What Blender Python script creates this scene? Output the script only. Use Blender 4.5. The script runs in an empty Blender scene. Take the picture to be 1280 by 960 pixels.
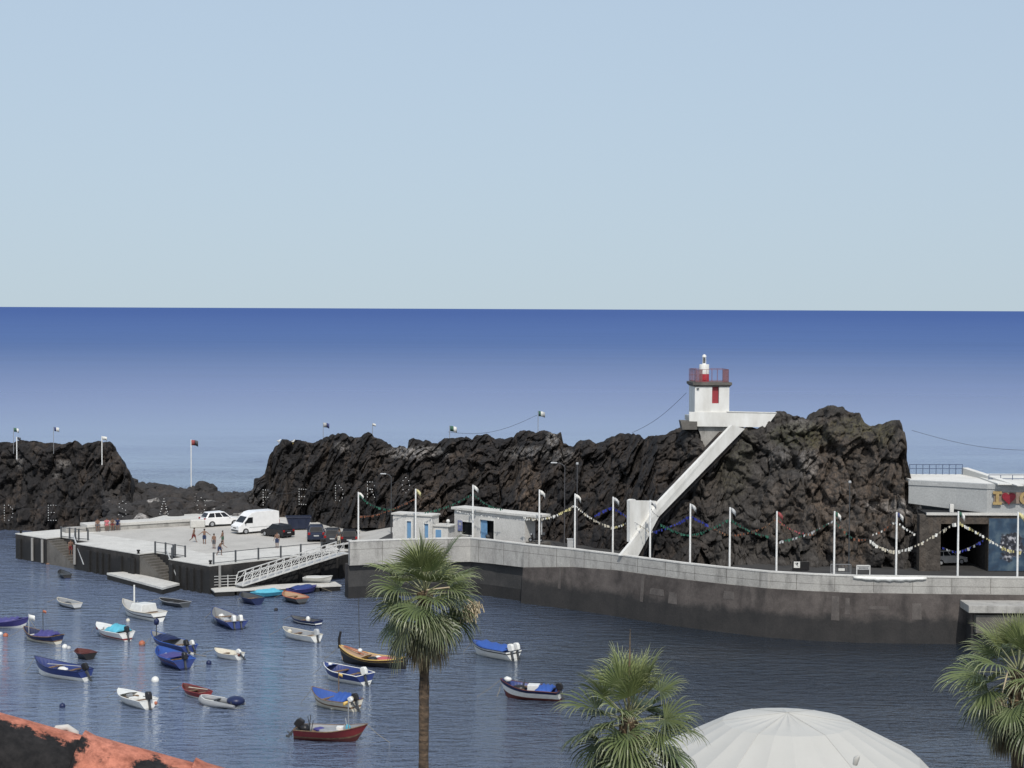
import bpy, math, random
from mathutils import Vector, Matrix, noise
R = math.radians
rnd = random.Random(7)
sc = bpy.context.scene
COL = sc.collection

# ------------------------------------------------------------------ camera
CAM = Vector((0, 0, 25.0)); F = 2300.0
PITCH = math.atan(94.3 / F); ROLL = R(0.246)
FW = Vector((0, math.cos(PITCH), -math.sin(PITCH)))
UP0 = Vector((0, math.sin(PITCH), math.cos(PITCH))); RT0 = Vector((1, 0, 0))
RT = RT0 * math.cos(ROLL) + UP0 * math.sin(ROLL)
UP = UP0 * math.cos(ROLL) - RT0 * math.sin(ROLL)
cd = bpy.data.cameras.new('camera'); cam = bpy.data.objects.new('camera', cd); COL.objects.link(cam)
m3 = Matrix((RT, UP, -FW)).transposed()
cam.matrix_world = Matrix.Translation(CAM) @ m3.to_4x4()
cd.sensor_fit = 'HORIZONTAL'; cd.sensor_width = 36.0; cd.lens = 36.0 * F / 1280.0
cd.clip_start = 0.3; cd.clip_end = 250000
sc.camera = cam

# ------------------------------------------------------------------ light
SUN_EL, SUN_AZ = 50.0, 8.0            # sun behind the camera, SUN_AZ degrees to its right
w = bpy.data.worlds.new('World'); sc.world = w; w.use_nodes = True
nt = w.node_tree; bg = nt.nodes['Background']
sky = nt.nodes.new('ShaderNodeTexSky'); sky.sky_type = 'NISHITA'; sky.sun_disc = False
sky.sun_elevation = R(SUN_EL); sky.sun_rotation = R(180 - SUN_AZ)
sky.altitude = 0; sky.air_density = 1.0; sky.dust_density = 2.8; sky.ozone_density = 0.7
# clear marine horizon: the lowest, brownest band of the sky model is lifted a few degrees
_g = nt.nodes.new('ShaderNodeTexCoord'); _s = nt.nodes.new('ShaderNodeSeparateXYZ'); _m = nt.nodes.new('ShaderNodeMath'); _m.operation = 'MULTIPLY_ADD'
_x = nt.nodes.new('ShaderNodeMath'); _x.operation = 'MAXIMUM'; _x.inputs[1].default_value = 0.0; _c = nt.nodes.new('ShaderNodeCombineXYZ')
nt.links.new(_g.outputs['Generated'], _s.inputs[0]); nt.links.new(_s.outputs['Z'], _x.inputs[0]); nt.links.new(_x.outputs[0], _m.inputs[0])
_m.inputs[1].default_value = 0.55; _m.inputs[2].default_value = 0.088
nt.links.new(_s.outputs['X'], _c.inputs['X']); nt.links.new(_s.outputs['Y'], _c.inputs['Y']); nt.links.new(_m.outputs[0], _c.inputs['Z']); nt.links.new(_c.outputs[0], sky.inputs['Vector'])
# pale colour added over the whole sky dome for haze, also raising the fill
_v = nt.nodes.new('ShaderNodeMixRGB'); _v.inputs['Fac'].default_value = 0.50; _v.inputs['Color2'].default_value = (3.30, 3.86, 4.50, 1)
nt.links.new(sky.outputs['Color'], _v.inputs['Color1']); nt.links.new(_v.outputs['Color'], bg.inputs['Color']); bg.inputs['Strength'].default_value = 0.15
sl = bpy.data.lights.new('sun', 'SUN'); sl.energy = 3.0; sl.angle = R(0.53); sl.color = (1.0, 0.95, 0.88)
so = bpy.data.objects.new('sun', sl); COL.objects.link(so)
sd = Vector((math.sin(R(SUN_AZ)) * math.cos(R(SUN_EL)), -math.cos(R(SUN_AZ)) * math.cos(R(SUN_EL)), math.sin(R(SUN_EL))))
so.rotation_euler = sd.to_track_quat('Z', 'Y').to_euler(); so.location = (60, -60, 120)
sc.view_settings.view_transform = 'Standard'; sc.view_settings.look = 'None'
sc.view_settings.exposure = 0.06; sc.view_settings.gamma = 1.0
sc.view_settings.use_curve_mapping = False

# ------------------------------------------------------------------ pixel -> world (photograph of 1280 x 960)
def ray(u, v): return FW + RT * ((u - 640) / F) - UP * ((v - 480) / F)
def at(u, v, z):
    d = ray(u, v); return CAM + d * ((z - CAM.z) / d.z)
def atY(u, v, Y):
    d = ray(u, v); return CAM + d * (Y / d.y)

# ------------------------------------------------------------------ materials
MATS = {}
def srgb(*c):
    return tuple(((x / 255) / 12.92 if x / 255 <= 0.04045 else ((x / 255 + 0.055) / 1.055) ** 2.4) for x in c)
def pm(name, col, col2=None, scale=3.0, rough=0.6, bump=0.0, bscale=None, metal=0.0, spec=0.4, contrast=0.25, zstretch=1.0, detail=5, alpha=1.0, attr=None):
    if name in MATS: return MATS[name]
    m = bpy.data.materials.new(name); m.use_nodes = True; MATS[name] = m
    t = m.node_tree; b = t.nodes['Principled BSDF']; L = t.links.new
    b.inputs['Roughness'].default_value = rough; b.inputs['Metallic'].default_value = metal
    b.inputs['Specular IOR Level'].default_value = spec
    if alpha < 1: b.inputs['Alpha'].default_value = alpha
    if col2 is None: col2 = tuple(c * 0.78 for c in col)
    tc = t.nodes.new('ShaderNodeTexCoord'); mp = t.nodes.new('ShaderNodeMapping')
    mp.inputs['Scale'].default_value = (1, 1, zstretch)
    L(tc.outputs['Object'], mp.inputs['Vector'])
    n = t.nodes.new('ShaderNodeTexNoise'); n.inputs['Scale'].default_value = scale; n.inputs['Detail'].default_value = detail
    n.inputs['Roughness'].default_value = 0.62
    L(mp.outputs['Vector'], n.inputs['Vector'])
    r = t.nodes.new('ShaderNodeValToRGB'); r.color_ramp.elements[0].position = 0.5 - contrast / 2 - 0.02
    r.color_ramp.elements[1].position = 0.5 + contrast / 2 + 0.02
    r.color_ramp.elements[0].color = (*col2, 1); r.color_ramp.elements[1].color = (*col, 1)
    L(n.outputs['Fac'], r.inputs['Fac']); L(r.outputs['Color'], b.inputs['Base Color'])
    if bump > 0:
        n2 = t.nodes.new('ShaderNodeTexNoise'); n2.inputs['Scale'].default_value = bscale or scale * 4; n2.inputs['Detail'].default_value = 6
        L(tc.outputs['Object'], n2.inputs['Vector'])
        bp = t.nodes.new('ShaderNodeBump'); bp.inputs['Strength'].default_value = bump; bp.inputs['Distance'].default_value = 0.1
        L(n2.outputs['Fac'], bp.inputs['Height']); L(bp.outputs['Normal'], b.inputs['Normal'])
    return m

def paint(name, col, rough=0.45, wear=0.82):
    return pm(name, col, tuple(c * wear for c in col), scale=4, rough=rough, contrast=0.4)

M = {}
M['white'] = pm('white_paint', (.70, .70, .67), (.55, .54, .50), scale=1.1, rough=.7, contrast=.35, bump=.05, zstretch=.35)
M['white_boat'] = paint('white_boat_paint', (.72, .72, .68), .35)
M['cream'] = paint('cream_paint', (.60, .56, .46), .5)
M['blue'] = paint('blue_boat_paint', (.026, .045, .17), .4)
M['royal'] = paint('royal_blue_cloth', (.03, .09, .34), .7)
M['navy'] = paint('navy_paint', (.012, .02, .07), .4)
M['purple'] = paint('violet_blue_paint', (.06, .055, .20), .5)
M['turq'] = paint('turquoise_cloth', (.10, .42, .55), .7)
M['red'] = paint('red_boat_paint', (.22, .03, .03), .45)
M['dkred'] = paint('dark_red_paint', (.10, .028, .024), .5)
M['orange'] = paint('orange_paint', (.40, .13, .07), .5)
M['yellow'] = paint('yellow_paint', (.62, .42, .12), .5)
M['black'] = pm('black_paint', (.012, .012, .014), (.02, .018, .017), scale=6, rough=.4)
M['rubber'] = pm('dark_rubber', (.010, .010, .0105), (.018, .018, .018), scale=5, rough=.85)
M['grey'] = paint('grey_paint', (.26, .27, .28), .5)
M['ltgrey'] = paint('light_grey_paint', (.45, .46, .46), .45)
M['dkgrey'] = paint('dark_grey_paint', (.06, .065, .07), .5)
M['wood'] = pm('worn_wood', (.22, .14, .08), (.10, .065, .04), scale=5, rough=.75)
M['steel'] = pm('galvanised_steel', (.42, .43, .44), (.30, .31, .32), scale=6, rough=.45, metal=.3)
M['whitemetal'] = pm('white_painted_metal', (.62, .62, .60), (.48, .48, .46), scale=3, rough=.45)
M['bluedoor'] = paint('light_blue_door_paint', (.16, .32, .52), .5)
M['glass'] = pm('dark_window_glass', (.010, .012, .014), (.016, .018, .02), scale=2, rough=.12, spec=.3)
M['dark'] = pm('near_black_shade', (.01, .011, .012), (.02, .02, .021), scale=2, rough=.9)
M['skin'] = pm('tanned_skin', (.20, .115, .078), (.16, .09, .06), scale=8, rough=.6)
M['hair'] = pm('dark_hair', (.02, .014, .01), (.012, .009, .007), scale=20, rough=.7)
M['rope'] = pm('rope', (.32, .28, .2), (.2, .17, .12), scale=20, rough=.9)
M['cable'] = pm('cable', (.05, .05, .055), (.03, .03, .032), scale=3, rough=.8)

def concrete(name, a, b, stain, scale=.5, sy=.3, dirt=.5, tide=0):
    """weathered concrete with vertical run-off stains and fine grain"""
    m = bpy.data.materials.new(name); m.use_nodes = True
    t = m.node_tree; bs = t.nodes['Principled BSDF']; L = t.links.new
    bs.inputs['Roughness'].default_value = .88; bs.inputs['Specular IOR Level'].default_value = .25
    tc = t.nodes.new('ShaderNodeTexCoord')
    def nz(sca, vec, det=6, ro=.65):
        n = t.nodes.new('ShaderNodeTexNoise'); n.inputs['Scale'].default_value = sca; n.inputs['Detail'].default_value = det
        n.inputs['Roughness'].default_value = ro; L(vec, n.inputs['Vector']); return n.outputs['Fac']
    mp = t.nodes.new('ShaderNodeMapping'); mp.inputs['Scale'].default_value = (1, 1, sy); L(tc.outputs['Object'], mp.inputs['Vector'])
    def ramp(fac, p0, p1, c0, c1):
        r = t.nodes.new('ShaderNodeValToRGB'); r.color_ramp.elements[0].position = p0; r.color_ramp.elements[1].position = p1
        r.color_ramp.elements[0].color = c0; r.color_ramp.elements[1].color = c1; L(fac, r.inputs['Fac']); return r.outputs['Color']
    c1 = ramp(nz(scale, tc.outputs['Object']), .35, .65, (*b, 1), (*a, 1))
    mk = ramp(nz(scale * 1.7, mp.outputs['Vector']), .5, .72, (0, 0, 0, 1), (dirt, dirt, dirt, 1))
    mx = t.nodes.new('ShaderNodeMixRGB'); L(mk, mx.inputs['Fac']); L(c1, mx.inputs['Color1']); mx.inputs['Color2'].default_value = (*stain, 1)
    if tide:
        geo = t.nodes.new('ShaderNodeNewGeometry'); sx = t.nodes.new('ShaderNodeSeparateXYZ'); L(geo.outputs['Position'], sx.inputs[0])
        ad = t.nodes.new('ShaderNodeMath'); ad.operation = 'MULTIPLY_ADD'; L(nz(.8, tc.outputs['Object']), ad.inputs[0]); ad.inputs[1].default_value = 1.6; L(sx.outputs['Z'], ad.inputs[2])
        tr = ramp(ad.outputs['Value'], 0, 1, (1, 1, 1, 1), (0, 0, 0, 1)); mrr = t.nodes.new('ShaderNodeMapRange'); mrr.inputs['From Min'].default_value = tide + .5; mrr.inputs['From Max'].default_value = tide + 1.1; mrr.inputs['To Min'].default_value = .8; mrr.inputs['To Max'].default_value = 0
        L(ad.outputs['Value'], mrr.inputs['Value']); m2 = t.nodes.new('ShaderNodeMixRGB'); L(mrr.outputs['Result'], m2.inputs['Fac']); L(mx.outputs['Color'], m2.inputs['Color1']); m2.inputs['Color2'].default_value = (.020, .021, .022, 1); mx = m2
    g = ramp(nz(9, tc.outputs['Object'], 4), .3, .7, (.82, .82, .82, 1), (1.08, 1.08, 1.08, 1))
    mu = t.nodes.new('ShaderNodeMixRGB'); mu.blend_type = 'MULTIPLY'; mu.inputs['Fac'].default_value = 1
    L(mx.outputs['Color'], mu.inputs['Color1']); L(g, mu.inputs['Color2']); L(mu.outputs['Color'], bs.inputs['Base Color'])
    bp = t.nodes.new('ShaderNodeBump'); bp.inputs['Strength'].default_value = .35; bp.inputs['Distance'].default_value = .06
    L(nz(5, tc.outputs['Object']), bp.inputs['Height']); L(bp.outputs['Normal'], bs.inputs['Normal'])
    return m
M['deck'] = concrete('quay_deck_concrete', (.47, .455, .42), (.41, .395, .365), (.30, .29, .27), .22, 1, .45)
M['deck2'] = concrete('quay_kerb_concrete', (.58, .57, .53), (.50, .49, .46), (.30, .29, .27), .5, 1, .4)
M['quaywall'] = concrete('quay_wall_concrete', (.062, .057, .053), (.028, .026, .025), (.014, .0135, .0135), .7, .2, .9, tide=2.0)
M['parapet'] = concrete('parapet_concrete', (.41, .40, .37), (.32, .31, .29), (.16, .155, .145), .6, .25, .85)
M['coping'] = concrete('coping_concrete', (.62, .61, .57), (.5, .49, .46), (.34, .33, .31), .6, 1, .4)
M['seawall'] = concrete('sea_wall_stone', (.112, .098, .090), (.055, .048, .045), (.033, .03, .029), .55, .35, .8, tide=1.9)
M['seawall_shaded'] = concrete('shaded_sea_wall_stone', (.07, .062, .058), (.035, .031, .03), (.02, .019, .018), .55, .35, .8, tide=1.4)  # darker copy of the sea wall stone, recess shade put into its colour
M['asphalt'] = concrete('asphalt', (.062, .06, .058), (.04, .04, .04), (.04, .04, .04), .5, 1, .5)
M['render'] = concrete('pale_render', (.62, .61, .58), (.55, .54, .51), (.42, .41, .38), .5, .3, .45)
M['facade'] = concrete('white_facade_render', (.40, .41, .405), (.36, .37, .365), (.29, .29, .285), .3, .3, .35)
M['roofwhite'] = concrete('white_roof_membrane', (.70, .69, .65), (.60, .59, .55), (.46, .45, .41), .3, 1, .3)
M['greyconc'] = concrete('grey_concrete', (.15, .14, .125), (.10, .094, .085), (.06, .057, .053), .6, .3, .6)

# ------------------------------------------------------------------ mesh builder
class MB:
    def __init__(s): s.v = []; s.f = []; s.mi = []; s.sm = []; s.attr = None
    def add(s, vs, fs, mi=0, smooth=False):
        o = len(s.v); s.v += [Vector(x) for x in vs]
        for f in fs: s.f.append([i + o for i in f]); s.mi.append(mi); s.sm.append(smooth)
        return s
    def obox(s, o, ex, ey, ez, mi=0):
        o, ex, ey, ez = map(Vector, (o, ex, ey, ez))
        vs = [o, o + ex, o + ex + ey, o + ey]; vs += [p + ez for p in vs]
        if ex.cross(ey).dot(ez) < 0:
            fs = [(0, 1, 2, 3), (7, 6, 5, 4), (4, 5, 1, 0), (5, 6, 2, 1), (6, 7, 3, 2), (7, 4, 0, 3)]
        else:
            fs = [(3, 2, 1, 0), (4, 5, 6, 7), (0, 1, 5, 4), (1, 2, 6, 5), (2, 3, 7, 6), (3, 0, 4, 7)]
        return s.add(vs, fs, mi)
    def box(s, c, size, rz=0, mi=0):
        c = Vector(c); a, b, h = size; q = Matrix.Rotation(rz, 3, 'Z')
        ex = q @ Vector((a, 0, 0)); ey = q @ Vector((0, b, 0)); ez = Vector((0, 0, h))
        return s.obox(c - ex / 2 - ey / 2 - ez / 2, ex, ey, ez, mi)
    def bar(s, p, q, wd=.05, h=.05, mi=0):
        p, q = Vector(p), Vector(q); d = q - p
        if d.length < 1e-6: return s
        up = Vector((0, 0, 1)) if abs(d.normalized().z) < .95 else Vector((1, 0, 0))
        sx = d.cross(up).normalized() * wd; sy = sx.cross(d).normalized() * h
        return s.obox(p - sx / 2 - sy / 2, d, sx, sy, mi)
    def tube(s, path, r, n=8, mi=0, caps=True, smooth=True):
        path = [Vector(p) for p in path]; rs = r if isinstance(r, (list, tuple)) else [r] * len(path)
        rings = []; prev = None
        for i, p in enumerate(path):
            a = path[max(i - 1, 0)]; b = path[min(i + 1, len(path) - 1)]; d = (b - a).normalized()
            if prev is None:
                ref = Vector((0, 0, 1)) if abs(d.z) < .9 else Vector((1, 0, 0)); x = d.cross(ref).normalized()
            else:
                x = (prev - d * prev.dot(d)).normalized()
            prev = x; y = d.cross(x)
            rings.append([p + (x * math.cos(2 * math.pi * k / n) + y * math.sin(2 * math.pi * k / n)) * rs[i] for k in range(n)])
        vs = [v for rg in rings for v in rg]; fs = []
        for i in range(len(rings) - 1):
            for k in range(n):
                fs.append((i * n + k, i * n + (k + 1) % n, (i + 1) * n + (k + 1) % n, (i + 1) * n + k))
        s.add(vs, fs, mi, smooth)
        if caps:
            s.add(rings[0][::-1], [tuple(range(n))], mi); s.add(rings[-1], [tuple(range(n))], mi)
        return s
    def ball(s, c, r, n=10, m=7, mi=0, sc3=(1, 1, 1), smooth=True):
        c = Vector(c); vs = []; fs = []
        for j in range(m + 1):
            th = math.pi * j / m
            for k in range(n):
                ph = 2 * math.pi * k / n
                vs.append(c + Vector((r * sc3[0] * math.sin(th) * math.cos(ph), r * sc3[1] * math.sin(th) * math.sin(ph), r * sc3[2] * math.cos(th))))
        for j in range(m):
            for k in range(n):
                fs.append((j * n + k, (j + 1) * n + k, (j + 1) * n + (k + 1) % n, j * n + (k + 1) % n))
        return s.add(vs, fs, mi, smooth)
    def prism(s, poly, z0, z1, mi=0):
        n = len(poly); a = sum(poly[i][0] * poly[(i + 1) % n][1] - poly[(i + 1) % n][0] * poly[i][1] for i in range(n))
        if a < 0: poly = poly[::-1]
        vs = [(p[0], p[1], z0) for p in poly] + [(p[0], p[1], z1) for p in poly]
        fs = [tuple(range(n))[::-1], tuple(range(n, 2 * n))] + [(i, (i + 1) % n, (i + 1) % n + n, i + n) for i in range(n)]
        return s.add(vs, fs, mi)
    def xprism(s, prof, y0, y1, mi=0, y0s=None):
        """profile in x,z extruded along y"""
        n = len(prof); vs = [(p[0], y0, p[1]) for p in prof] + [(p[0], y1, p[1]) for p in prof]
        a = sum(prof[i][0] * prof[(i + 1) % n][1] - prof[(i + 1) % n][0] * prof[i][1] for i in range(n))
        fs = [tuple(range(n)), tuple(range(n, 2 * n))[::-1]] + [(i, i + n, (i + 1) % n + n, (i + 1) % n) for i in range(n)]
        if a < 0: fs = [f[::-1] for f in fs]
        return s.add(vs, fs, mi)
    def grid(s, rows, mi=0, smooth=True, flip=False):
        n = len(rows[0]); vs = [p for r in rows for p in r]; fs = []
        for i in range(len(rows) - 1):
            for k in range(n - 1):
                q = (i * n + k, i * n + k + 1, (i + 1) * n + k + 1, (i + 1) * n + k)
                fs.append(q[::-1] if flip else q)
        return s.add(vs, fs, mi, smooth)
    def build(s, name, mats, parent=None, world=False, bevel=0, colors=None, aname='tint'):
        if not isinstance(mats, (list, tuple)): mats = [mats]
        me = bpy.data.meshes.new(name)
        off = parent.location if (parent is not None and world) else Vector((0, 0, 0))
        p2 = parent
        while world and p2 is not None and p2.parent is not None:
            p2 = p2.parent; off = off + p2.location
        me.from_pydata([tuple(v - off) for v in s.v], [], s.f)
        for m in mats: me.materials.append(M[m] if isinstance(m, str) else m)
        me.polygons.foreach_set('material_index', s.mi); me.polygons.foreach_set('use_smooth', s.sm)
        if colors is not None:
            a = me.color_attributes.new(aname, 'FLOAT_COLOR', 'POINT')
            flat = [c for q in colors for c in (q[0], q[1], q[2], 1.0)]
            a.data.foreach_set('color', flat)
        me.update()
        o = bpy.data.objects.new(name, me); COL.objects.link(o)
        if parent is not None: o.parent = parent
        if bevel > 0:
            b = o.modifiers.new('bevel', 'BEVEL'); b.width = bevel; b.segments = 2; b.limit_method = 'ANGLE'; b.angle_limit = R(35)
        return o

def thing(name, label, cat, loc=(0, 0, 0), rz=0, group=None):
    o = bpy.data.objects.new(name, None); COL.objects.link(o); o.empty_display_size = .3
    o.location = loc; o.rotation_euler = (0, 0, rz)
    return tag(o, label, cat, group)
def tag(o, label, cat, group=None):
    o['label'] = label; o['category'] = cat
    if group: o['group'] = group
    return o
def struct(o):
    o['kind'] = 'structure'; return o
def stuff(o, label, cat):
    o['kind'] = 'stuff'; o['label'] = label; o['category'] = cat; return o
def lerp(a, b, t): return a + (b - a) * t
def interp(tab, x):
    if x <= tab[0][0]: return tab[0][1]
    for (a, va), (b, vb) in zip(tab, tab[1:]):
        if x <= b: return lerp(va, vb, (x - a) / (b - a) if b > a else 1)
    return tab[-1][1]
def world_mesh(name, mb, mats, loc, **k):
    """a top-level one-mesh thing whose origin sits at loc"""
    o = mb.build(name, mats, **k); loc = Vector(loc)
    o.data.transform(Matrix.Translation(-loc)); o.location = loc; return o
# ================================================================== SEA
def water_mat():
    m = bpy.data.materials.new('sea_water'); m.use_nodes = True; t = m.node_tree; L = t.links.new
    for n in list(t.nodes):
        if n.type != 'OUTPUT_MATERIAL': t.nodes.remove(n)
    out = [n for n in t.nodes if n.type == 'OUTPUT_MATERIAL'][0]
    N = t.nodes.new
    geo = N('ShaderNodeNewGeometry')
    ln = N('ShaderNodeVectorMath'); ln.operation = 'LENGTH'; L(geo.outputs['Position'], ln.inputs[0])
    lg = N('ShaderNodeMath'); lg.operation = 'LOGARITHM'; lg.inputs[1].default_value = 10; L(ln.outputs['Value'], lg.inputs[0])
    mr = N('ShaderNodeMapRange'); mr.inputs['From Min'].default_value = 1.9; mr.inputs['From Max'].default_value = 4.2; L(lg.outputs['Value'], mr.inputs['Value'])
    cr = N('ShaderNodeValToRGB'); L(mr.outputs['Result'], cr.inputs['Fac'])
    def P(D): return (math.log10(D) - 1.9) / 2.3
    stops = [(80, WATER[0]), (124, (.014, .019, .026)), (175, WATER[1]), (260, WATER[2]), (420, WATER[3]), (800, WATER[4]), (1800, WATER[5]), (6000, WATER[6])]  # nearest stop lightened to paint sky glints into the water colour
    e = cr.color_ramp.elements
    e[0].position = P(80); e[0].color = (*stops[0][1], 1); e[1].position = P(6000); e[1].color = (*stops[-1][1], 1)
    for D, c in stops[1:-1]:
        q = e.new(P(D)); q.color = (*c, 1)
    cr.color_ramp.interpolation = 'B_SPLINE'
    # waves
    def nz(scale, det, sx=1, sy=1, rz=0):
        mp = N('ShaderNodeMapping'); mp.inputs['Scale'].default_value = (sx, sy, 1); mp.inputs['Rotation'].default_value = (0, 0, rz)
        L(geo.outputs['Position'], mp.inputs['Vector'])
        n = N('ShaderNodeTexNoise'); n.inputs['Scale'].default_value = scale; n.inputs['Detail'].default_value = det; n.inputs['Roughness'].default_value = .6
        L(mp.outputs['Vector'], n.inputs['Vector']); return n.outputs['Fac']
    b1 = N('ShaderNodeBump'); b1.inputs['Strength'].default_value = 1.0; b1.inputs['Distance'].default_value = .72
    L(nz(1.0, 4, .6, 1.3, .25), b1.inputs['Height'])
    b2 = N('ShaderNodeBump'); b2.inputs['Strength'].default_value = 1.0; b2.inputs['Distance'].default_value = .24
    L(nz(.22, 2, .7, 1.3, .2), b2.inputs['Height']); L(b1.outputs['Normal'], b2.inputs['Normal'])
    fb = N('ShaderNodeMapRange'); fb.interpolation_type = 'SMOOTHSTEP'; fb.inputs['From Min'].default_value = 2.28; fb.inputs['From Max'].default_value = 2.62; fb.inputs['To Min'].default_value = 1.0; fb.inputs['To Max'].default_value = .02
    L(lg.outputs['Value'], fb.inputs['Value']); L(fb.outputs['Result'], b2.inputs['Strength'])
    # calmer and rougher patches (gusts), strength of the ripple
    gust = N('ShaderNodeMapRange'); gust.inputs['From Min'].default_value = .38; gust.inputs['From Max'].default_value = .64
    gust.inputs['To Min'].default_value = .35; gust.inputs['To Max'].default_value = 1.0
    L(nz(.035, 4, .5, 1.6, .15), gust.inputs['Value']); gm = N('ShaderNodeMath'); gm.operation = 'MULTIPLY'; L(gust.outputs['Result'], gm.inputs[0]); L(fb.outputs['Result'], gm.inputs[1]); L(gm.outputs['Value'], b1.inputs['Strength'])
    dif = N('ShaderNodeBsdfDiffuse'); wv = N('ShaderNodeMapRange'); wv.inputs['From Min'].default_value = .3; wv.inputs['From Max'].default_value = .7; wv.inputs['To Min'].default_value = .93; wv.inputs['To Max'].default_value = 1.06
    L(nz(.010, 7, .35, 2.2, .1), wv.inputs['Value']); ws = N('ShaderNodeMixRGB'); ws.blend_type = 'MULTIPLY'; ws.inputs['Fac'].default_value = 1; L(cr.outputs['Color'], ws.inputs['Color1']); L(wv.outputs['Result'], ws.inputs['Color2']); # blue body colour, darkened towards the right to paint in the wall's dark reflection
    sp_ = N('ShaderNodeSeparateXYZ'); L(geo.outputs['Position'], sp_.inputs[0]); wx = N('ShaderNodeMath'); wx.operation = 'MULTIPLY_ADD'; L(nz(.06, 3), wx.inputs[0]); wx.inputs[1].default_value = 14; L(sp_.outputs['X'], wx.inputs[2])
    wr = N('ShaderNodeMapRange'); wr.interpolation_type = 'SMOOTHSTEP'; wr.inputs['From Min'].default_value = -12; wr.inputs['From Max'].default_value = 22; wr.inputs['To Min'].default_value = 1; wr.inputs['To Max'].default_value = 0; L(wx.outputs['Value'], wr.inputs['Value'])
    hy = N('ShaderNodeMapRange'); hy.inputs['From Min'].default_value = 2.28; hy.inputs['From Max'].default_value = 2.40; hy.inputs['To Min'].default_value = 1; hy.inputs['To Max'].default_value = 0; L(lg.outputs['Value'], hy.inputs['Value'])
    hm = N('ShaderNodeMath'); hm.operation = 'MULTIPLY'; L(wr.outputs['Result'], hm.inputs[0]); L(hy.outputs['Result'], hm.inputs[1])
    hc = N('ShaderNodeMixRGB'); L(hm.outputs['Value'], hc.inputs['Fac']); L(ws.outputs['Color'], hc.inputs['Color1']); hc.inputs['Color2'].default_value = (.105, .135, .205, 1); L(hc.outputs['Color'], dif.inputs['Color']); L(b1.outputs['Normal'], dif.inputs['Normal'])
    gl = N('ShaderNodeBsdfGlossy'); gl.inputs['Color'].default_value = (.92, .96, 1, 1)
    rr = N('ShaderNodeMapRange'); rr.inputs['From Min'].default_value = 2.2; rr.inputs['From Max'].default_value = 3.2
    rr.inputs['To Min'].default_value = .06; rr.inputs['To Max'].default_value = .45; L(lg.outputs['Value'], rr.inputs['Value'])
    L(rr.outputs['Result'], gl.inputs['Roughness']); L(b2.outputs['Normal'], gl.inputs['Normal'])
    fr = N('ShaderNodeFresnel'); fr.inputs['IOR'].default_value = 1.33; L(b2.outputs['Normal'], fr.inputs['Normal'])
    fm = N('ShaderNodeMapRange'); fm.inputs['From Min'].default_value = 0; fm.inputs['From Max'].default_value = .62
    fm.inputs['To Min'].default_value = .02
    # the open sea is ruffled: wave faces hide the grazing mirror, less of the sky comes back
    fo = N('ShaderNodeMapRange'); fo.interpolation_type = 'SMOOTHSTEP'; fo.inputs['From Min'].default_value = 2.2; fo.inputs['From Max'].default_value = 3.17
    fo.inputs['To Min'].default_value = .9; fo.inputs['To Max'].default_value = .075; L(lg.outputs['Value'], fo.inputs['Value'])
    L(fo.outputs['Result'], fm.inputs['To Max'])
    L(fr.outputs['Fac'], fm.inputs['Value'])
    mx = N('ShaderNodeMixShader'); L(fm.outputs['Result'], mx.inputs['Fac']); L(dif.outputs['BSDF'], mx.inputs[1]); L(gl.outputs['BSDF'], mx.inputs[2])
    L(mx.outputs['Shader'], out.inputs['Surface'])
    return m
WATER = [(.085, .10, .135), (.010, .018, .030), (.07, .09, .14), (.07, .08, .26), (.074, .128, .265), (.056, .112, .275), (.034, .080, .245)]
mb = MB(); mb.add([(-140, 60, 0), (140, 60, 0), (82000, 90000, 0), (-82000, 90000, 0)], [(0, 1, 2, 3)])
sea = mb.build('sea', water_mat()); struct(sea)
mb = MB(); mb.add([(-4000, -600, -4), (4000, -600, -4), (4000, 6000, -4), (-4000, 6000, -4)], [(0, 1, 2, 3)])
struct(mb.build('seabed', M['dark']))
# near shore terrace below the viewpoint (below the frame)
mb = MB(); mb.prism([(-90, 14), (90, 14), (90, 86), (-90, 86)], -3, 2.0); struct(mb.build('promenade', M['asphalt']))
mb = MB(); mb.prism([(-90, -40), (90, -40), (90, 13.5), (-90, 13.5)], -3, 18.0); struct(mb.build('hillside', M['greyconc']))

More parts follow.
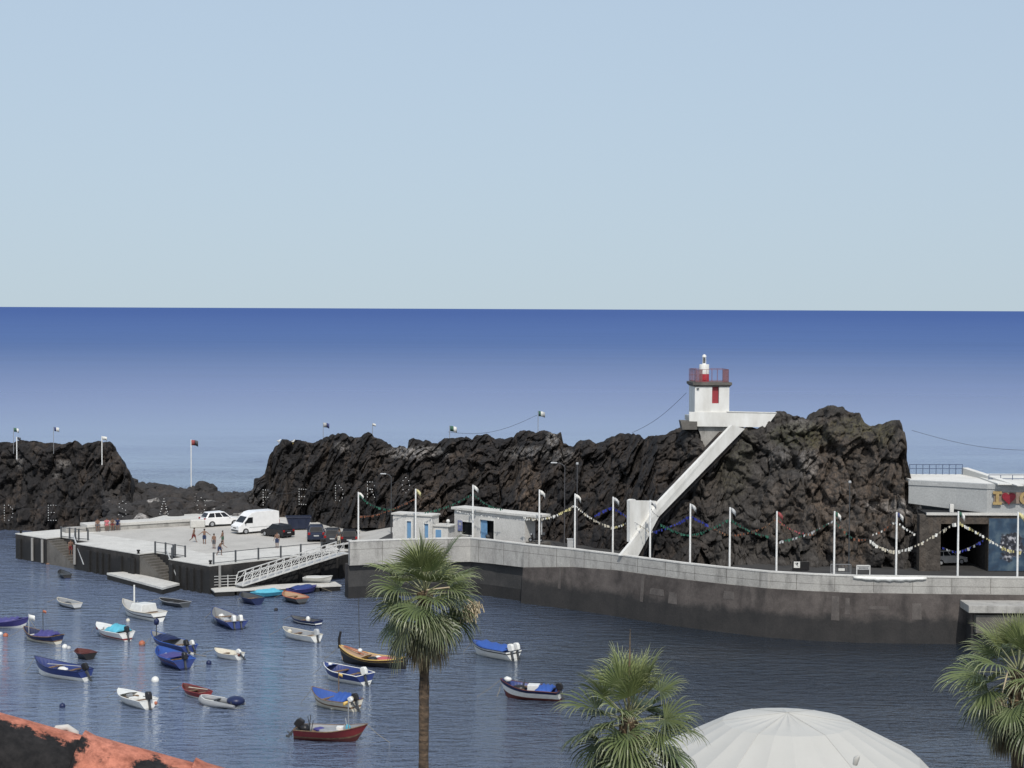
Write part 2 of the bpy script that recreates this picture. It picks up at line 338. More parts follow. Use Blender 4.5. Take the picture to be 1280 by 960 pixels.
# ================================================================== ROCK
def rock_mat(name, dark, mid, light, earth):
    m = bpy.data.materials.new(name); m.use_nodes = True; t = m.node_tree; L = t.links.new; N = t.nodes.new
    bs = t.nodes['Principled BSDF']; bs.inputs['Roughness'].default_value = .9; bs.inputs['Specular IOR Level'].default_value = .25
    tc = N('ShaderNodeTexCoord'); V = tc.outputs['Object']
    def nz(s, d=6, ro=.65, vec=None, kind='FBM'):
        n = N('ShaderNodeTexNoise'); n.inputs['Scale'].default_value = s; n.inputs['Detail'].default_value = d; n.inputs['Roughness'].default_value = ro
        L(vec or V, n.inputs['Vector']); return n.outputs['Fac']
    def ramp(f, st):
        r = N('ShaderNodeValToRGB'); e = r.color_ramp.elements
        e[0].position = st[0][0]; e[0].color = (*st[0][1], 1); e[1].position = st[-1][0]; e[1].color = (*st[-1][1], 1)
        for p, c in st[1:-1]: q = e.new(p); q.color = (*c, 1)
        L(f, r.inputs['Fac']); return r.outputs['Color']
    def mixc(f, a, b, mode='MIX'):
        x = N('ShaderNodeMixRGB'); x.blend_type = mode
        if isinstance(f, (int, float)): x.inputs['Fac'].default_value = f
        else: L(f, x.inputs['Fac'])
        for s, q in ((1, a), (2, b)):
            if isinstance(q, tuple): x.inputs[s].default_value = (*q, 1)
            else: L(q, x.inputs[s])
        return x.outputs['Color']
    mp = N('ShaderNodeMapping'); mp.inputs['Scale'].default_value = (1, 1, .28); L(V, mp.inputs['Vector'])
    base = ramp(nz(1.3, 8, .7), [(.25, dark), (.52, mid), (.80, light)])
    streak = ramp(nz(.55, 6, .7, mp.outputs['Vector']), [(.5, (0, 0, 0)), (.72, (1, 1, 1))])
    base = mixc(streak, base, mixc(.5, base, earth))
    at_ = N('ShaderNodeVertexColor'); at_.layer_name = 'tint'
    sp = N('ShaderNodeSeparateColor'); L(at_.outputs['Color'], sp.inputs['Color'])
    brk = ramp(nz(2.2, 8, .75), [(.42, (0, 0, 0)), (.6, (1, 1, 1))])
    def mul(a, b):
        x = N('ShaderNodeMath'); x.operation = 'MULTIPLY'; L(a, x.inputs[0]); L(b, x.inputs[1]); return x.outputs['Value']
    al = N('ShaderNodeVertexColor'); al.layer_name = 'kind'; sa = N('ShaderNodeSeparateColor'); L(al.outputs['Color'], sa.inputs['Color'])
    base2 = ramp(nz(1.1, 8, .7), [(.3, (.024, .022, .0205)), (.5, (.046, .042, .0385)), (.75, (.095, .087, .079))])
    base = mixc(sa.outputs['Red'], base, base2)
    base = mixc(mul(sp.outputs['Green'], brk), base, earth)
    base = mixc(mul(sp.outputs['Red'], brk), base, (.36, .34, .32))
    base = mixc(mul(sp.outputs['Blue'], brk), base, (.07, .075, .03))
    g = ramp(nz(7, 6, .7), [(.3, (.78, .78, .78)), (.7, (1.18, 1.18, 1.18))])
    base = mixc(1.0, base, g, 'MULTIPLY')
    L(base, bs.inputs['Base Color'])
    v = N('ShaderNodeTexVoronoi'); v.feature = 'DISTANCE_TO_EDGE'; v.inputs['Scale'].default_value = 1.1
    wp = N('ShaderNodeVectorMath'); wp.operation = 'ADD'; L(V, wp.inputs[0])
    nn = N('ShaderNodeTexNoise'); nn.inputs['Scale'].default_value = 1.2; nn.inputs['Detail'].default_value = 4; L(V, nn.inputs['Vector']); L(nn.outputs['Color'], wp.inputs[1])
    L(wp.outputs['Vector'], v.inputs['Vector'])
    cv = N('ShaderNodeMapRange'); cv.inputs['From Max'].default_value = .18; L(v.outputs['Distance'], cv.inputs['Value'])
    b1 = N('ShaderNodeBump'); b1.inputs['Strength'].default_value = .35; b1.inputs['Distance'].default_value = .10; L(cv.outputs['Result'], b1.inputs['Height'])
    b2 = N('ShaderNodeBump'); b2.inputs['Strength'].default_value = .45; b2.inputs['Distance'].default_value = .16; L(nz(3.2, 9, .76), b2.inputs['Height'])
    L(b1.outputs['Normal'], b2.inputs['Normal']); L(b2.outputs['Normal'], bs.inputs['Normal'])
    return m
M['rock'] = rock_mat('black_basalt', (.011, .0105, .011), (.020, .0188, .019), (.040, .037, .0355), (.12, .090, .068))
M['rock2'] = rock_mat('brown_basalt', (.034, .030, .027), (.070, .061, .053), (.125, .110, .095), (.17, .125, .085))
M['rubble'] = rock_mat('basalt_boulders', (.026, .025, .0255), (.038, .036, .0355), (.060, .057, .055), (.08, .065, .055))

def cell_bump(p, s):
    """rounded boulder relief: 0 in the cracks, 1 in the middle of a block"""
    d, _ = noise.voronoi(p * (1 / s)); return min(1.0, (d[1] - d[0]) * 1.6)
def facet(p, s):
    """angular blocks: every block has its own set-back and its own tilt"""
    q = p * (1 / s); d, pt = noise.voronoi(q); c = pt[0] * 7.3
    h = noise.cell(c); tl = noise.cell_vector(c + Vector((3.1, 5.7, 1.3)))
    return (h - .5) + (q - pt[0]).dot(tl - Vector((.5, .5, .5))) * 1.5 - .35 * max(0, 1 - (d[1] - d[0]) * 6)

def ridge(name, skyline, baseD, lean, zb, u0, u1, nu, nt_, mat, amp, blobs=(), seed=0, backdrop=9, power=1.4, kx=999):
    rows = []; cols = []
    sv = Vector((seed * 13.7, seed * 7.1, seed * 3.3))
    nb = max(10, nt_ // 3)
    for j in range(nt_ + nb + 1):
        row = []
        front = j <= nt_
        t = j / nt_ if front else 1.0
        tb = 0 if front else (j - nt_) / nb
        for i in range(nu + 1):
            u = lerp(u0, u1, i / nu)
            vt = interp(skyline, u); D0 = interp(baseD, u) if isinstance(baseD, list) else baseD
            ln_ = interp(lean, u) if isinstance(lean, list) else lean
            zz = interp(zb, u) if isinstance(zb, list) else zb
            top = atY(u, vt, D0 + ln_)
            D = D0 + ln_ * (t ** power)
            z = lerp(zz, top.z, 1 - (1 - t) ** 1.12)
            if tb > 0:
                D = D0 + ln_ + backdrop * tb; z = lerp(top.z, zz - .5, tb ** 1.6)
            X = top.x * D / (D0 + ln_) if front else top.x * (1 + .2 * backdrop * tb / (D0 + ln_))
            p = Vector((X, D, z))
            q = p + sv
            w1 = noise.noise_vector(q * .35) * .9
            a = facet(Vector((q.x, q.y, q.z * .30)) + w1 * .15, 2.5)
            b = cell_bump(Vector((q.x, q.y, q.z * .6)) + w1 * .6 + Vector((9, 3, 1)), 1.5)
            b2 = facet(Vector((q.x, q.y, q.z * .42)) + w1 * .1 + Vector((2, 13, 1)), .95)
            c = noise.fractal(q * .9, 1.0, 2.1, 5)
            dcol = noise.fractal(Vector((q.x * .55, q.y * .55, q.z * .09)), 1.0, 2.0, 4)
            edge = min(1.0, (1 - t) * 4 + .30) if front else .30 + .7 * tb
            b3 = facet(Vector((q.x, q.y, q.z * .8)) + w1 * .15 + Vector((7, 3, 11)), .5)
            d = amp * (a * .95 + (b - .45) * .16 + b2 * .50 + b3 * .17 + c * .18 + dcol * .8) * edge
            ground = min(1.0, t * 5 + .65) if front else 1
            n = Vector((.15 * noise.noise(q * .4), -1, .18 * (1 if t > .2 else 0))).normalized()
            p = p + n * d * ground
            p.z += (1 - abs(edge)) * amp * ((b - .5) * .40 + c * .22) if t > .8 else 0
            row.append(p)
            cr, cg, cb = 0, 0, 0
            if front and blobs:
                vpx = 385.7 + (25 - p.z) * F / p.y + (u - 640) * .0043
                for (bu, bv, ru, rv, ch, st) in blobs:
                    k = ((u - bu) / ru) ** 2 + ((vpx - bv) / rv) ** 2
                    if k < 2.5:
                        wgt = st * max(0, 1 - k / 2.5 ) ** .6
                        if ch == 'r': cr = max(cr, wgt)
                        elif ch == 'g': cg = max(cg, wgt)
                        else: cb = max(cb, wgt)
            cols.append((cr, cg, cb))
        rows.append(row)
    mb = MB(); mb.grid(rows, flip=False, smooth=True)
    nn_ = nu + 1; mb.f.append([r_ * nn_ for r_ in range(len(rows))]); mb.f.append([r_ * nn_ + nu for r_ in range(len(rows))][::-1]); mb.mi += [0, 0]; mb.sm += [False, False]
    o = mb.build(name, mat, colors=cols)
    ka = o.data.color_attributes.new('kind', 'FLOAT_COLOR', 'POINT'); fl = []
    for p in mb.v:
        k = max(0.0, min(1.0, (p.x + noise.noise(p * .3) * 1.5 - kx) / 4.0)); fl += [k, k, k, 1]
    ka.data.foreach_set('color', fl); struct(o); return o

SKY_L = [(-60, 556), (-20, 551), (0, 552), (15, 551.5), (32, 551), (50, 551), (60, 553), (67, 553), (75, 553), (82, 555), (88, 552), (93, 550.5), (98, 553), (102, 555), (107, 553), (112, 552.5), (117, 550.5),
         (122, 550), (135, 551), (139, 553), (141, 555), (142.5, 561), (148, 567), (151, 572), (152.5, 579), (157, 582), (160, 586), (162, 593), (163, 600), (163.5, 612), (164, 640), (164.5, 668)]
ridge('rock_outcrop', SKY_L, [(-60, 205), (100, 203), (164, 200)], [(-60, 7), (130, 6), (150, 4), (164, 1.5)], -.6, -60, 164.4, 330, 120, 'rock', 1.0,
      blobs=[(75, 580, 6, 4, 'r', .5), (20, 578, 5, 6, 'r', .4), (66, 595, 5, 3, 'r', .35), (140, 575, 14, 22, 'g', .3)], seed=1)
SKY_M = [(300, 640), (311, 617), (316.5, 611), (317, 600), (323, 596), (331, 592), (333, 582), (336, 570), (341, 561), (347, 555), (352, 550), (357, 550.5), (362, 552), (365, 551.5), (370, 549), (375, 548), (381, 550), (387, 553), (397, 552), (400, 549), (406, 547),
         (412, 545), (420, 543), (427, 540.5), (432, 542), (437, 545), (445, 545), (452, 544), (456, 541), (460, 539.5), (464, 541), (467, 545), (473, 547), (480, 550), (485, 554), (490, 557), (500, 557), (509, 558.5),
         (511, 551), (516, 548.5), (522, 548), (532, 550), (540, 555), (546, 553), (552, 551), (557, 548), (562, 545.5), (572, 545.5), (582, 545), (587, 548), (590, 549.5), (596, 544), (602, 542.5), (610, 542.5), (615, 545), (620, 550),
         (630, 548), (642, 546), (645, 541), (650, 538), (655, 536.5), (660, 536), (667, 538), (671, 541), (679, 540), (687, 539), (695, 539.5), (701, 541), (703, 547), (704.5, 555), (710, 557), (717, 557), (721, 552), (726, 549), (732, 548.5), (737, 549),
         (741, 553), (745, 554), (752, 551), (760, 547.5), (767, 544), (775, 541), (785, 541), (797, 542), (804, 546), (812, 547), (820, 544), (830, 542), (840, 538), (848, 535.5), (852, 533), (858, 531), (872, 532), (878, 538), (883, 561), (888, 560), (900, 546), (910, 534), (930, 532), (950, 533), (957, 530),
         (962, 521), (967, 516), (971, 512.5), (975, 511), (980, 513), (985, 517), (991, 517.5), (997, 517), (1004, 520), (1010, 525), (1013, 519), (1018, 515), (1025, 511), (1031, 511), (1038, 509.5), (1046, 507), (1053, 509), (1060, 511), (1066, 513.5),
         (1070, 515.5), (1074, 518), (1077, 522), (1082, 527), (1087, 532), (1096, 531), (1105, 529), (1109, 526.5), (1112, 524.5), (1119, 524), (1125, 526), (1127, 530), (1129, 537), (1132, 545), (1134, 552), (1135, 575), (1140, 590), (1143, 604), (1145.5, 617), (1150, 630), (1156, 641), (1159, 655), (1160, 716)]
ridge('rock_ridge', SKY_M, [(300, 203), (350, 197), (400, 190), (450, 184), (500, 178), (560, 174), (620, 172), (680, 167), (720, 163), (785, 159), (800, 156), (822, 151.5), (870, 150.5), (920, 150), (1000, 150.5), (1060, 150), (1120, 149.5), (1160, 149)],
      [(300, 2), (330, 5), (400, 9), (600, 9), (785, 9), (830, 10), (895, 9.5), (910, 8.3), (955, 8), (970, 9), (1060, 8), (1120, 5), (1140, 3), (1160, .6)],
      [(300, 2.2), (400, 2.2), (480, 3.2), (560, 3.7), (1160, 3.7)], 300, 1159.8, 1250, 170, 'rock', 1.05,
      blobs=[(520, 566, 30, 6, 'r', .75), (691, 548, 6, 7, 'r', .75), (660, 566, 22, 6, 'r', .45), (662, 612, 13, 30, 'g', 1), (700, 570, 16, 7, 'r', .35), (535, 622, 14, 14, 'g', .9), (300, 620, 30, 8, 'r', .25), (428, 559, 8, 5, 'r', .5),
             (1000, 533, 14, 6, 'r', .45), (1005, 545, 30, 12, 'b', .6), (1075, 535, 30, 10, 'b', .5), (1105, 540, 12, 14, 'b', .45), (920, 570, 18, 40, 'b', .3), (985, 640, 20, 30, 'g', .5),
             (1040, 610, 22, 60, 'g', .9), (1012, 580, 10, 14, 'r', .4), (1110, 620, 30, 40, 'g', .8), (1075, 560, 50, 30, 'g', .5), (1135, 634, 20, 7, 'r', .8), (1070, 680, 16, 24, 'g', .8), (975, 570, 12, 10, 'r', .25), (870, 600, 50, 30, 'g', .25), (790, 590, 60, 30, 'g', .2), (540, 590, 120, 25, 'g', .15), (1095, 632, 8, 4, 'r', .6)],
      seed=3, backdrop=12, kx=13.0)

# rubble mole of loose boulders between the two rocks
def boulder(mb, c, r, rng):
    vs = []; n, m = 8, 6; off = Vector((rng.random() * 50, rng.random() * 50, rng.random() * 50))
    s3 = (rng.uniform(.8, 1.3), rng.uniform(.8, 1.2), rng.uniform(.6, .95)); q = Matrix.Rotation(rng.random() * 6, 3, 'Z') @ Matrix.Rotation(rng.uniform(-.5, .5), 3, 'X')
    o0 = len(mb.v)
    for j in range(m + 1):
        th = math.pi * j / m
        for k in range(n):
            ph = 2 * math.pi * k / n
            d = Vector((math.sin(th) * math.cos(ph), math.sin(th) * math.sin(ph), math.cos(th)))
            rr = r * (1 + .38 * noise.noise(d * 1.3 + off) + .15 * noise.noise(d * 3 + off))
            vs.append(Vector(c) + q @ Vector((d.x * rr * s3[0], d.y * rr * s3[1], d.z * rr * s3[2])))
    fs = []
    for j in range(m):
        for k in range(n): fs.append((j * n + k, (j + 1) * n + k, (j + 1) * n + (k + 1) % n, j * n + (k + 1) % n))
    mb.add(vs, fs, 0, False)
mb = MB(); cols = []
TOPR = [(150, 603), (165, 604), (200, 606), (235, 610), (260, 611), (290, 615), (330, 618)]
rr = random.Random(5)
for k in range(620):
    u = rr.uniform(135, 330); t = rr.random() ** .8
    vt = interp(TOPR, u); top = atY(u, vt, 207); D = lerp(197, 207, t)
    z = lerp(1.6, top.z - .35, t)
    r = rr.uniform(.40, .80) * (1.0 if rr.random() < .7 else 1.6)
    boulder(mb, (top.x * D / 207, D, z - r * rr.uniform(-.3, .8)), r, rr)
while len(cols) < len(mb.v):
    pale = 1.0 if rr.random() < .05 else 0; cols += [(pale, 0, 0)] * 63
for k in range(260):
    u = rr.uniform(120, 335); top = atY(u, interp(TOPR, u), 207); D = rr.uniform(208, 214)
    boulder(mb, (top.x * D / 207, D, top.z - .6 - (D - 208) * .5), rr.uniform(.4, .8), rr)
while len(cols) < len(mb.v): cols += [(0, 0, 0)] * 63
o = mb.build('riprap_boulders', M['rubble'], colors=cols[:len(mb.v)]); stuff(o, 'heap of loose dark boulders forming the low mole between the two rocks', 'boulders')
mb = MB(); rows = []
for t in range(11):
    row = []
    for i in range(60):
        u = lerp(120, 340, i / 59); top = atY(u, interp(TOPR, u), 207); tt = t / 10
        if tt <= .6: D = lerp(199, 207, tt / .6); z = lerp(-1.2, top.z - 2.2, tt / .6)
        else: D = lerp(207, 216, (tt - .6) / .4); z = lerp(top.z - 2.2, -1, (tt - .6) / .4)
        row.append(Vector((top.x * D / 207, D, z)))
    rows.append(row)
mb.grid(rows); struct(mb.build('mole_core', M['rock'], colors=[(0, 0, 0)] * len(mb.v)))
M['pilegrey'] = paint('weathered_pile_grey', (.27, .265, .25), .8)
M['wallpatch'] = concrete('wall_repair_mortar', (.128, .115, .106), (.075, .067, .063), (.06, .055, .052), .8, .3, .7)
# ================================================================== QUAY
ZQ = 2.5; ZR = 3.9
def q(u, v, z=ZQ): return at(u, v, z)
A = q(262, 707); B = q(19.5, 666.5); C = q(440, 687.5)
eL = (A - B); LAB = eL.length; eL.normalize(); nL = Vector((-eL.y, eL.x, 0))
if nL.y < 0: nL = -nL
def e_at(u):
    v = 666.5 + (u - 19.5) / 242.5 * 40.5; return (q(u, v) - B).dot(eL)
SD = 1.7
notch = [(e_at(58), e_at(94)), (e_at(174), e_at(211))]
def ep(s, d=0): return B + eL * s + nL * d
quay = bpy.data.objects.new('quay', None); COL.objects.link(quay); quay.location = (A.x, A.y, 0); struct(quay)
inner = [ep(0, SD), ep(LAB, SD)]
# A-C edge
eR = (C - A).normalized()
tA = A + eR * (SD / max(.2, abs(eR.dot(nL))))
C2 = Vector((C.x + 8, C.y + 6, 0)); back = [Vector((C2.x, 206, 0)), Vector((B.x + 14, 206, 0)), Vector((B.x + 9.5, B.y + 9, 0))]
poly = [ep(0, SD), tA, C, C2] + back
wall = MB(); deck = MB()
xy = lambda pts: [(p.x, p.y) for p in pts]
wall.prism(xy(poly), -3, 2.42); deck.prism(xy(poly), 2.42, 2.5)
segs = [(0, notch[0][0]), (notch[0][1], notch[1][0]), (notch[1][1], LAB)]
for i, (a, b) in enumerate(segs):
    pl = [ep(a), ep(b), ep(b, SD) if i < 2 else tA, ep(a, SD)]
    wall.prism(xy(pl), -3, 2.42); pl2 = [ep(a, -.04), ep(b, -.04), ep(b, SD) if i < 2 else tA, ep(a, SD)]; deck.prism(xy(pl2), 2.42, 2.5)
wall.build('quay_wall', 'quaywall', quay, world=True)
deck.build('quay_apron', 'deck2', quay, world=True)
yard = MB(); yp = [q(*p) for p in ((113, 667), (185, 676), (258, 692), (320, 687), (400, 681), (462, 675), (470, 655), (250, 653))]
yard.prism(xy(yp), 2.5, 2.506)
yard.build('quay_yard', 'deck', quay, world=True)
for (a, b) in notch:
    st = MB(); n = 11
    for k in range(n):
        s0 = lerp(a, b, k / n); s1 = lerp(a, b, (k + 1) / n); z1 = 2.3 - k * .2
        pl = [ep(s0, .05), ep(s1, .05), ep(s1, SD), ep(s0, SD)]
        st.prism(xy(pl), -3, z1)
    st.build('staircase', 'greyconc', quay, world=True)
# fenders: dark rubber strips and pale piles on the quay face
for u in (26, 112, 121, 128, 136, 152, 164, 168, 216, 224, 233, 242, 251):
    s = e_at(u); f = MB(); p = ep(s, -.02)
    f.obox(p - eL * .22 + Vector((0, 0, -2.9)), eL * .44, -nL * .22, Vector((0, 0, 2.45)))
    f.build('fender', 'rubber', quay, world=True, bevel=.03)
for u in (42, 54.5, 95):
    s = e_at(u); f = MB(); p = ep(s, -.16); f.tube([(p.x, p.y, .1 if u < 90 else .5), (p.x, p.y, 2.35)], .13, 10); f.build('fender_pile', 'pilegrey', quay, world=True)
p = A + eR * .9 - Vector((eR.y, -eR.x, 0)) * 0; f = MB()
nR = Vector((eR.y, -eR.x, 0))
if nR.y > 0: nR = -nR
pp = A + eR * .95 + nR * .15; f.tube([(pp.x, pp.y, .2), (pp.x, pp.y, 2.45)], .12, 10); f.build('fender_pile', 'pilegrey', quay, world=True)
for u in (290, 318, 345, 371, 398, 421):
    sv = (at(u, 706 - (u - 262) * .11, ZQ) - A).dot(eR); f = MB(); p = A + eR * sv + nR * .02
    f.obox(p - eR * .2 + Vector((0, 0, -2.9)), eR * .4, nR * .2, Vector((0, 0, 2.4))); f.build('fender', 'rubber', quay, world=True, bevel=.03)

# low concrete landing in front of the second stair
mb = MB(); lp = [at(u, v, .6) for u, v in ((134, 716), (160, 714.3), (224, 729), (203, 734.5))]
mb.prism(xy(lp), -1, .42); mb.prism([(p.x, p.y) for p in [a + (a - (lp[0] + lp[2]) / 2).normalized() * .05 for a in lp]], .42, .6, 1)
struct(mb.build('landing_slab', ['quaywall', 'deck2']))
# long low block that serves as a bench at the back of the quay
b0 = q(110, 664.8); b1 = q(243, 656.6); d = (b1 - b0).normalized(); n = Vector((-d.y, d.x, 0))
mb = MB(); mb.obox(b0, b1 - b0, n * 2.0, (0, 0, .42)); mb.obox(b0 + Vector((0, 0, .42)) - d * .12 - n * .1, b1 - b0 + d * .2, n * 2.2, (0, 0, .3), 1)
mb.obox(b0 - d * 2.2 + n * .2, d * 2.1, n * 1.2, (0, 0, .45))
tag(world_mesh('bench_wall', mb, ['parapet', 'deck2'], b0, bevel=.03), 'long low concrete block wall with pale top where people sit, back of the quay', 'wall')
p = q(247, 659.5); mb = MB(); mb.box((p.x, p.y, 2.5 + .42), (1.5, 1.0, .84), .2)
tag(world_mesh('concrete_block', mb, 'deck2', (p.x, p.y, 2.5), bevel=.12), 'single pale concrete block beside the white hatchback', 'concrete block')

# railings on the quay
def railing(px, label, heights=(.98, .12), ps=.15, z=ZQ, mat='dkgrey', group='black railings on the quay', rail=.05):
    pts = [at(u, v, z) for u, v in px]
    t = thing('railing', label, 'railing', pts[0], 0, group)
    for p in pts:
        f = MB(); f.box((p.x, p.y, z + .53), (ps, ps, 1.06)); f.build('post', mat, t, world=True, bevel=.015)
    for h in heights:
        f = MB()
        for a, b in zip(pts, pts[1:]): f.bar(a + Vector((0, 0, h)), b + Vector((0, 0, h)), rail, rail)
        f.build('rail', mat, t, world=True)
    return t
railing([(76.5, 671.5), (87, 673), (98.5, 674.5), (110, 675.5)], 'short black railing with four posts above the farther stair, left end of quay')
railing([(94, 677.2), (94.3, 673.6)], 'black railing end stub beside the pale pile at the farther stair')
railing([(194, 691), (207, 692.5), (219, 694.5), (231.5, 696.5)], 'short black railing with four posts above the stair next to the low landing')
railing([(215, 699), (216.5, 695)], 'black railing end stub at the head of the landing stair')
railing([(267, 705.5), (294.5, 702.6), (323, 699.5), (351, 697), (376, 694.5), (402, 692), (424, 689.6)], 'long black railing along the quay edge above the white gangway')
for (u0, v0, u1, v1, lab) in ((78, 673, 92, 701, 'slanting pale handrail down the farther quay stair'), (197, 692, 210, 716, 'slanting pale handrail down the stair by the low landing')):
    a = at(u0, v0, 3.0); s = (a - B).dot(eL); b = ep(min(s + 5.0, LAB), .1); b.z = .8
    a = ep(s, .1) + Vector((0, 0, .75)); b = ep(s + (2.0 if u0 < 100 else 2.0), -.02) + Vector((0, 0, -1.9))
    mb = MB(); mb.bar(a, b, .09, .09); tag(world_mesh('handrail', mb, 'ltgrey', a), lab, 'handrail')

# floating dock with its gangway
DZ = .5
d0 = at(268, 739, DZ); d1 = at(427, 731.5, DZ); dd = (d1 - d0).normalized(); dn = Vector((-dd.y, dd.x, 0))
t = thing('floating_dock', 'narrow grey floating dock under the gangway along the quay wall', 'dock', d0)
mb = MB(); mb.obox(d0 + Vector((0, 0, -.12)), d1 - d0, dn * 2.3, (0, 0, .12)); mb.build('dock_deck', 'deck2', t, world=True, bevel=.02)
mb = MB()
for k in range(6): mb.obox(d0 + dd * (k * (d1 - d0).length / 6 + .1) + Vector((0, 0, -.8)) + dn * .06, dd * ((d1 - d0).length / 6 - .2), dn * 2.1, (0, 0, .68))
mb.build('floats', 'rubber', t, world=True)
g0 = at(303, 732.5, DZ + .25); g1 = at(430, 692.5, ZQ + .1)
gd = (g1 - g0); gl = gd.length; gh = Vector((gd.x, gd.y, 0)).normalized(); gn = Vector((-gh.y, gh.x, 0))
t = thing('gangway', 'white lattice gangway sloping from quay edge down to the floating dock', 'gangway', g0)
for s in (0, 1):
    o_ = g0 + gn * (1.15 * s); f = MB(); n = 13; up = Vector((0, 0, 1.0)); lean_ = gd.normalized() * .35
    f.bar(o_, o_ + gd, .09, .12); f.bar(o_ + up + lean_, o_ + gd + up, .08, .08); f.bar(o_ + up * .55 + lean_ * .5, o_ + gd + up * .55, .05, .05)
    for k in range(n + 1):
        b_ = o_ + gd * (k / n); tp = o_ + lean_ + up + (gd - lean_) * (k / n); f.bar(b_, tp, .05, .05)
        if k < n: f.bar(b_, o_ + lean_ + up + (gd - lean_) * ((k + 1) / n), .04, .04)
    f.build('side_truss', 'whitemetal', t, world=True)
f = MB(); f.obox(g0 + gn * .08 + Vector((0, 0, -.04)), gd, gn * 1.0, (0, 0, .05)); f.build('walkway', 'ltgrey', t, world=True)
f = MB(); f.obox(g1 + gn * .0 - gh * .1 + Vector((0, 0, -.06)), gh * .9, gn * 1.2, (0, 0, .06)); f.build('hinge_plate', 'whitemetal', t, world=True)
# fence of thin white rails on the dock end
t = thing('rail_fence', 'thin white horizontal rail fence at the left end of the floating dock', 'fence', d0)
f = MB(); fa = d0 + dn * 1.9; fb = fa + dd * 2.3
for h in (.25, .5, .75, 1.0): f.bar(fa + Vector((0, 0, h)), fb + Vector((0, 0, h)), .035, .035)
f.build('rails', 'whitemetal', t, world=True)
for k in range(4):
    f = MB(); p = lerp(fa, fb, k / 3); f.bar(p, p + Vector((0, 0, 1.08)), .06, .06); f.build('post', 'whitemetal', t, world=True)
# small gate frame where quay meets parapet
p = q(438.5, 694.5, 2.3); t = thing('gate', 'small dark wire gate in grey frame at parapet end', 'gate', p)
f = MB(); w_ = 1.1
for a, b in (((0, 0, 0), (w_, 0, 0)), ((0, 0, 1), (w_, 0, 1)), ((0, 0, 0), (0, 0, 1)), ((w_, 0, 0), (w_, 0, 1)), ((0, 0, .5), (w_, 0, .5))): f.bar(Vector(a), Vector(b), .05, .05)
f.build('gate_frame', 'grey', t); f = MB()
for k in range(1, 8): f.bar((w_ * k / 8, 0, .02), (w_ * k / 8, 0, .98), .02, .02)
f.build('bars', 'dkgrey', t)
# bollards along the edge
for (u, v, lab) in ((26, 666.5, 'tiny mooring bollard at the far left corner of the quay'), (173, 692, 'tiny mooring bollard beside the landing stair'), (263, 705.3, 'tiny mooring bollard at the near corner of the quay'), (404, 687, 'dark bin-like bollard beside the top of the gangway')):
    p = q(u, v); mb = MB(); h = .35 if u < 400 else 1.0
    mb.tube([(0, 0, 0), (0, 0, h * .6), (0, 0, h * .72), (0, 0, h)], [.11, .10, .17, .15] if u < 400 else [.24, .24, .27, .25], 10)
    o = mb.build('bollard', 'black' if u > 300 else 'rubber'); o.location = (p.x, p.y, 2.5); tag(o, lab, 'bollard', 'bollards on the quay')

# ================================================================== PARAPET, SEA WALL, ROAD
RIM = [(437, 676.5), (488, 674.5), (545, 673), (588, 672.2), (616, 675.2), (655, 680), (717, 686.3), (772, 693), (800, 696.8), (850, 703.2), (900, 708.6), (960, 714.3), (1017, 717.6), (1070, 719.6), (1185, 721.2), (1300, 722.2)]
rim = [at(u, v, 5.0) for u, v in RIM]
def offs(pts, d):
    out = []
    for i, p in enumerate(pts):
        a = pts[max(0, i - 1)]; b = pts[min(len(pts) - 1, i + 1)]; t_ = (b - a); n_ = Vector((-t_.y, t_.x, 0)).normalized(); out.append(p + n_ * d)
    return out
def wall_strip(mb, pts, d0_, d1_, z0, z1, db0=None, mi=0):
    """wall between two offsets of a plan line; db0 = offset of the front foot (batter); z0, z1 may be lists"""
    f = offs(pts, d0_); b = offs(pts, d1_); fb = offs(pts, d0_ if db0 is None else db0)
    n = len(pts); Z0 = z0 if isinstance(z0, list) else [z0] * n; Z1 = z1 if isinstance(z1, list) else [z1] * n
    for i in range(n - 1):
        vs = []
        for k in (i, i + 1):
            vs += [Vector((fb[k].x, fb[k].y, Z0[k])), Vector((f[k].x, f[k].y, Z1[k])), Vector((b[k].x, b[k].y, Z1[k])), Vector((b[k].x, b[k].y, Z0[k]))]
        fs = [(0, 4, 5, 1), (1, 5, 6, 2), (2, 6, 7, 3), (3, 7, 4, 0)]
        if i == 0: fs.append((0, 1, 2, 3))
        if i == n - 2: fs.append((7, 6, 5, 4))
        mb.add(vs, fs, mi)
ZP = [2.9, 2.9, 2.9, 2.9, 2.95, 3.0, 3.5] + [3.7] * 9
t = thing('sea_wall', 'long curving dark sea wall with pale concrete parapet along the harbour road', 'sea wall', rim[5])
f = MB(); wall_strip(f, rim, 0, .42, ZP, 4.93); f.build('parapet', 'parapet', t, world=True)
f = MB(); wall_strip(f, rim, -.04, .46, 4.93, 5.02); f.build('coping', 'coping', t, world=True)
f = MB(); f2 = []
wall_strip(f, rim[5:], -.12, 1.0, -3, [z - .003 for z in ZP[5:]], -.75); f.build('footing', 'seawall', t, world=True)
f = MB(); wall_strip(f, rim[:6], .5, 1.6, -3, 2.897, .3); f.build('recessed_footing', 'seawall_shaded', t, world=True)
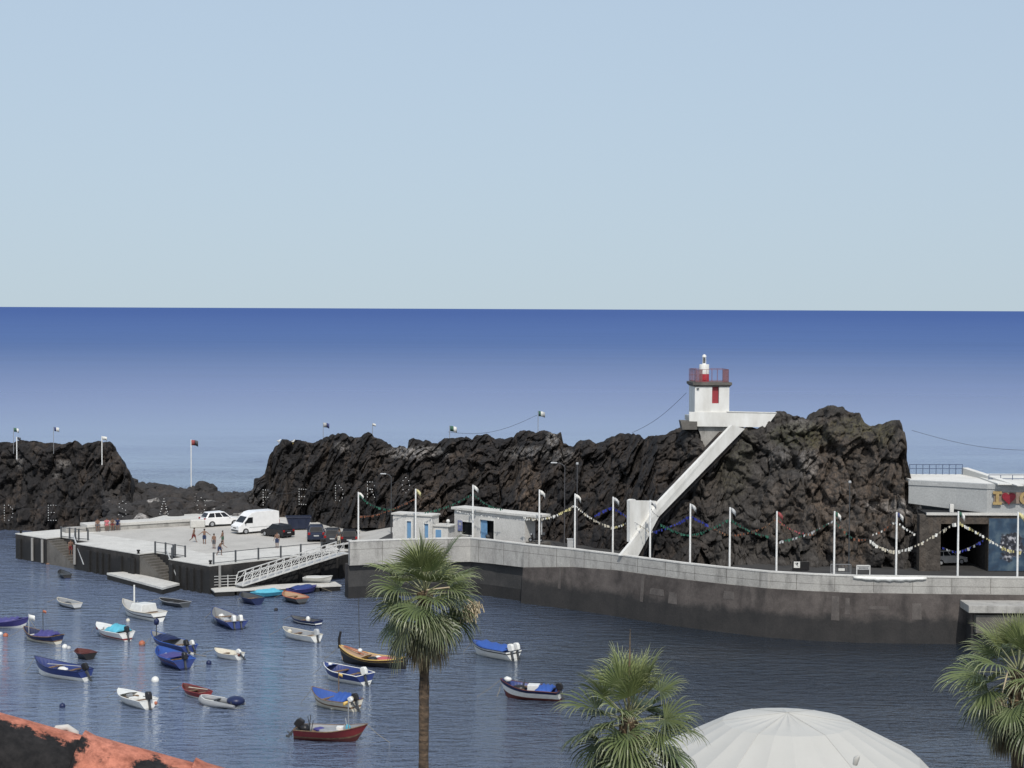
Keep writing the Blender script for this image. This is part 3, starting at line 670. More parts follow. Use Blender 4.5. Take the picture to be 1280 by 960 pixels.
# panel joints in the parapet: thin dark grooves as slim ribs
f = MB()
acc = 0; cr = offs(rim, -.006)
for i in range(len(cr) - 1):
    seg = cr[i + 1] - cr[i]; L_ = seg.length; s = (-acc) % 2.9
    while s < L_:
        p = cr[i] + seg * (s / L_); f.obox(Vector((p.x, p.y, ZP[i] + .06)), seg.normalized() * .035, Vector((-seg.y, seg.x, 0)).normalized() * .02, (0, 0, 4.90 - ZP[i] - .06)); s += 2.9
    acc += L_
    f.obox(Vector((cr[i].x, cr[i].y, 4.25)), Vector((seg.x, seg.y, 0)), Vector((-seg.y, seg.x, 0)).normalized() * .02, (0, 0, .025))
f.build('joints', 'greyconc', t, world=True)
# lighter repair patches and leaks left proud of the wall face
for (u0, z0_, u1, z1_) in ((700, 1.6, 704, 3.4), (803, 1.5, 808, 3.6), (812, 2.2, 836, 2.7), (837, 1.7, 851, 2.6), (905, 2.6, 921, 3.2), (1040, 1.6, 1050, 3.4), (1057, 2.1, 1063, 3.3), (1085, 2.5, 1112, 2.75), (1140, 1.8, 1152, 3.0)):
    um = (u0 + u1) / 2; lo = offs([at(u, interp(RIM, u), 5.0) for u in (um - 8, um, um + 8)], 0); tdir = (lo[2] - lo[0]).normalized(); nrm_ = Vector((-tdir.y, tdir.x, 0)); c_ = lo[1]
    k0 = -.12 - (3.7 - z0_) / 6.7 * .63 - .02; k1 = -.12 - (3.7 - z1_) / 6.7 * .63 - .02; wd_ = (u1 - u0) * c_.y / F
    f = MB(); a_ = Vector((c_.x, c_.y, 0)) - tdir * wd_ / 2; vs = [a_ + nrm_ * k0 + Vector((0, 0, z0_)), a_ + tdir * wd_ + nrm_ * k0 + Vector((0, 0, z0_)), a_ + tdir * (wd_ * .93) + nrm_ * k1 + Vector((0, 0, z1_)), a_ + tdir * (wd_ * .05) + nrm_ * k1 + Vector((0, 0, z1_))]
    vs += [v_ + nrm_ * .08 for v_ in vs]; f.add(vs, [(0, 1, 2, 3), (7, 6, 5, 4), (4, 5, 1, 0), (5, 6, 2, 1), (6, 7, 3, 2), (7, 4, 0, 3)]); f.build('repair_patch', 'wallpatch', t, world=True)
road = MB(); inn = offs(rim, .43); rp = [(p.x, p.y) for p in inn]
road.prism(rp + [(rp[-1][0] + 10, 175), (rp[0][0] + 5, 184)], 1, ZR); struct(road.build('harbour_road', 'asphalt'))
mb = MB(); x0 = rp[0][0] + .6
mb.add([(x0 + 1.2, 167, 3.903), (x0 + 3.8, 180, 3.903), (x0 - 2.6, 182, 2.51), (x0 - 3.6, 172.5, 2.51)], [(0, 1, 2, 3)]); struct(mb.build('road_ramp', M['deck']))
# ledge at the right end of the wall
t = thing('landing_steps', 'stepped concrete landing jutting from the sea wall behind the right palm', 'landing')
p0 = at(1211, 757, 3.3); t.location = p0
f = MB(); f.obox((p0.x, p0.y, 2.75), (9, -.2, 0), (0, 4, 0), (0, 0, .55)); f.build('upper_step', 'parapet', t, world=True, bevel=.03)
p1 = at(1220, 768, 2.6); f = MB(); f.obox((p1.x, p1.y, 1.2), (9, -.2, 0), (0, 3, 0), (0, 0, 1.35)); f.build('lower_step', 'greyconc', t, world=True, bevel=.03)
f = MB(); f.obox((p0.x + .4, p0.y + .8, -2), (9, 0, 0), (0, 3.2, 0), (0, 0, 4.7)); f.build('base', 'seawall', t, world=True)
# torn white sheet hanging over the rim
mb = MB(); rows = [[], [], []]
for k in range(19):
    u = lerp(1067, 1158, k / 18); c = offs([at(u - 1, interp(RIM, u - 1), 5.0), at(u, interp(RIM, u), 5.0), at(u + 1, interp(RIM, u + 1), 5.0)], -.075)[1]
    dr = .24 * max(0, math.sin(math.pi * (k + .5) / 19)) ** .6 * (1 + .2 * math.sin(k * 2.3))
    rows[0].append(c + Vector((0, .1, -.02))); rows[1].append(c + Vector((0, -.05, -.10 - dr * .4))); rows[2].append(c + Vector((0, .015, -.14 - dr)))
mb.grid(rows, smooth=True); o = world_mesh('cloth_banner', mb, 'white_boat', rim[13]); so_ = o.modifiers.new('thick', 'SOLIDIFY'); so_.thickness = .04
tag(o, 'torn white sheet sagging over the outer rim of the parapet', 'sheet')

# ================================================================== STAIR, LIGHTHOUSE
def Dst(u): return lerp(149.3, 157.2, (u - 785) / 135)
def stp(u, v): return atY(u, v, Dst(u))
a_, b_ = stp(785, 690), stp(920, 534); tn = Vector((b_.x - a_.x, b_.y - a_.y, 0)).normalized(); bn = Vector((-tn.y, tn.x, 0))
ST = thing('stairway', 'white walled stairway climbing diagonally over the rock to the lighthouse', 'stairway', (a_.x, a_.y, ZR))
def slab(poly_px, dep, off=0):
    f = MB(); pts = [stp(u, v) + bn * off for u, v in poly_px]; n_ = len(pts)
    vs = pts + [p + bn * dep for p in pts]
    ar = sum((pts[i].x * pts[(i + 1) % n_].z - pts[(i + 1) % n_].x * pts[i].z) for i in range(n_))
    fs = [tuple(range(n_)), tuple(range(n_, 2 * n_))[::-1]] + [(i, i + n_, (i + 1) % n_ + n_, (i + 1) % n_) for i in range(n_)]
    if ar < 0: fs = [x[::-1] for x in fs]
    return f.add(vs, fs)
slab([(775.5, 694.5), (790, 677), (824, 627), (915, 531.5), (931, 536), (824, 645.5), (797.5, 695.5)], .28).build('parapet_wall', 'white', ST, world=True)
slab([(790.3, 678), (790.3, 626), (793, 624.4), (797, 624.4), (798.5, 626.2), (823.6, 626.6), (823.6, 646), (806, 678)], .35, .29).build('pier_wall', 'white', ST, world=True)
slab([(800, 690), (826, 640), (918, 541), (929, 541), (928, 548), (829, 650), (806, 697)], 1.5, .29).build('flight', 'rock', ST, world=True)
f = MB()
for k in range(40):
    u = lerp(806, 918, k / 40); v = lerp(662, 541, k / 40); p = stp(u, v) + bn * .3; p2 = stp(u + 3.5, v) + bn * .3
    f.obox(p - Vector((0, 0, .25)), Vector((p2.x - p.x, p2.y - p.y, 0)), bn * 1.4, (0, 0, .25))
f.build('steps', 'deck2', ST, world=True)

DL = 158.6
LH = thing('lighthouse', 'small square white lighthouse with red door and red and white lantern turret', 'lighthouse', atY(886, 527, DL + 1.5))
z_b = atY(886, 527.5, DL).z; zs = atY(886, 483.5, DL).z; zs2 = atY(886, 478, DL).z; zr = atY(886, 462, DL).z
HW = 1.5; RZ = R(4); LH.rotation_euler = (0, 0, RZ); LH.location.z = z_b
h1 = zs - z_b
def taper(mb, w0, w1, z0, z1, mi=0):
    vs = [(-w0, -w0, z0), (w0, -w0, z0), (w0, w0, z0), (-w0, w0, z0), (-w1, -w1, z1), (w1, -w1, z1), (w1, w1, z1), (-w1, w1, z1)]
    return mb.add(vs, [(3, 2, 1, 0), (4, 5, 6, 7), (0, 1, 5, 4), (1, 2, 6, 5), (2, 3, 7, 6), (3, 0, 4, 7)], mi)
# walls around a real door recess
DW, DH, DX, DZ0 = .60, 1.45, .30, h1 - 1.44
f = MB(); f.obox((-HW, -HW, -.35), (DX - DW / 2 + HW, 0, 0), (0, .35, 0), (0, 0, h1 + .35)); f.obox((DX + DW / 2, -HW, -.35), (HW - DX - DW / 2, 0, 0), (0, .35, 0), (0, 0, h1 + .35))
f.obox((DX - DW / 2, -HW, -.35), (DW, 0, 0), (0, .35, 0), (0, 0, DZ0 + .35)); f.obox((DX - DW / 2, -HW, DZ0 + DH), (DW, 0, 0), (0, .35, 0), (0, 0, h1 - DZ0 - DH))
f.obox((-HW, -HW + .35, -.35), (2 * HW, 0, 0), (0, 2 * HW - .35, 0), (0, 0, h1 + .35))
f.build('wall', 'white', LH)
M['reddoor'] = paint('red_door_paint', (.30, .035, .045), .5); M['redpaint'] = paint('red_tower_paint', (.42, .035, .05), .5)
f = MB(); f.box((DX, -HW + .26, DZ0 + DH / 2), (DW - .02, .08, DH - .02)); f.build('door', 'reddoor', LH)
f = MB(); taper(f, HW + .02, HW + .18, h1, h1 + .16); taper(f, HW + .20, HW + .20, h1 + .16, zs2 - z_b); f.build('balcony_slab', 'greyconc', LH)
zt = zs2 - z_b; rh = zr - zs2
f = MB()
for a, b in (((-1, -1), (1, -1)), ((1, -1), (1, 1)), ((1, 1), (-1, 1)), ((-1, 1), (-1, -1))):
    P_, Q_ = Vector((a[0] * 1.44, a[1] * 1.44, zt)), Vector((b[0] * 1.44, b[1] * 1.44, zt))
    for h in (rh, rh * .06): f.bar(P_ + Vector((0, 0, h)), Q_ + Vector((0, 0, h)), .035, .035)
    for k in range(7): f.bar(lerp(P_, Q_, k / 6), lerp(P_, Q_, k / 6) + Vector((0, 0, rh)), .025, .025)
M['rust'] = pm('rusty_pink_mesh_paint', (.23, .10, .105), (.16, .075, .08), scale=6, rough=.7)
f.build('railing', 'rust', LH)
def meshpanel(mb, P_, Q_, n):
    for k in range(n + 1): mb.bar(lerp(P_, Q_, k / n), lerp(P_, Q_, k / n) + Vector((0, 0, rh)), .022, .022)
for (a_m, b_m, n_m) in (((-1.44, -1.42), (-.85, -1.42), 18), ((.95, -1.42), (1.44, -1.42), 16), ((-1.52, 1.5), (-.9, 1.5), 12)):
    f = MB(); meshpanel(f, Vector((*a_m, zt)), Vector((*b_m, zt)), n_m); f.bar(Vector((*a_m, zt + rh * .5)), Vector((*b_m, zt + rh * .5)), .03, .03); f.build('mesh_panel', 'rust', LH) 
tx, ty = -.48, -.2
zk = lambda v: atY(879, v, DL).z - z_b
f = MB(); f.tube([(tx, ty, zt), (tx, ty, zk(468))], .43, 20); f.build('turret_base', 'redpaint', LH)
f = MB(); f.tube([(tx, ty, zk(468)), (tx, ty, zk(456.6)), (tx, ty, zk(456))], [.43, .43, .40], 20); f.build('turret_top', 'white', LH)
f = MB(); f.tube([(tx, ty, zk(456)), (tx, ty, zk(454.6))], [.2, .16], 12); f.tube([(tx, ty, zk(447)), (tx, ty, zk(445)), (tx, ty, zk(443.4))], [.19, .17, .06], 12)
for k in range(5): f.bar((tx + .15 * math.cos(k * 1.257), ty + .15 * math.sin(k * 1.257), zk(454.6)), (tx + .15 * math.cos(k * 1.257), ty + .15 * math.sin(k * 1.257), zk(447)), .03, .03)
f.build('lantern_cage', 'white', LH); f = MB(); f.tube([(tx, ty, zk(454.6)), (tx, ty, zk(450)), (tx, ty, zk(447))], [.09, .12, .08], 12); f.build('lamp', 'glass', LH)
f = MB(); f.box((-1.25, -HW - .06, h1 - .16), (.2, .12, .1)); f.build('wall_lamp', 'dkgrey', LH)
# terrace
TR = thing('lighthouse_terrace', 'white parapet terrace beside the lighthouse with grey concrete base', 'terrace', atY(912, 533, DL))
def dslab(px, D0, dep):
    f = MB(); pts = [atY(u, v, D0) for u, v in px]; n_ = len(pts); vs = pts + [p + Vector((0, dep, 0)) for p in pts]
    ar = sum((pts[i].x * pts[(i + 1) % n_].z - pts[(i + 1) % n_].x * pts[i].z) for i in range(n_))
    fs = [tuple(range(n_)), tuple(range(n_, 2 * n_))[::-1]] + [(i, i + n_, (i + 1) % n_ + n_, (i + 1) % n_) for i in range(n_)]
    if ar < 0: fs = [x[::-1] for x in fs]
    return f.add(vs, fs)
dslab([(861.5, 515), (971, 516.2), (958, 534), (871.5, 533), (871.5, 531), (861.5, 526.5)], DL - .15, .3).build('parapet', 'white', TR, world=True)
dslab([(909, 514.2), (971, 515.6), (971, 516.4), (909, 515.2)], DL - .2, .42).build('coping', 'roofwhite', TR, world=True)
dslab([(872, 533.3), (930, 534), (926, 548), (886, 600), (876, 590), (876, 545)], DL + .2, 2.5).build('buttress', 'parapet', TR, world=True)
dslab([(851, 526.5), (871.5, 527), (871.5, 537), (853, 537)], DL - .4, 2).build('base_block', 'greyconc', TR, world=True)
dslab([(864, 523), (962, 523), (958, 529), (864, 529)], DL + .3, 6).build('floor', 'deck2', TR, world=True)

# ================================================================== HOUSES ON THE ROAD
def wall_open(mb, o, ex, wd, ht, th, opens, mi=0):
    """front wall with rectangular openings [(x0,x1,z0,z1)] cut right through"""
    ex = Vector(ex).normalized(); ey = Vector((-ex.y, ex.x, 0)); xs = sorted({0, wd, *[a for q_ in opens for a in q_[:2]]})
    for a, b in zip(xs, xs[1:]):
        cuts = sorted([(q_[2], q_[3]) for q_ in opens if q_[0] <= a + 1e-6 and q_[1] >= b - 1e-6]); z = 0
        for c0, c1 in cuts + [(ht, ht)]:
            if c0 - z > 1e-4: mb.obox(Vector(o) + ex * a + Vector((0, 0, z)), ex * (b - a), ey * th, (0, 0, c0 - z), mi)
            z = c1
def frame(mb, o, ex, x0, x1, z0, z1, wdt=.09, dep=.06, sill=True):
    ex = Vector(ex).normalized(); ey = Vector((-ex.y, ex.x, 0)); o = Vector(o) - ey * .03
    mb.obox(o + ex * (x0 - wdt) + Vector((0, 0, z0)), ex * wdt, ey * dep, (0, 0, z1 - z0)); mb.obox(o + ex * x1 + Vector((0, 0, z0)), ex * wdt, ey * dep, (0, 0, z1 - z0))
    mb.obox(o + ex * (x0 - wdt) + Vector((0, 0, z1)), ex * (x1 - x0 + 2 * wdt), ey * dep, (0, 0, wdt))
    if sill: mb.obox(o + ex * (x0 - wdt) + Vector((0, 0, z0 - wdt)), ex * (x1 - x0 + 2 * wdt), ey * dep, (0, 0, wdt))
def house(label, u0, u1, vt0, vt1, zt_, roof_over, doors, wins, dep, roof_th=.16, name='harbour_hut', porch=0):
    """u0,u1 front corners, vt roof top line at those corners at height zt_"""
    a = at(u0, vt0, zt_); b = at(u1, vt1, zt_); a.z = b.z = ZR; ex = b - a; wd = ex.length; ex.normalize(); ey = Vector((-ex.y, ex.x, 0))
    t = thing(name, label, 'building', a); H = zt_ - roof_th - ZR
    X = lambda u: (at(u, lerp(vt0, vt1, (u - u0) / (u1 - u0)), zt_) - a).dot(ex)
    ops = [(X(d[0]), X(d[1]), 0 if k else d[2], d[3]) for k, L_ in ((1, doors), (0, wins)) for d in L_]
    f = MB(); wall_open(f, a, ex, wd, H, .2, ops)
    f.obox(a + ey * .2, ex * .2, ey * (dep - .2), (0, 0, H)); f.obox(a + ey * .2 + ex * (wd - .2), ex * .2, ey * (dep - .2), (0, 0, H)); f.obox(a + ey * (dep - .2) + ex * .2, ex * (wd - .4), ey * .2, (0, 0, H))
    f.build('wall', 'render', t, world=True)
    f = MB(); f.obox(a + Vector((0, 0, H)) - ex * roof_over - ey * roof_over, ex * (wd + roof_over * 2 + porch), ey * (dep + 2 * roof_over), (0, 0, roof_th)); f.build('roof', 'coping', t, world=True, bevel=.02)
    f = MB(); f.obox(a + ey * .6 + ex * .21 + Vector((0, 0, .01)), ex * (wd - .42), ey * max(.3, dep - .9), (0, 0, H - .03)); f.build('interior_shade_block', 'dark', t, world=True)  # near-black block inside the hut, painted shade for the unlit room
    return t, a, ex, ey, X, H
t, a, ex, ey, X, H = house('small pale flat-roofed hut with two narrow light blue doors beside the palm', 491, 540, 641, 643.6, 6.72, .12, [(508.5, 514, 0, 2.15), (530.5, 535.5, 0, 2.0)], [], 1.4)
for (u0, u1, h) in ((508.5, 514, 2.15), (530.5, 535.5, 2.0)):
    f = MB(); x0, x1 = X(u0), X(u1); f.obox(a + ex * x0 + ey * .1 + Vector((0, 0, .02)), ex * (x1 - x0), ey * .05, (0, 0, h - .02)); d_ = f.build('door', 'bluedoor', t, world=True)
    f = MB(); frame(f, a, ex, x0, x1, 0, h, .11, .08, False); f.build('door_frame', 'white', d_, world=True)
f = MB(); f.obox(a + ex * (X(540) + .005) + ey * .25, ex * 1.44, ey * 1.4, (0, 0, 1.8)); an = f.build('annex', 'render', t, world=True)
f = MB(); f.obox(a + ex * (X(540) - .05) + ey * .13 + Vector((0, 0, 1.8)), ex * 1.75, ey * 1.6, (0, 0, .12)); f.build('annex_roof', 'coping', an, world=True)
f = MB(); x0 = X(543.2); f.obox(a + ex * x0 + ey * .21, ex * .55, ey * .05, (0, 0, 1.5)); dd_ = f.build('door', 'bluedoor', t, world=True)
f = MB(); frame(f, a + ey * .25, ex, x0, x0 + .55, 0, 1.5, .1, .06, False); f.build('door_frame', 'white', dd_, world=True)
p = a + ex * (X(556.5)) + ey * .6 + Vector((0, 0, 1.92)); mb = MB(); mb.ball((0, 0, .35), .17, 12, 8); mb.tube([(0, 0, 0), (0, 0, .22)], .05, 8)
o = mb.build('roof_lamp', 'white'); o.location = p; tag(o, 'small white globe on the low annex roof of the pale hut', 'lamp')

wd_h = 0
t, a, ex, ey, X, H = house('long pale flat-roofed hut with open doorway and dark window behind the parapet', 568, 656, 633.5, 642.5, 7.15, .22, [(600, 617.5, 0, 2.35)], [(577, 592, .85, 2.0)], 1.4, .22, porch=1.35)
f = MB(); x0, x1 = X(600), X(617.5); wd_h = X(656); f.obox(a + ex * x0 + ey * .12, ex * (x1 - x0) * .44, ey * .05, (0, 0, 2.33)); d_ = f.build('door', 'bluedoor', t, world=True)
f = MB(); frame(f, a, ex, x0, x1, 0, 2.35, .12, .08, False); f.build('door_frame', 'white', t, world=True)
f = MB(); x0, x1 = X(577), X(592); frame(f, a, ex, x0, x1, .85, 2.0, .1, .08); f.build('window_frame', 'white', t, world=True)
f = MB(); f.obox(a + ex * x0 + ey * .12 + Vector((0, 0, .85)), ex * (x1 - x0), ey * .03, (0, 0, 1.15)); f.build('window_pane', 'glass', t, world=True)
# blue poster beside the window
M['poster'] = pm('faded_blue_poster', (.10, .13, .33), (.26, .27, .38), scale=5, rough=.6, contrast=.2)
mb = MB(); px_ = X(573.0); mb.obox(Vector((0, 0, 0)), ex * .55, -ey * .03, (0, 0, .95)); mb.obox(ex * .12 - ey * .031 + Vector((0, 0, .5)), ex * .3, -ey * .004, (0, 0, .25), 1)
o = mb.build('poster', ['poster', 'ltgrey']); o.location = a + ex * px_ - ey * .055 + Vector((0, 0, 1.15)); tag(o, 'faded blue poster on the hut wall beside the dark window', 'poster')
f = MB(); f.obox(a + ex * (wd_h + .3) + ey * -.2, ex * 1.5, ey * 1.6, (0, 0, .85)); f.build('porch_floor', 'greyconc', t, world=True)
scoot = a + ex * (wd_h + .95) + ey * .35 + Vector((0, 0, .85))
f = MB(); pw = a + ex * (656 - 656 + X(656) + 1.15) + ey * .9; f.tube([(pw.x, pw.y, ZR), (pw.x, pw.y, ZR + H)], .07, 8); f.build('porch_post', 'ltgrey', t, world=True)
p = a + ex * X(613) + ey * .0; mb = MB(); mb.box((0, 0, .55), (.65, .35, .5)); mb.tube([(-.2, 0, 0), (-.2, 0, .3)], .05, 6); mb.tube([(.2, 0, 0), (.2, 0, .3)], .05, 6); mb.ball((.05, 0, .95), .2)
o = mb.build('meter_box', 'dkgrey', bevel=.03); o.location = p - ey * .4; tag(o, 'dark box on two legs standing in the open doorway of the long hut', 'box')

# ================================================================== WHITE BUILDING, RIGHT
BL = thing('harbour_building', 'white curved building with cantilevered front and dark tunnel mouth, right edge', 'building', atY(1200, 718, 150))
def facade_pt(u, z): 
    D = interp([(1130, 151.6), (1155, 150.9), (1190, 149.9), (1234, 148.25), (1310, 148.05)], u); p = atY(u, 600, D); return Vector((p.x, p.y, z))
us = [1136, 1155, 1175, 1195, 1215, 1234, 1255, 1280, 1310]
f = MB(); fp = [facade_pt(u, 0) for u in us]
fzb = [atY(u, interp([(1140, 629), (1155, 631.5), (1234, 641.5), (1310, 641.5)], u), p.y).z for u, p in zip(us, fp)]
wall_strip(f, fp, 0, .5, fzb, 10.6); f.build('fascia', 'facade', BL, world=True)
f = MB(); wall_strip(f, fp, -.08, .5, 10.603, 10.98); f.build('fascia_band', 'facade', BL, world=True)
# roof
f = MB(); rp_ = [(p.x, p.y) for p in offs(fp, .505)]; f.prism(rp_ + [(rp_[-1][0] + 4, 157.2), (rp_[0][0], 157.2)], 10.7, 10.99); f.build('roof', 'roofwhite', BL, world=True)
ra = atY(1202, 590, 157); rb = atY(1272, 600, 146.5); rd = Vector((rb.x - ra.x, rb.y - ra.y, 0)); rn = Vector((-rd.y, rd.x, 0)).normalized()
z1_ = atY(1202, 584.5, 157).z; z2_ = 11.05
f = MB(); vs = [Vector((ra.x, ra.y, 10.992)), Vector((rb.x, rb.y, 10.992)), Vector((rb.x, rb.y, z2_)), Vector((ra.x, ra.y, z1_))]; vs += [v_ + rn * .55 for v_ in vs]
f.add(vs, [(0, 1, 2, 3), (7, 6, 5, 4), (3, 2, 6, 7), (0, 3, 7, 4), (1, 5, 6, 2)]); f.build('roof_kerb', 'roofwhite', BL, world=True)
f = MB(); f.obox((ra.x + .6, 147.5, 11.0), (14, 0, 0), (0, 9, 0), (0, 0, .1)); f.build('upper_roof', 'roofwhite', BL, world=True)
M['bluerail'] = paint('blue_grey_rail_paint', (.06, .09, .16), .5)
def thinrail(px0, px1, D0, hpx, n, par, zb_):
    p0_, p1_ = atY(*px0, D0), atY(*px1, D0); h = hpx * D0 / F; f = MB()
    for k in (1, .55): f.bar(p0_ + Vector((0, 0, h * k)), p1_ + Vector((0, 0, h * k)), .05, .05)
    for k in range(n + 1): p = lerp(p0_, p1_, k / n); f.bar(Vector((p.x, p.y, zb_)), p + Vector((0, 0, h)), .05, .05)
    f.build('roof_railing', 'bluerail', par, world=True)
thinrail((1137, 592), (1203, 592), 156.8, 11.5, 8, BL, 10.95); thinrail((1236, 604), (1310, 604), 151, 10.5, 5, BL, 10.95)
# ledge slab under the fascia and the stone wall with the tunnel mouth
DWL = 148.2
lz = atY(1200, 642.5, DWL).z
X_ = lambda u, D=DWL: atY(u, 640, D).x
f = MB(); f.obox((X_(1158), DWL - .1, lz - .1), (X_(1310) - X_(1158), 0, 0), (0, .25, 0), (0, 0, .2)); f.build('ledge_edge', 'coping', BL, world=True)
f = MB(); f.obox((X_(1158), DWL + .15, lz - .1), (X_(1310) - X_(1158), 0, 0), (0, 9, 0), (0, 0, .15)); f.build('ledge_floor', 'dark', BL, world=True)  # near-black colour paints in the shadowed recess below the fascia
f = MB(); f.box((X_(1193), DWL + 1.0, lz + .35), (.3, .3, .7)); f.build('post', 'white', BL, world=True)
TW = MB(); zo = atY(1200, 655, DWL).z
TW.obox((X_(1150), DWL + .05, 3.2), (X_(1176.5) - X_(1150), 0, 0), (0, 1, 0), (0, 0, lz - 3.3))
TW.obox((X_(1176.5), DWL + .05, zo), (X_(1310) - X_(1176.5), 0, 0), (0, 1, 0), (0, 0, lz - .1 - zo))
TW.obox((X_(1236), DWL + .05, 3.2), (X_(1310) - X_(1236), 0, 0), (0, 1, 0), (0, 0, zo - 3.2))
M['stonewall'] = concrete('dark_rubble_stone', (.085, .075, .07), (.035, .032, .03), (.02, .02, .02), 1.6, .8, .7)
TW.build('stone_wall', 'rock2', BL, world=True)
TI = MB(); xa, xb = X_(1176.5), X_(1236)
TI.add([(xa, DWL + 1.04, 3.9), (xb, DWL + 1.04, 3.9), (xb, DWL + 15, 3.9), (xa, DWL + 15, 3.9), (xa, DWL + 1.04, lz - .2), (xb, DWL + 1.04, lz - .2), (xb, DWL + 15, lz - .2), (xa, DWL + 15, lz - .2)],
       [(0, 3, 7, 4), (1, 5, 6, 2), (3, 2, 6, 7), (4, 7, 6, 5)]); TI.build('tunnel_lining', 'stonewall', BL, world=True)
def mural_mat():
    m = bpy.data.materials.new('mural_paint'); m.use_nodes = True; t = m.node_tree; L = t.links.new; N = t.nodes.new; b = t.nodes['Principled BSDF']; b.inputs['Roughness'].default_value = .8
    tc = N('ShaderNodeTexCoord'); V = tc.outputs['Object']
    def nz(s, d=5):
        n = N('ShaderNodeTexNoise'); n.inputs['Scale'].default_value = s; n.inputs['Detail'].default_value = d; L(V, n.inputs['Vector']); return n.outputs['Fac']
    def rp(f, st):
        r = N('ShaderNodeValToRGB'); e = r.color_ramp.elements; e[0].position = st[0][0]; e[0].color = (*st[0][1], 1); e[1].position = st[-1][0]; e[1].color = (*st[-1][1], 1)
        for p, c in st[1:-1]: q_ = e.new(p); q_.color = (*c, 1)
        L(f, r.inputs['Fac']); return r.outputs['Color']
    blue = rp(nz(.9, 6), [(.3, (.012, .022, .042)), (.5, (.025, .055, .095)), (.68, (.08, .12, .15))])
    blot = rp(nz(3.2, 8), [(.4, (.012, .013, .018)), (.53, (.04, .045, .06)), (.62, (.40, .40, .42))])
    d = N('ShaderNodeVectorMath'); d.operation = 'SUBTRACT'; L(V, d.inputs[0]); d.inputs[1].default_value = (1.9, 0, 2.0)
    s = N('ShaderNodeVectorMath'); s.operation = 'MULTIPLY'; L(d.outputs[0], s.inputs[0]); s.inputs[1].default_value = (.36, 0, .34)
    ln = N('ShaderNodeVectorMath'); ln.operation = 'LENGTH'; L(s.outputs[0], ln.inputs[0])
    ad = N('ShaderNodeMath'); ad.operation = 'MULTIPLY_ADD'; L(nz(1.6), ad.inputs[0]); ad.inputs[1].default_value = .7; L(ln.outputs['Value'], ad.inputs[2])
    mk = rp(ad.outputs['Value'], [(1.1 / 1.6, (1, 1, 1)), (1.2 / 1.6, (0, 0, 0))])
    mx = N('ShaderNodeMixRGB'); L(mk, mx.inputs['Fac']); L(blue, mx.inputs['Color1']); L(blot, mx.inputs['Color2']); L(mx.outputs['Color'], b.inputs['Base Color'])
    return m
mb = MB(); mw = X_(1310) - X_(1236.5); mb.obox((0, 0, 0), (mw, 0, 0), (0, .04, 0), (0, 0, lz - .4 - 3.9))
o = mb.build('mural', mural_mat()); o.location = (X_(1236.5), DWL, 3.95); tag(o, 'blue wall mural with a dark and white shape right of the tunnel mouth', 'mural')
# I heart sign
SG = thing('sign', 'gold sign with letter I and red heart on the white fascia', 'sign')
sp0 = facade_pt(1240.5, 9.35); sp1 = facade_pt(1300, 9.35); sx = (sp1 - sp0).normalized(); sy = Vector((sx.y, -sx.x, 0)); SG.location = sp0 + sy * .12
M['gold'] = pm('gold_letter_paint', (.40, .29, .13), (.30, .21, .09), scale=5, rough=.45); M['tanboard'] = pm('brown_board', (.26, .20, .16), (.20, .15, .12), scale=4, rough=.7); M['heart'] = pm('heart_red_paint', (.26, .015, .03), (.2, .012, .024), scale=3, rough=.45)
def spt(x, z, d=0): return sx * x + sy * d + Vector((0, 0, z))
def sx_poly(pl, d0_, d1_, mat, nm):
    f = MB(); n_ = len(pl); ar = sum(pl[i][0] * pl[(i + 1) % n_][1] - pl[(i + 1) % n_][0] * pl[i][1] for i in range(n_))
    if ar < 0: pl = pl[::-1]
    vs = [spt(x, z, d1_) for x, z in pl] + [spt(x, z, d0_) for x, z in pl]
    f.add(vs, [tuple(range(n_)), tuple(range(n_, 2 * n_))[::-1]] + [(i, i + n_, (i + 1) % n_ + n_, (i + 1) % n_) for i in range(n_)]); return f.build(nm, mat, SG)
sx_poly([(.12, .1), (3.9, .1), (3.9, 1.0), (.12, 1.0)], -.06, .0, 'tanboard', 'backing_board')
sx_poly([(.02, 0), (.72, 0), (.72, .22), (.5, .22), (.5, .86), (.72, .86), (.72, 1.08), (.02, 1.08), (.02, .86), (.24, .86), (.24, .22), (.02, .22)], .004, .14, 'gold', 'letter_I')
hp = []
for k in range(40):
    a_ = 2 * math.pi * k / 40; hp.append((1.28 + .034 * 16 * math.sin(a_) ** 3, .56 + .034 * (13 * math.cos(a_) - 5 * math.cos(2 * a_) - 2 * math.cos(3 * a_) - math.cos(4 * a_))))
sx_poly(hp, .004, .18, 'heart', 'heart')
cp = [(2.72 + .58 * math.cos(a_), .54 + .54 * math.sin(a_)) for a_ in [R(45 + k * 270 / 20) for k in range(21)]] + [(2.72 + .32 * math.cos(a_), .54 + .30 * math.sin(a_)) for a_ in [R(315 - k * 270 / 20) for k in range(21)]]
sx_poly(cp, .004, .14, 'gold', 'letter_C')
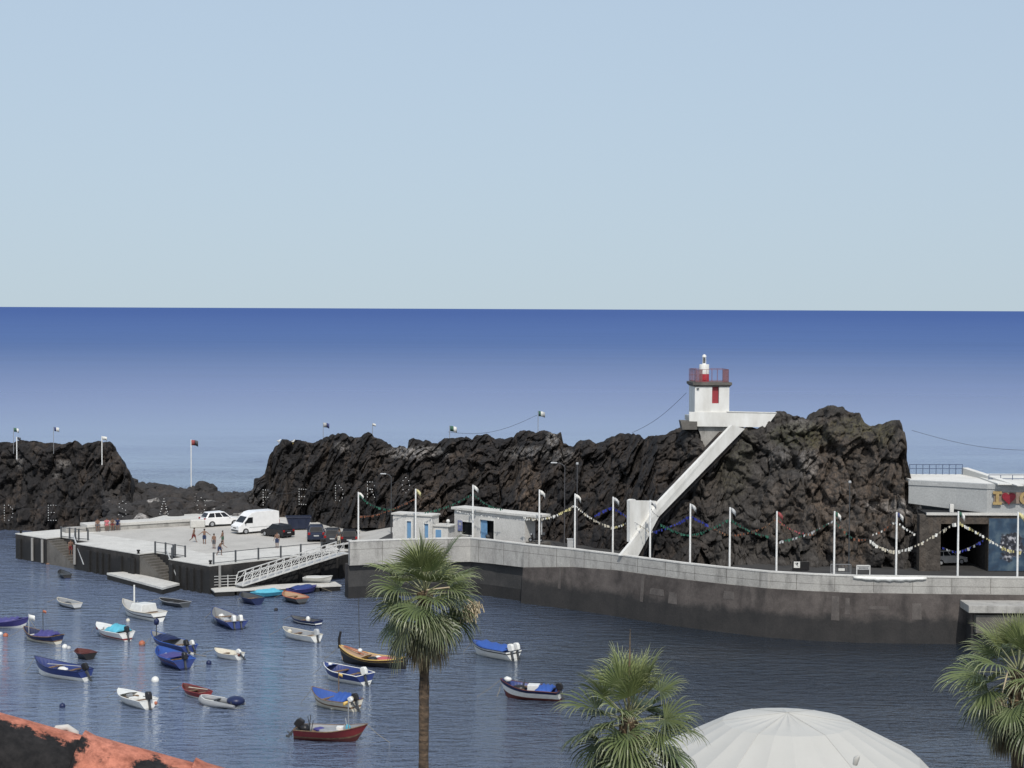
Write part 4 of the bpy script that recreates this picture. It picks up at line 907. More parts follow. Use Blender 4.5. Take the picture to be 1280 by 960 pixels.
# ================================================================== BOATS
def hull_rings(L, B, sb, sm, ss, draft, flare=.75, stern=.8, bowfull=1.0, n=22, rake=.12):
    """stations stern..bow; every station is a list of (half beam, z) from keel (q=0) to sheer (q=1)"""
    st = []
    for i in range(n + 1):
        t = i / n
        if t < .45: hb = lerp(stern, 1.0, math.sin(t / .45 * math.pi / 2))
        else: hb = max(0.0, 1 - ((t - .45) / .55) ** (2.1 * bowfull)) ** .85
        sh = (sm + (ss - sm) * ((.45 - t) / .45) ** 2) if t < .45 else (sm + (sb - sm) * ((t - .45) / .55) ** 1.9)
        kz = -draft if t < .8 else lerp(-draft, sh * .1, ((t - .8) / .2) ** 2)
        st.append((t, hb * B / 2, sh, kz))
    return st
def hull_pt(S, q, L, rake, flare=.62):
    t, hb, sh, kz = S
    z = lerp(kz, sh, q); y = hb * (q ** flare if q > 0 else 0) * (.80 + .20 * q) / 1.0
    x = (t - .5) * L + rake * L * (t ** 4) * (q - .35) - .04 * L * (1 - t) ** 4 * (1 - q)
    return x, y, z
def boat(label, bow, stern, B=None, sb=.95, sm=.55, ss=.6, bands=((0, .45, 'white_boat'), (.45, 1, 'blue')), rail='white_boat', inner='ltgrey', sternw=.8, name='rowing_boat', cat='boat',
         floor=.15, thwarts=2, thwmat='wood', extras=(), draft=.22, rake=.1, z=0, Lx=1.0, group='small boats moored in the harbour', railr=.03, bowfull=1.0, stempost=0):
    pb, ps = at(bow[0], bow[1], z), at(stern[0], stern[1], z); d = pb - ps; L = d.length * Lx * 1.04; c = (pb + ps) / 2; rz = math.atan2(d.y, d.x)
    B = (B or max(1.0, L * .36)) * 1.12; sb *= 1.08; sm *= 1.08; ss *= 1.06
    t = thing(name, label, cat, (c.x, c.y, z), rz, group)
    n = 22; S = hull_rings(L, B, sb, sm, ss, draft, stern=sternw, bowfull=bowfull, n=n)
    def ring(i, q, side, ins=0): 
        x, y, zz = hull_pt(S[i], q, L, rake); return Vector((x, side * max(0, y - ins), zz))
    for k, (q0, q1, m) in enumerate(bands):
        f = MB(); qs = [lerp(q0, q1, j / 5) for j in range(6)]
        for side in (1, -1):
            rows = [[ring(i, qq, side) for qq in qs] for i in range(n + 1)]; f.grid(rows, smooth=True, flip=(side < 0))
        vs = [ring(0, qq, 1) for qq in qs] + [ring(0, qq, -1) for qq in qs[::-1]]; f.add(vs, [tuple(range(len(vs)))[::-1]])
        f.build(('hull' if k == 0 else 'topside' if k == len(bands) - 1 else 'hull_stripe'), m, t)
    # inside
    f = MB(); th = .05; qf = .55
    def qz(i, zz): return min(.97, max(.05, (zz - S[i][3]) / (S[i][2] - S[i][3])))
    rows = []
    for i in range(n + 1):
        qq = qz(i, floor); r = [ring(i, 1, 1, th), ring(i, lerp(1, qq, .5), 1, th), ring(i, qq, 1, th), ring(i, qq, -1, th), ring(i, lerp(1, qq, .5), -1, th), ring(i, 1, -1, th)]; rows.append(r)
    f.grid(rows, smooth=False, flip=False); vs = rows[0]; f.add([v + Vector((.05, 0, 0)) for v in vs], [tuple(range(6))]); f.build('inside', inner, t)
    f = MB(); path = [ring(i, 1, 1) for i in range(n + 1)] + [ring(i, 1, -1) for i in range(n - 1, -1, -1)]
    f.tube(path, railr, 6); f.tube([ring(0, 1, -1), ring(0, 1, 1)], railr, 6); f.build('gunwale', rail, t)
    if stempost:
        f = MB(); x, y, zz = hull_pt(S[n], 1, L, rake); f.tube([(x - .02, 0, zz - .3), (x + .05, 0, zz + stempost * .5), (x + .02, 0, zz + stempost)], [.08, .10, .09], 8); f.build('stem_post', 'black', t)
    for k in range(thwarts):
        i = int(n * lerp(.28, .66, k / max(1, thwarts - 1))) if thwarts > 1 else n // 2
        zt = S[i][2] - .16; yy = hull_pt(S[i], qz(i, zt), L, rake)[1] - th
        f = MB(); f.box((hull_pt(S[i], 1, L, rake)[0], 0, zt), (.24, yy * 2, .05)); f.build('thwart', thwmat, t)
    fac = dict(t=t, L=L, B=B, S=S, n=n, sm=sm, ss=ss, sb=sb, floor=floor, rake=rake)
    for e in extras: e(fac)
    if z == 0:      # mooring line from the bow down into the water
        x, y, zz = hull_pt(S[n], 1, L, rake); rg = random.Random(int(abs(bow[0]) * 7)); ln = rg.uniform(.7, 1.6); dy = rg.uniform(-.5, .5)
        f = MB(); f.tube([(x - .05, 0, zz - .06), (x + ln * .45, dy * .4, zz * .42), (x + ln, dy, -.05)], .014, 5); f.build('mooring_line', 'rope', t)
    return t
def xat(fa, t_): return (t_ - .5) * fa['L']
def yat(fa, t_): 
    i = int(round(t_ * fa['n'])); return hull_pt(fa['S'][i], 1, fa['L'], fa['rake'])[1]
def shz(fa, t_): return fa['S'][int(round(t_ * fa['n']))][2]
def outboard(mat='black', y=0, s=1.0, tilt=35, leg='dkgrey'):
    def e(fa):
        x = -fa['L'] / 2 - .04 * fa['L'] * 0; z = fa['ss']; q_ = Matrix.Rotation(R(tilt), 3, 'Y'); o = Vector((x - .05, y, z))
        f = MB(); T = lambda p: o + q_ @ (Vector(p) * s * .86)
        prof = [(-.24, .02), (-.26, .34), (-.18, .50), (.10, .54), (.20, .42), (.20, .06), (.08, 0)]
        f.xprism(prof, -.13, .13); f.v = [T(v) for v in f.v]; cw = f.build('outboard_motor', mat, fa['t'], bevel=.05)
        f = MB(); f.bar((0, 0, .05), (-.02, 0, -.75), .11, .13); f.bar((-.02, 0, -.72), (-.14, 0, -.80), .06, .12); f.box((-.06, 0, -.55), (.34, .14, .03)); f.box((.12, 0, -.02), (.10, .2, .26))
        f.tube([(.15, 0, .22), (.6, 0, .30)], .025, 6)
        f.v = [T(v) for v in f.v]; f.build('motor_leg', leg, cw)
    return e
def cover(mat='royal', t0=.05, t1=.6, h=.22, name='cover', seed=0):
    def e(fa):
        rg = random.Random(seed); n = 12; rows = []
        for i in range(n + 1):
            tt = lerp(t0, t1, i / n); y = yat(fa, tt) - .02; z = shz(fa, tt); endk = min(1, min(i, n - i) / 2 + .15)
            row = []
            for k in range(9):
                s = -1 + 2 * k / 8; row.append(Vector((xat(fa, tt), s * y, z + .02 + (1 - abs(s) ** 2.2) * h * endk * (1 + .35 * math.sin(i * 1.9 + k * 1.3 + seed)) + rg.uniform(-.015, .015))))
            rows.append(row)
        f = MB(); f.grid(rows, flip=True, smooth=True); o = f.build(name, mat, fa['t']); sd_ = o.modifiers.new('t', 'SOLIDIFY'); sd_.thickness = .03
    return e
def cuddy(mat='white_boat', t0=.35, t1=.7, h=.5, w=.75, name='cabin', win=None):
    def e(fa):
        f = MB(); x0, x1 = xat(fa, t0), xat(fa, t1); y0 = yat(fa, t0) * w; y1 = yat(fa, t1) * w; z0 = min(shz(fa, t0), shz(fa, t1)) - .12
        a = .82; vs = [(x0, -y0, z0), (x1, -y1, z0), (x1, y1, z0), (x0, y0, z0), (x0 + .05, -y0 * a, z0 + h), (x1 - .15, -y1 * a, z0 + h * .88), (x1 - .15, y1 * a, z0 + h * .88), (x0 + .05, y0 * a, z0 + h)]
        f.add(vs, [(3, 2, 1, 0), (4, 5, 6, 7), (0, 1, 5, 4), (1, 2, 6, 5), (2, 3, 7, 6), (3, 0, 4, 7)]); o = f.build(name, mat, fa['t'], bevel=.05)
        if win:
            for s in (-1, 1):
                g = MB(); g.obox((x0 + .18, s * (y0 * .93 + .03), z0 + h * .45), (x1 - x0 - .55, s * (y1 - y0) * .85 * (x1 - x0 - .55) / (x1 - x0), 0), (0, s * .02, 0), (0, -s * .04, h * .28)); g.build('window', win, o)
    return e
def foredeck(mat='white_boat', t0=.68):
    def e(fa):
        rows = []
        i0 = int(t0 * fa['n'])
        for i in range(i0, fa['n'] + 1):
            x, y, z = hull_pt(fa['S'][i], 1, fa['L'], fa['rake']); rows.append([Vector((x, -y + .01, z + .005)), Vector((x, 0, z + .06)), Vector((x, y - .01, z + .005))])
        f = MB(); f.grid(rows, flip=True, smooth=False); f.build('foredeck', mat, fa['t'])
    return e
def mast(t_=.6, h=1.6, mat='ltgrey', r=.03, flag=None, y=0, rake_=0, fs=.35):
    def e(fa):
        x = xat(fa, t_); z0 = fa['floor']; zt = shz(fa, t_) + h; f = MB(); f.tube([(x, y, z0), (x + rake_, y, zt)], r, 8); m_ = f.build('mast', mat, fa['t'])
        if flag:
            for k, c in enumerate(flag if isinstance(flag, list) else [flag]):
                g = MB(); zz = zt - .03 - k * (fs * .8); rows = [[Vector((x + rake_ - a * fs, y + .06 * math.sin(a * 5), zz - .08 * a * a)), Vector((x + rake_ - a * fs, y + .06 * math.sin(a * 5 + .5), zz - fs * .65 - .12 * a * a))] for a in (0, .25, .5, .75, 1)]
                g.grid(rows, smooth=True); o = g.build('flag', c, m_); sd_ = o.modifiers.new('t', 'SOLIDIFY'); sd_.thickness = .012
    return e
def lump(mat, t_, y=0, size=(.5, .4, .3), name='bundle', seed=1, dz=0):
    def e(fa):
        f = MB(); f.ball((0, 0, 0), 1, 14, 9); off = Vector((seed * 3.1, seed, 0))
        f.v = [Vector((v.x * size[0] / 2, v.y * size[1] / 2, v.z * size[2] / 2)) * (1 + .25 * noise.noise(v * 1.8 + off)) + Vector((xat(fa, t_), y, fa['floor'] + size[2] / 2 + dz)) for v in f.v]
        f.build(name, mat, fa['t'])
    return e
def crate(mat, t_, y=0, size=(.5, .4, .3), name='box', dz=0):
    def e(fa):
        f = MB(); f.box((xat(fa, t_), y, fa['floor'] + size[2] / 2 + dz), size, .1); f.build(name, mat, fa['t'], bevel=.03)
    return e
def oars(mat='wood', n=1):
    def e(fa):
        for k in range(n):
            f = MB(); y = (-.2 + .25 * k); x0, x1 = xat(fa, .2), xat(fa, .78); z = fa['sm'] + .04
            f.tube([(x0, y - .25, z), (x1 - .3, y + .12, z)], .028, 6); f.box((x1 - .15, y + .15, z), (.4, .12, .025), .2); f.build('oar', mat, fa['t'])
    return e
def stripe_deco(mat, q=.8, w=.02):
    def e(fa):
        f = MB()
        for side in (1, -1):
            pts = []
            for i in range(fa['n'] + 1):
                x, y, z = hull_pt(fa['S'][i], q, fa['L'], fa['rake']); pts.append((x, side * (y + .004), z))
            f.tube(pts, w, 5)
        f.build('rubbing_strake', mat, fa['t'])
    return e
def poles(mat='dkgrey', seed=1, n=3, t0=.1, t1=.35, h=.7):
    def e(fa):
        rg = random.Random(seed)
        for k in range(n):
            f = MB(); x = xat(fa, rg.uniform(t0, t1)); y = rg.uniform(-.35, .35) * fa['B']; f.tube([(x, y, fa['floor']), (x + rg.uniform(-.2, .2), y, fa['sm'] + rg.uniform(.5, 1) * h)], .025, 6); f.build('rod', mat, fa['t'])
    return e
BW = ((0, .52, 'white_boat'), (.52, 1, 'blue'))
boat('violet blue boat cut by the left edge of the picture', (32, 785), (-20, 783), 1.7, .8, .5, .5, ((0, .45, 'white_boat'), (.45, 1, 'purple')), 'purple', 'purple', extras=(cover('purple', .3, .85, .18),))
boat('blue and cream boat with a pale pennant mast, overlapping the boat at the left edge', (33, 799), (71, 805), 1.5, .9, .5, .6, ((0, .5, 'cream'), (.5, .6, 'wood'), (.6, 1, 'navy')), 'wood', 'navy', extras=(cover('purple', .05, .55, .3, seed=2), mast(.45, 1.9, 'dkgrey', .03, ['orange'], fs=.3), mast(.9, 1.1, 'ltgrey', .03, ['white_boat'], fs=.6), crate('white_boat', .75, 0, (.5, .5, .3))))
boat('tiny black dinghy alone just off the quay steps', (76, 718), (84, 723.5), .95, .4, .3, .35, ((0, .5, 'navy'), (.5, 1, 'black')), 'black', 'dkgrey', thwarts=1, thwmat='dkgrey', name='dinghy')
boat('small weathered grey dinghy with pale rim, left of the white mast boat', (74, 755), (96, 761), 1.1, .5, .38, .42, ((0, .5, 'dkgrey'), (.5, 1, 'ltgrey')), 'cream', 'grey', name='dinghy', extras=(lump('dkgrey', .5, 0, (.8, .5, .25)),))
boat('white fishing boat with short white mast and rounded white box, black striped sides', (157, 768), (198, 777), 1.75, 1.15, .65, .7, ((0, .55, 'white_boat'), (.55, .66, 'black'), (.66, 1, 'white_boat')), 'cream', 'ltgrey', name='fishing_boat',
     extras=(cuddy('white_boat', .28, .64, .68, .85, 'engine_box'), mast(.72, 1.7, 'white_boat', .07), stripe_deco('black', .93), lump('ltgrey', .82, 0, (.6, .6, .5)), poles('ltgrey', 3, 3, .75, .9, .5)))
boat('low dark grey flat skiff beside the white mast boat', (202, 754), (231, 759), 1.3, .42, .34, .38, ((0, .5, 'dkgrey'), (.5, 1, 'dkgrey')), 'grey', 'rubber', name='skiff', thwmat='dkgrey', sternw=.9)
boat('white boat with red stripe, turquoise cover and black outboard', (124, 793), (158, 801), 1.6, .85, .6, .6, ((0, .35, 'white_boat'), (.35, .5, 'red'), (.5, 1, 'white_boat')), 'white_boat', 'ltgrey', name='motor_boat',
     extras=(cover('turq', .1, .5, .35, seed=4), foredeck('white_boat', .6), cuddy('white_boat', .5, .66, .4, .8, 'windscreen_frame', 'glass'), outboard('black', 0, 1.1, 20), lump('red', .9, .3, (.3, .3, .3), 'fender_ball', 2, .3)))
boat('dark blue boat with two white outboards, alone in the upper moorings', (270, 775), (296, 787), 1.75, .95, .6, .6, ((0, .4, 'navy'), (.4, 1, 'blue')), 'blue', 'grey', name='motor_boat', sternw=.9,
     extras=(outboard('white_boat', .28, 1.15, 15), outboard('white_boat', -.28, 1.15, 15), lump('white_boat', .84, -.2, (.55, .5, .45)), crate('ltgrey', .55, 0, (.6, .5, .3))))
boat('blue boat with dark funnel on its bow pole', (193, 806), (236, 817), 1.6, .95, .6, .55, ((0, .4, 'white_boat'), (.4, 1, 'blue')), 'royal', 'grey', name='motor_boat',
     extras=(mast(.92, .9, 'dkgrey', .035), outboard('black', .25, 1.1, 30), outboard('white_boat', -.25, .9, 30), cover('navy', .5, .8, .2, seed=7), lump('navy', .92, 0, (.4, .4, .5), 'funnel', 3, 1.35)))
boat('dark blue boat with bright blue rim in front of the one with the funnel', (200, 827), (230, 837), 1.75, 1.0, .7, .65, ((0, .4, 'navy'), (.4, 1, 'blue')), 'royal', 'royal', name='motor_boat', sternw=.88,
     extras=(outboard('black', 0, 1.2, 12), lump('white_boat', .68, .1, (.35, .35, .3), dz=.35), cover('purple', .25, .6, .12, seed=3), stripe_deco('dkred', .72, .03)))
boat('small plain white boat with its engine tilted at the stern, middle of the moorings', (271, 820.5), (299, 825), 1.2, .55, .4, .42, ((0, .4, 'ltgrey'), (.4, 1, 'white_boat')), 'cream', 'cream', name='rowing_boat', extras=(outboard('white_boat', 0, .9, 50), lump('dkred', .02, .1, (.3, .3, .25), 'float', 4, .1)))
boat('small boxy dark skiff with dull red inside, lower left', (98, 820), (112, 824.5), 1.15, .5, .42, .45, ((0, .5, 'black'), (.5, 1, 'black')), 'dkred', 'dkred', name='skiff', sternw=.9, thwmat='dkred')
boat('large blue and white open boat with black outboard, nearest the lower left corner', (48, 843), (106, 851), 1.75, 1.15, .72, .68, BW, 'navy', 'blue', name='motor_boat', extras=(outboard('black', 0, 1.15, 30), lump('white_boat', .46, 0, (.9, .5, .35), dz=.25), oars('ltgrey', 1)))
boat('small white motor boat with black outboard and a pink float, lower middle left', (151, 876), (185, 886.5), 1.45, .7, .55, .55, ((0, .4, 'ltgrey'), (.4, 1, 'white_boat')), 'white_boat', 'white_boat', name='motor_boat', sternw=.85,
     extras=(outboard('black', 0, 1.2, 15), crate('white_boat', .52, 0, (.4, .5, .35), 'console'), foredeck('white_boat', .7), lump('orange', .0, -.5, (.25, .25, .25), 'float', 5, .05), crate('grey', .62, .1, (.2, .4, .2), 'seat_box', .3)))
boat('little red rowing boat with a pale oar laid across, touching the grey inflatable', (231, 867), (257, 874), 1.15, .6, .42, .42, ((0, .5, 'white_boat'), (.5, 1, 'red')), 'red', 'dkred', extras=(oars('cream', 1),))
# inflatable
def inflatable(label, bow, stern):
    pb, ps = at(bow[0], bow[1], 0), at(stern[0], stern[1], 0); d = pb - ps; L = d.length * 1.05; c = (pb + ps) / 2
    t = thing('inflatable_boat', label, 'boat', (c.x, c.y, 0), math.atan2(d.y, d.x), 'small boats moored in the harbour'); B = 1.5; r = .2
    pts = [(-L / 2 - .15, B / 2 - r, .2), (0, B / 2 - r, .2), (L * .25, B / 2 - r * 1.1, .22), (L * .42, B * .22, .3), (L / 2, 0, .34), (L * .42, -B * .22, .3), (L * .25, -B / 2 + r * 1.1, .22), (0, -B / 2 + r, .2), (-L / 2 - .15, -B / 2 + r, .2)]
    f = MB(); f.tube(pts, [.1, r, r, r, r, r, r, r, .1], 12); f.build('tube', 'grey', t)
    f = MB(); f.tube([(p[0], p[1] * 1.02, p[2] + .19) for p in pts[1:-1]], .025, 6); f.build('rub_strip', 'white_boat', t)
    f = MB(); f.box((-.1, 0, .12), (L * .85, B - 2 * r, .06)); f.build('floor', 'dkgrey', t); f = MB(); f.box((-L / 2 + .1, 0, .3), (.06, B - 2 * r, .4)); f.build('transom', 'dkgrey', t)
    f = MB(); f.ball((-L / 2 + .15, 0, .45), 1, 14, 9, sc3=(.6, .55, .3)); f.build('engine_cover', 'navy', t); f = MB(); f.box((.3, 0, .34), (.22, B - 1.2 * r, .04)); f.build('seat', 'black', t)
inflatable('grey inflatable boat with white edging and dark cover at its stern', (253, 879), (296, 885))
boat('white open boat with greenish grey inside and pale outboard, right of the upper middle', (357, 796), (395, 803), 1.4, .7, .5, .5, ((0, .4, 'ltgrey'), (.4, 1, 'white_boat')), 'cream', 'grey', name='motor_boat', extras=(outboard('ltgrey', 0, 1.1, 15), lump('cream', .85, 0, (.4, .4, .4), dz=.1)))
boat('small flat dark blue boat with white line and a white bundle aboard', (366, 777), (397, 782), 1.2, .45, .32, .35, ((0, .55, 'navy'), (.55, .7, 'white_boat'), (.7, 1, 'navy')), 'navy', 'dkgrey', extras=(lump('white_boat', .35, .1, (.4, .35, .5)), lump('wood', .45, -.1, (.3, .3, .3))))
# traditional black boat
def trad(fa):
    for q_, m_, w_ in ((.97, 'yellow', .04), (.86, 'dkred', .03), (.76, 'yellow', .015)): stripe_deco(m_, q_, w_)(fa)
    x, y, z = hull_pt(fa['S'][fa['n']], 1, fa['L'], fa['rake'])
    f = MB(); f.tube([(x - .05, 0, z - .25), (x - .02, 0, z + .4), (x - .16, 0, z + .95)], [.10, .10, .085], 8); f.build('stem_post', 'black', fa['t'])
    xs = -fa['L'] / 2; f = MB(); f.tube([(xs + .02, 0, fa['ss'] - .3), (xs - .02, 0, fa['ss'] + .45)], [.08, .07], 8); f.build('stern_post', 'black', fa['t'])
    rows = []
    for i in range(13, fa['n'] + 1):
        x, y, z = hull_pt(fa['S'][i], .96, fa['L'], fa['rake']); rows.append([Vector((x, -y + .03, z)), Vector((x, 0, z + .05)), Vector((x, y - .03, z))])
    f = MB(); f.grid(rows, flip=True, smooth=False); f.build('foredeck', 'tan', fa['t'])
    f = MB(); 
    for s in (-1, 1): f.bar((xat(fa, .6), s * .3, fa['sm'] + .18), (xat(fa, .95), s * .05, fa['sb'] - .05), .08, .04)
    f.build('deck_stripe', 'orange', fa['t'])
M['tan'] = paint('tan_deck_paint', (.40, .27, .17), .6); M['pinkcloth'] = paint('faded_pink_cloth', (.42, .10, .12), .8)
boat('long black wooden boat with yellow and red trim, tall black stem post and thin mast', (428, 828), (503, 836), 1.75, 1.15, .55, .75, ((0, .6, 'black'), (.6, .74, 'black'), (.74, 1, 'black')), 'yellow', 'tan', sternw=.25, name='fishing_boat', thwmat='yellow', thwarts=3, rake=.06,
     extras=(trad, mast(.70, 3.9, 'dkgrey', .03, rake_=.1), lump('white_boat', .68, .1, (.35, .3, .3), dz=.7), lump('pinkcloth', .3, 0, (1.3, .8, .35), 'cloth_heap', 3, .2), lump('black', .48, .1, (.8, .7, .3), 'net_heap', 4, .2), lump('white_boat', .42, -.2, (.5, .3, .2), dz=.35)))
boat('bright blue open boat with white bottom and white outboard, below the black wooden boat', (409, 848), (456, 856), 1.85, 1.0, .72, .66, BW, 'white_boat', 'blue', name='motor_boat', sternw=.9, extras=(outboard('white_boat', .15, 1.2, 18), foredeck('blue', .82), lump('white_boat', .9, 0, (.3, .3, .2), dz=.75)))
boat('cream hulled boat with bright blue cover, brown stripe and yellow pennant pole', (394, 881), (443, 889), 1.8, 1.05, .62, .62, ((0, .5, 'cream'), (.5, .64, 'wood'), (.64, 1, 'cream')), 'wood', 'royal', name='fishing_boat',
     extras=(cover('royal', .1, .45, .3, seed=9), mast(.40, 1.6, 'wood', .03, ['yellow'], fs=.25), outboard('black', 0, 1.1, 20), outboard('white_boat', .4, .8, 45), lump('cream', .15, -.3, (.4, .35, .3), 'float', 2, .45), lump('cream', .05, .2, (.35, .3, .3), 'float', 3, .5)))
boat('red open boat with bow to the right, black outboard and clutter aboard', (450, 927), (373, 923), 1.75, .98, .62, .62, ((0, .42, 'dkred'), (.42, .52, 'wood'), (.52, 1, 'red')), 'wood', 'grey', name='fishing_boat', rake=.16,
     extras=(outboard('black', .1, 1.25, 40), mast(.80, 1.5, 'grey', .035, ['yellow'], fs=.3), lump('grey', .5, 0, (1.4, .8, .35), 'net_heap', 5, .2), lump('purple', .35, .1, (.8, .6, .3), 'cloth_heap', 6, .25), crate('white_boat', .66, .15, (.4, .4, .4), 'box', .25), crate('orange', .72, -.2, (.6, .4, .25), 'fish_box', .2), lump('turq', .78, .2, (.3, .4, .5), 'bundle', 7, .3), lump('black', .12, 0, (.6, .6, .5), 'engine', 8, .2), poles('dkgrey', 5, 3, .08, .2, .7), poles('ltgrey', 8, 2, .7, .9, .6)))
boat('white boat under a blue cover with two white outboards, right of the tall palm', (594, 817), (641, 825.5), 1.75, .95, .68, .66, ((0, .75, 'white_boat'), (.75, .85, 'black'), (.85, 1, 'white_boat')), 'navy', 'royal', name='motor_boat', sternw=.9,
     extras=(outboard('white_boat', .3, 1.2, 15), outboard('white_boat', -.3, 1.2, 15), cover('royal', .08, .9, .22, seed=11)))
boat('white boat with dark red bottom, blue cover and white box, alone right of the middle', (631, 871.5), (698, 875.5), 1.9, 1.1, .68, .62, ((0, .42, 'dkred'), (.42, .78, 'white_boat'), (.78, 1, 'navy')), 'dkred', 'blue', name='fishing_boat',
     extras=(cover('royal', .1, .38, .2, seed=13), crate('white_boat', .46, 0, (.75, .7, .55), 'cool_box', .25), outboard('black', 0, 1.1, 20), lump('white_boat', .93, 0, (.5, .4, .35), 'float', 2, .85), lump('black', .72, 0, (.9, .7, .4), 'net_heap', 3, .3), poles('dkgrey', 9, 3, .6, .75, .5), oars('wood', 1)))
# boats by the floating dock
boat('plain dark blue boat moored at the left end of the floating dock', (304, 751), (322, 756), 1.5, .7, .5, .5, ((0, .5, 'navy'), (.5, 1, 'navy')), 'navy', 'dkgrey', thwarts=1)
boat('turquoise covered boat lying along the floating dock', (316, 748), (351, 744.5), 1.2, .5, .42, .42, ((0, .5, 'navy'), (.5, 1, 'turq')), 'turq', 'turq', extras=(cover('turq', .1, .92, .18, seed=5),), thwarts=0)
boat('violet blue covered boat lying along the right half of the floating dock', (393, 740.5), (362, 743.5), 1.3, .6, .45, .45, ((0, .5, 'navy'), (.5, 1, 'purple')), 'purple', 'purple', extras=(cover('blue', .1, .9, .2, seed=6),), thwarts=0)
boat('dark boat with orange red rim below the violet boats at the dock', (357, 749.5), (377, 755), 1.5, .65, .5, .5, ((0, .5, 'black'), (.5, .9, 'dkgrey'), (.9, 1, 'orange')), 'orange', 'tan', thwarts=2, railr=.05)
boat('white dinghy pulled up on the floating dock under the gangway', (413, 728.5), (381, 727.5), 1.2, .6, .45, .42, ((0, .4, 'ltgrey'), (.4, 1, 'white_boat')), 'white_boat', 'ltgrey', name='dinghy', z=.52, draft=.02, floor=.12)
# ------------------------------------------------------------------ buoys
BUOY = [(7, 795.5, .24, 'orange', 'orange mooring buoy near the left edge below the violet boat'), (1, 793, .18, 'white_boat', 'small white buoy at the very left edge'), (81, 810, .26, 'white_boat', 'white buoy of the close pair right of the blue and cream boat'), (86, 811, .2, 'ltgrey', 'smaller greyish buoy of the close pair right of the blue and cream boat'),
        (177.5, 806, .30, 'orange', 'orange buoy at the bow of the boat with the dark funnel'), (194, 852, .32, 'white_boat', 'lone white buoy below the dark blue boats'), (78, 884, .24, 'navy', 'lone dark buoy left of the small white motor boat'), (261, 830, .24, 'navy', 'dark blue buoy below the small plain white boat'), (345, 763, .2, 'black', 'small dark buoy between the dock and the white open boat'),
        (160, 776.5, .2, 'cream', 'little cream float at the bow of the white mast boat'), (416, 886.5, .18, 'cream', 'tiny cream float beside the boat with the yellow pennant')]
for u, v, r, m_, lab in BUOY:
    r *= .82; p = at(u, v, 0); f = MB(); f.ball((0, 0, r * .35), r, 14, 9); f.tube([(0, 0, r * 1.25), (0, 0, r * 1.42)], r * .14, 8); o = f.build('mooring_buoy', m_); o.location = (p.x, p.y, 0); tag(o, lab, 'buoy', 'mooring buoys in the harbour')
# a few mooring ropes
for (u0, v0, z0_, u1, v1, lab) in ((187, 798, .6, 176, 807, 'thin mooring rope from the funnel boat down to its orange buoy'), (233, 812, .3, 258, 820, 'thin rope trailing in the water behind the funnel boat'), (627, 852, .9, 621, 871, 'thin mooring rope at the bow of the red bottomed white boat')):
    a, b = at(u0, v0, z0_), at(u1, v1, .02); f = MB(); f.tube([a, lerp(a, b, .5) - Vector((0, 0, .12)), b], .02, 5); tag(world_mesh('mooring_rope', f, 'rope', a), lab, 'rope')
M['lampgrey'] = paint('weathered_lamp_grey', (.075, .075, .08), .7)
# ================================================================== VEHICLES
def arc(cx, r, n=7, z=.0):
    return [(cx + r * math.cos(math.pi - math.pi * k / n), z + r * math.sin(math.pi - math.pi * k / n)) for k in range(n + 1)]
M['carwhite'] = pm('white_car_paint', (.78, .78, .77), (.70, .70, .69), scale=2, rough=.25); M['carblack'] = pm('black_car_paint', (.012, .012, .014), (.02, .02, .022), scale=2, rough=.22); M['carnavy'] = pm('navy_car_paint', (.016, .022, .045), (.022, .028, .05), scale=2, rough=.25); M['cargrey'] = pm('charcoal_car_paint', (.03, .032, .036), (.04, .042, .046), scale=2, rough=.25)
M['carwhite_shaded'] = pm('shaded_white_car_paint', (.42, .42, .41), (.36, .36, .35), scale=2, rough=.35); M['headlamp'] = pm('headlamp_glass', (.65, .67, .68), (.5, .52, .54), scale=9, rough=.1); M['taillamp'] = pm('tail_lamp_red', (.28, .012, .012), (.2, .01, .01), scale=9, rough=.2)  # second white car paint is greyed: tunnel shade put into the colour
def wheels(t, xs, W, r):
    for x in xs:
        for s in (1, -1):
            f = MB(); n = 16; yo, yi = s * (W / 2 + .005), s * (W / 2 - .2); f.tube([(x, yi, r), (x, yo - s * .03, r), (x, yo, r)], [r, r, r * .9], n); wv = f.build('wheel', 'rubber', t)
            f = MB(); f.tube([(x, yo - s * .01, r), (x, yo + s * .012, r)], r * .62, n); f.build('rim', 'steel', wv)
def quadp(f, a, b, c, d, th=.012):
    a, b, c, d = map(Vector, (a, b, c, d)); n = (b - a).cross(d - a).normalized() * th
    f.add([a - n, b - n, c - n, d - n, a + n, b + n, c + n, d + n], [(3, 2, 1, 0), (4, 5, 6, 7), (0, 1, 5, 4), (1, 2, 6, 5), (2, 3, 7, 6), (3, 0, 4, 7)])
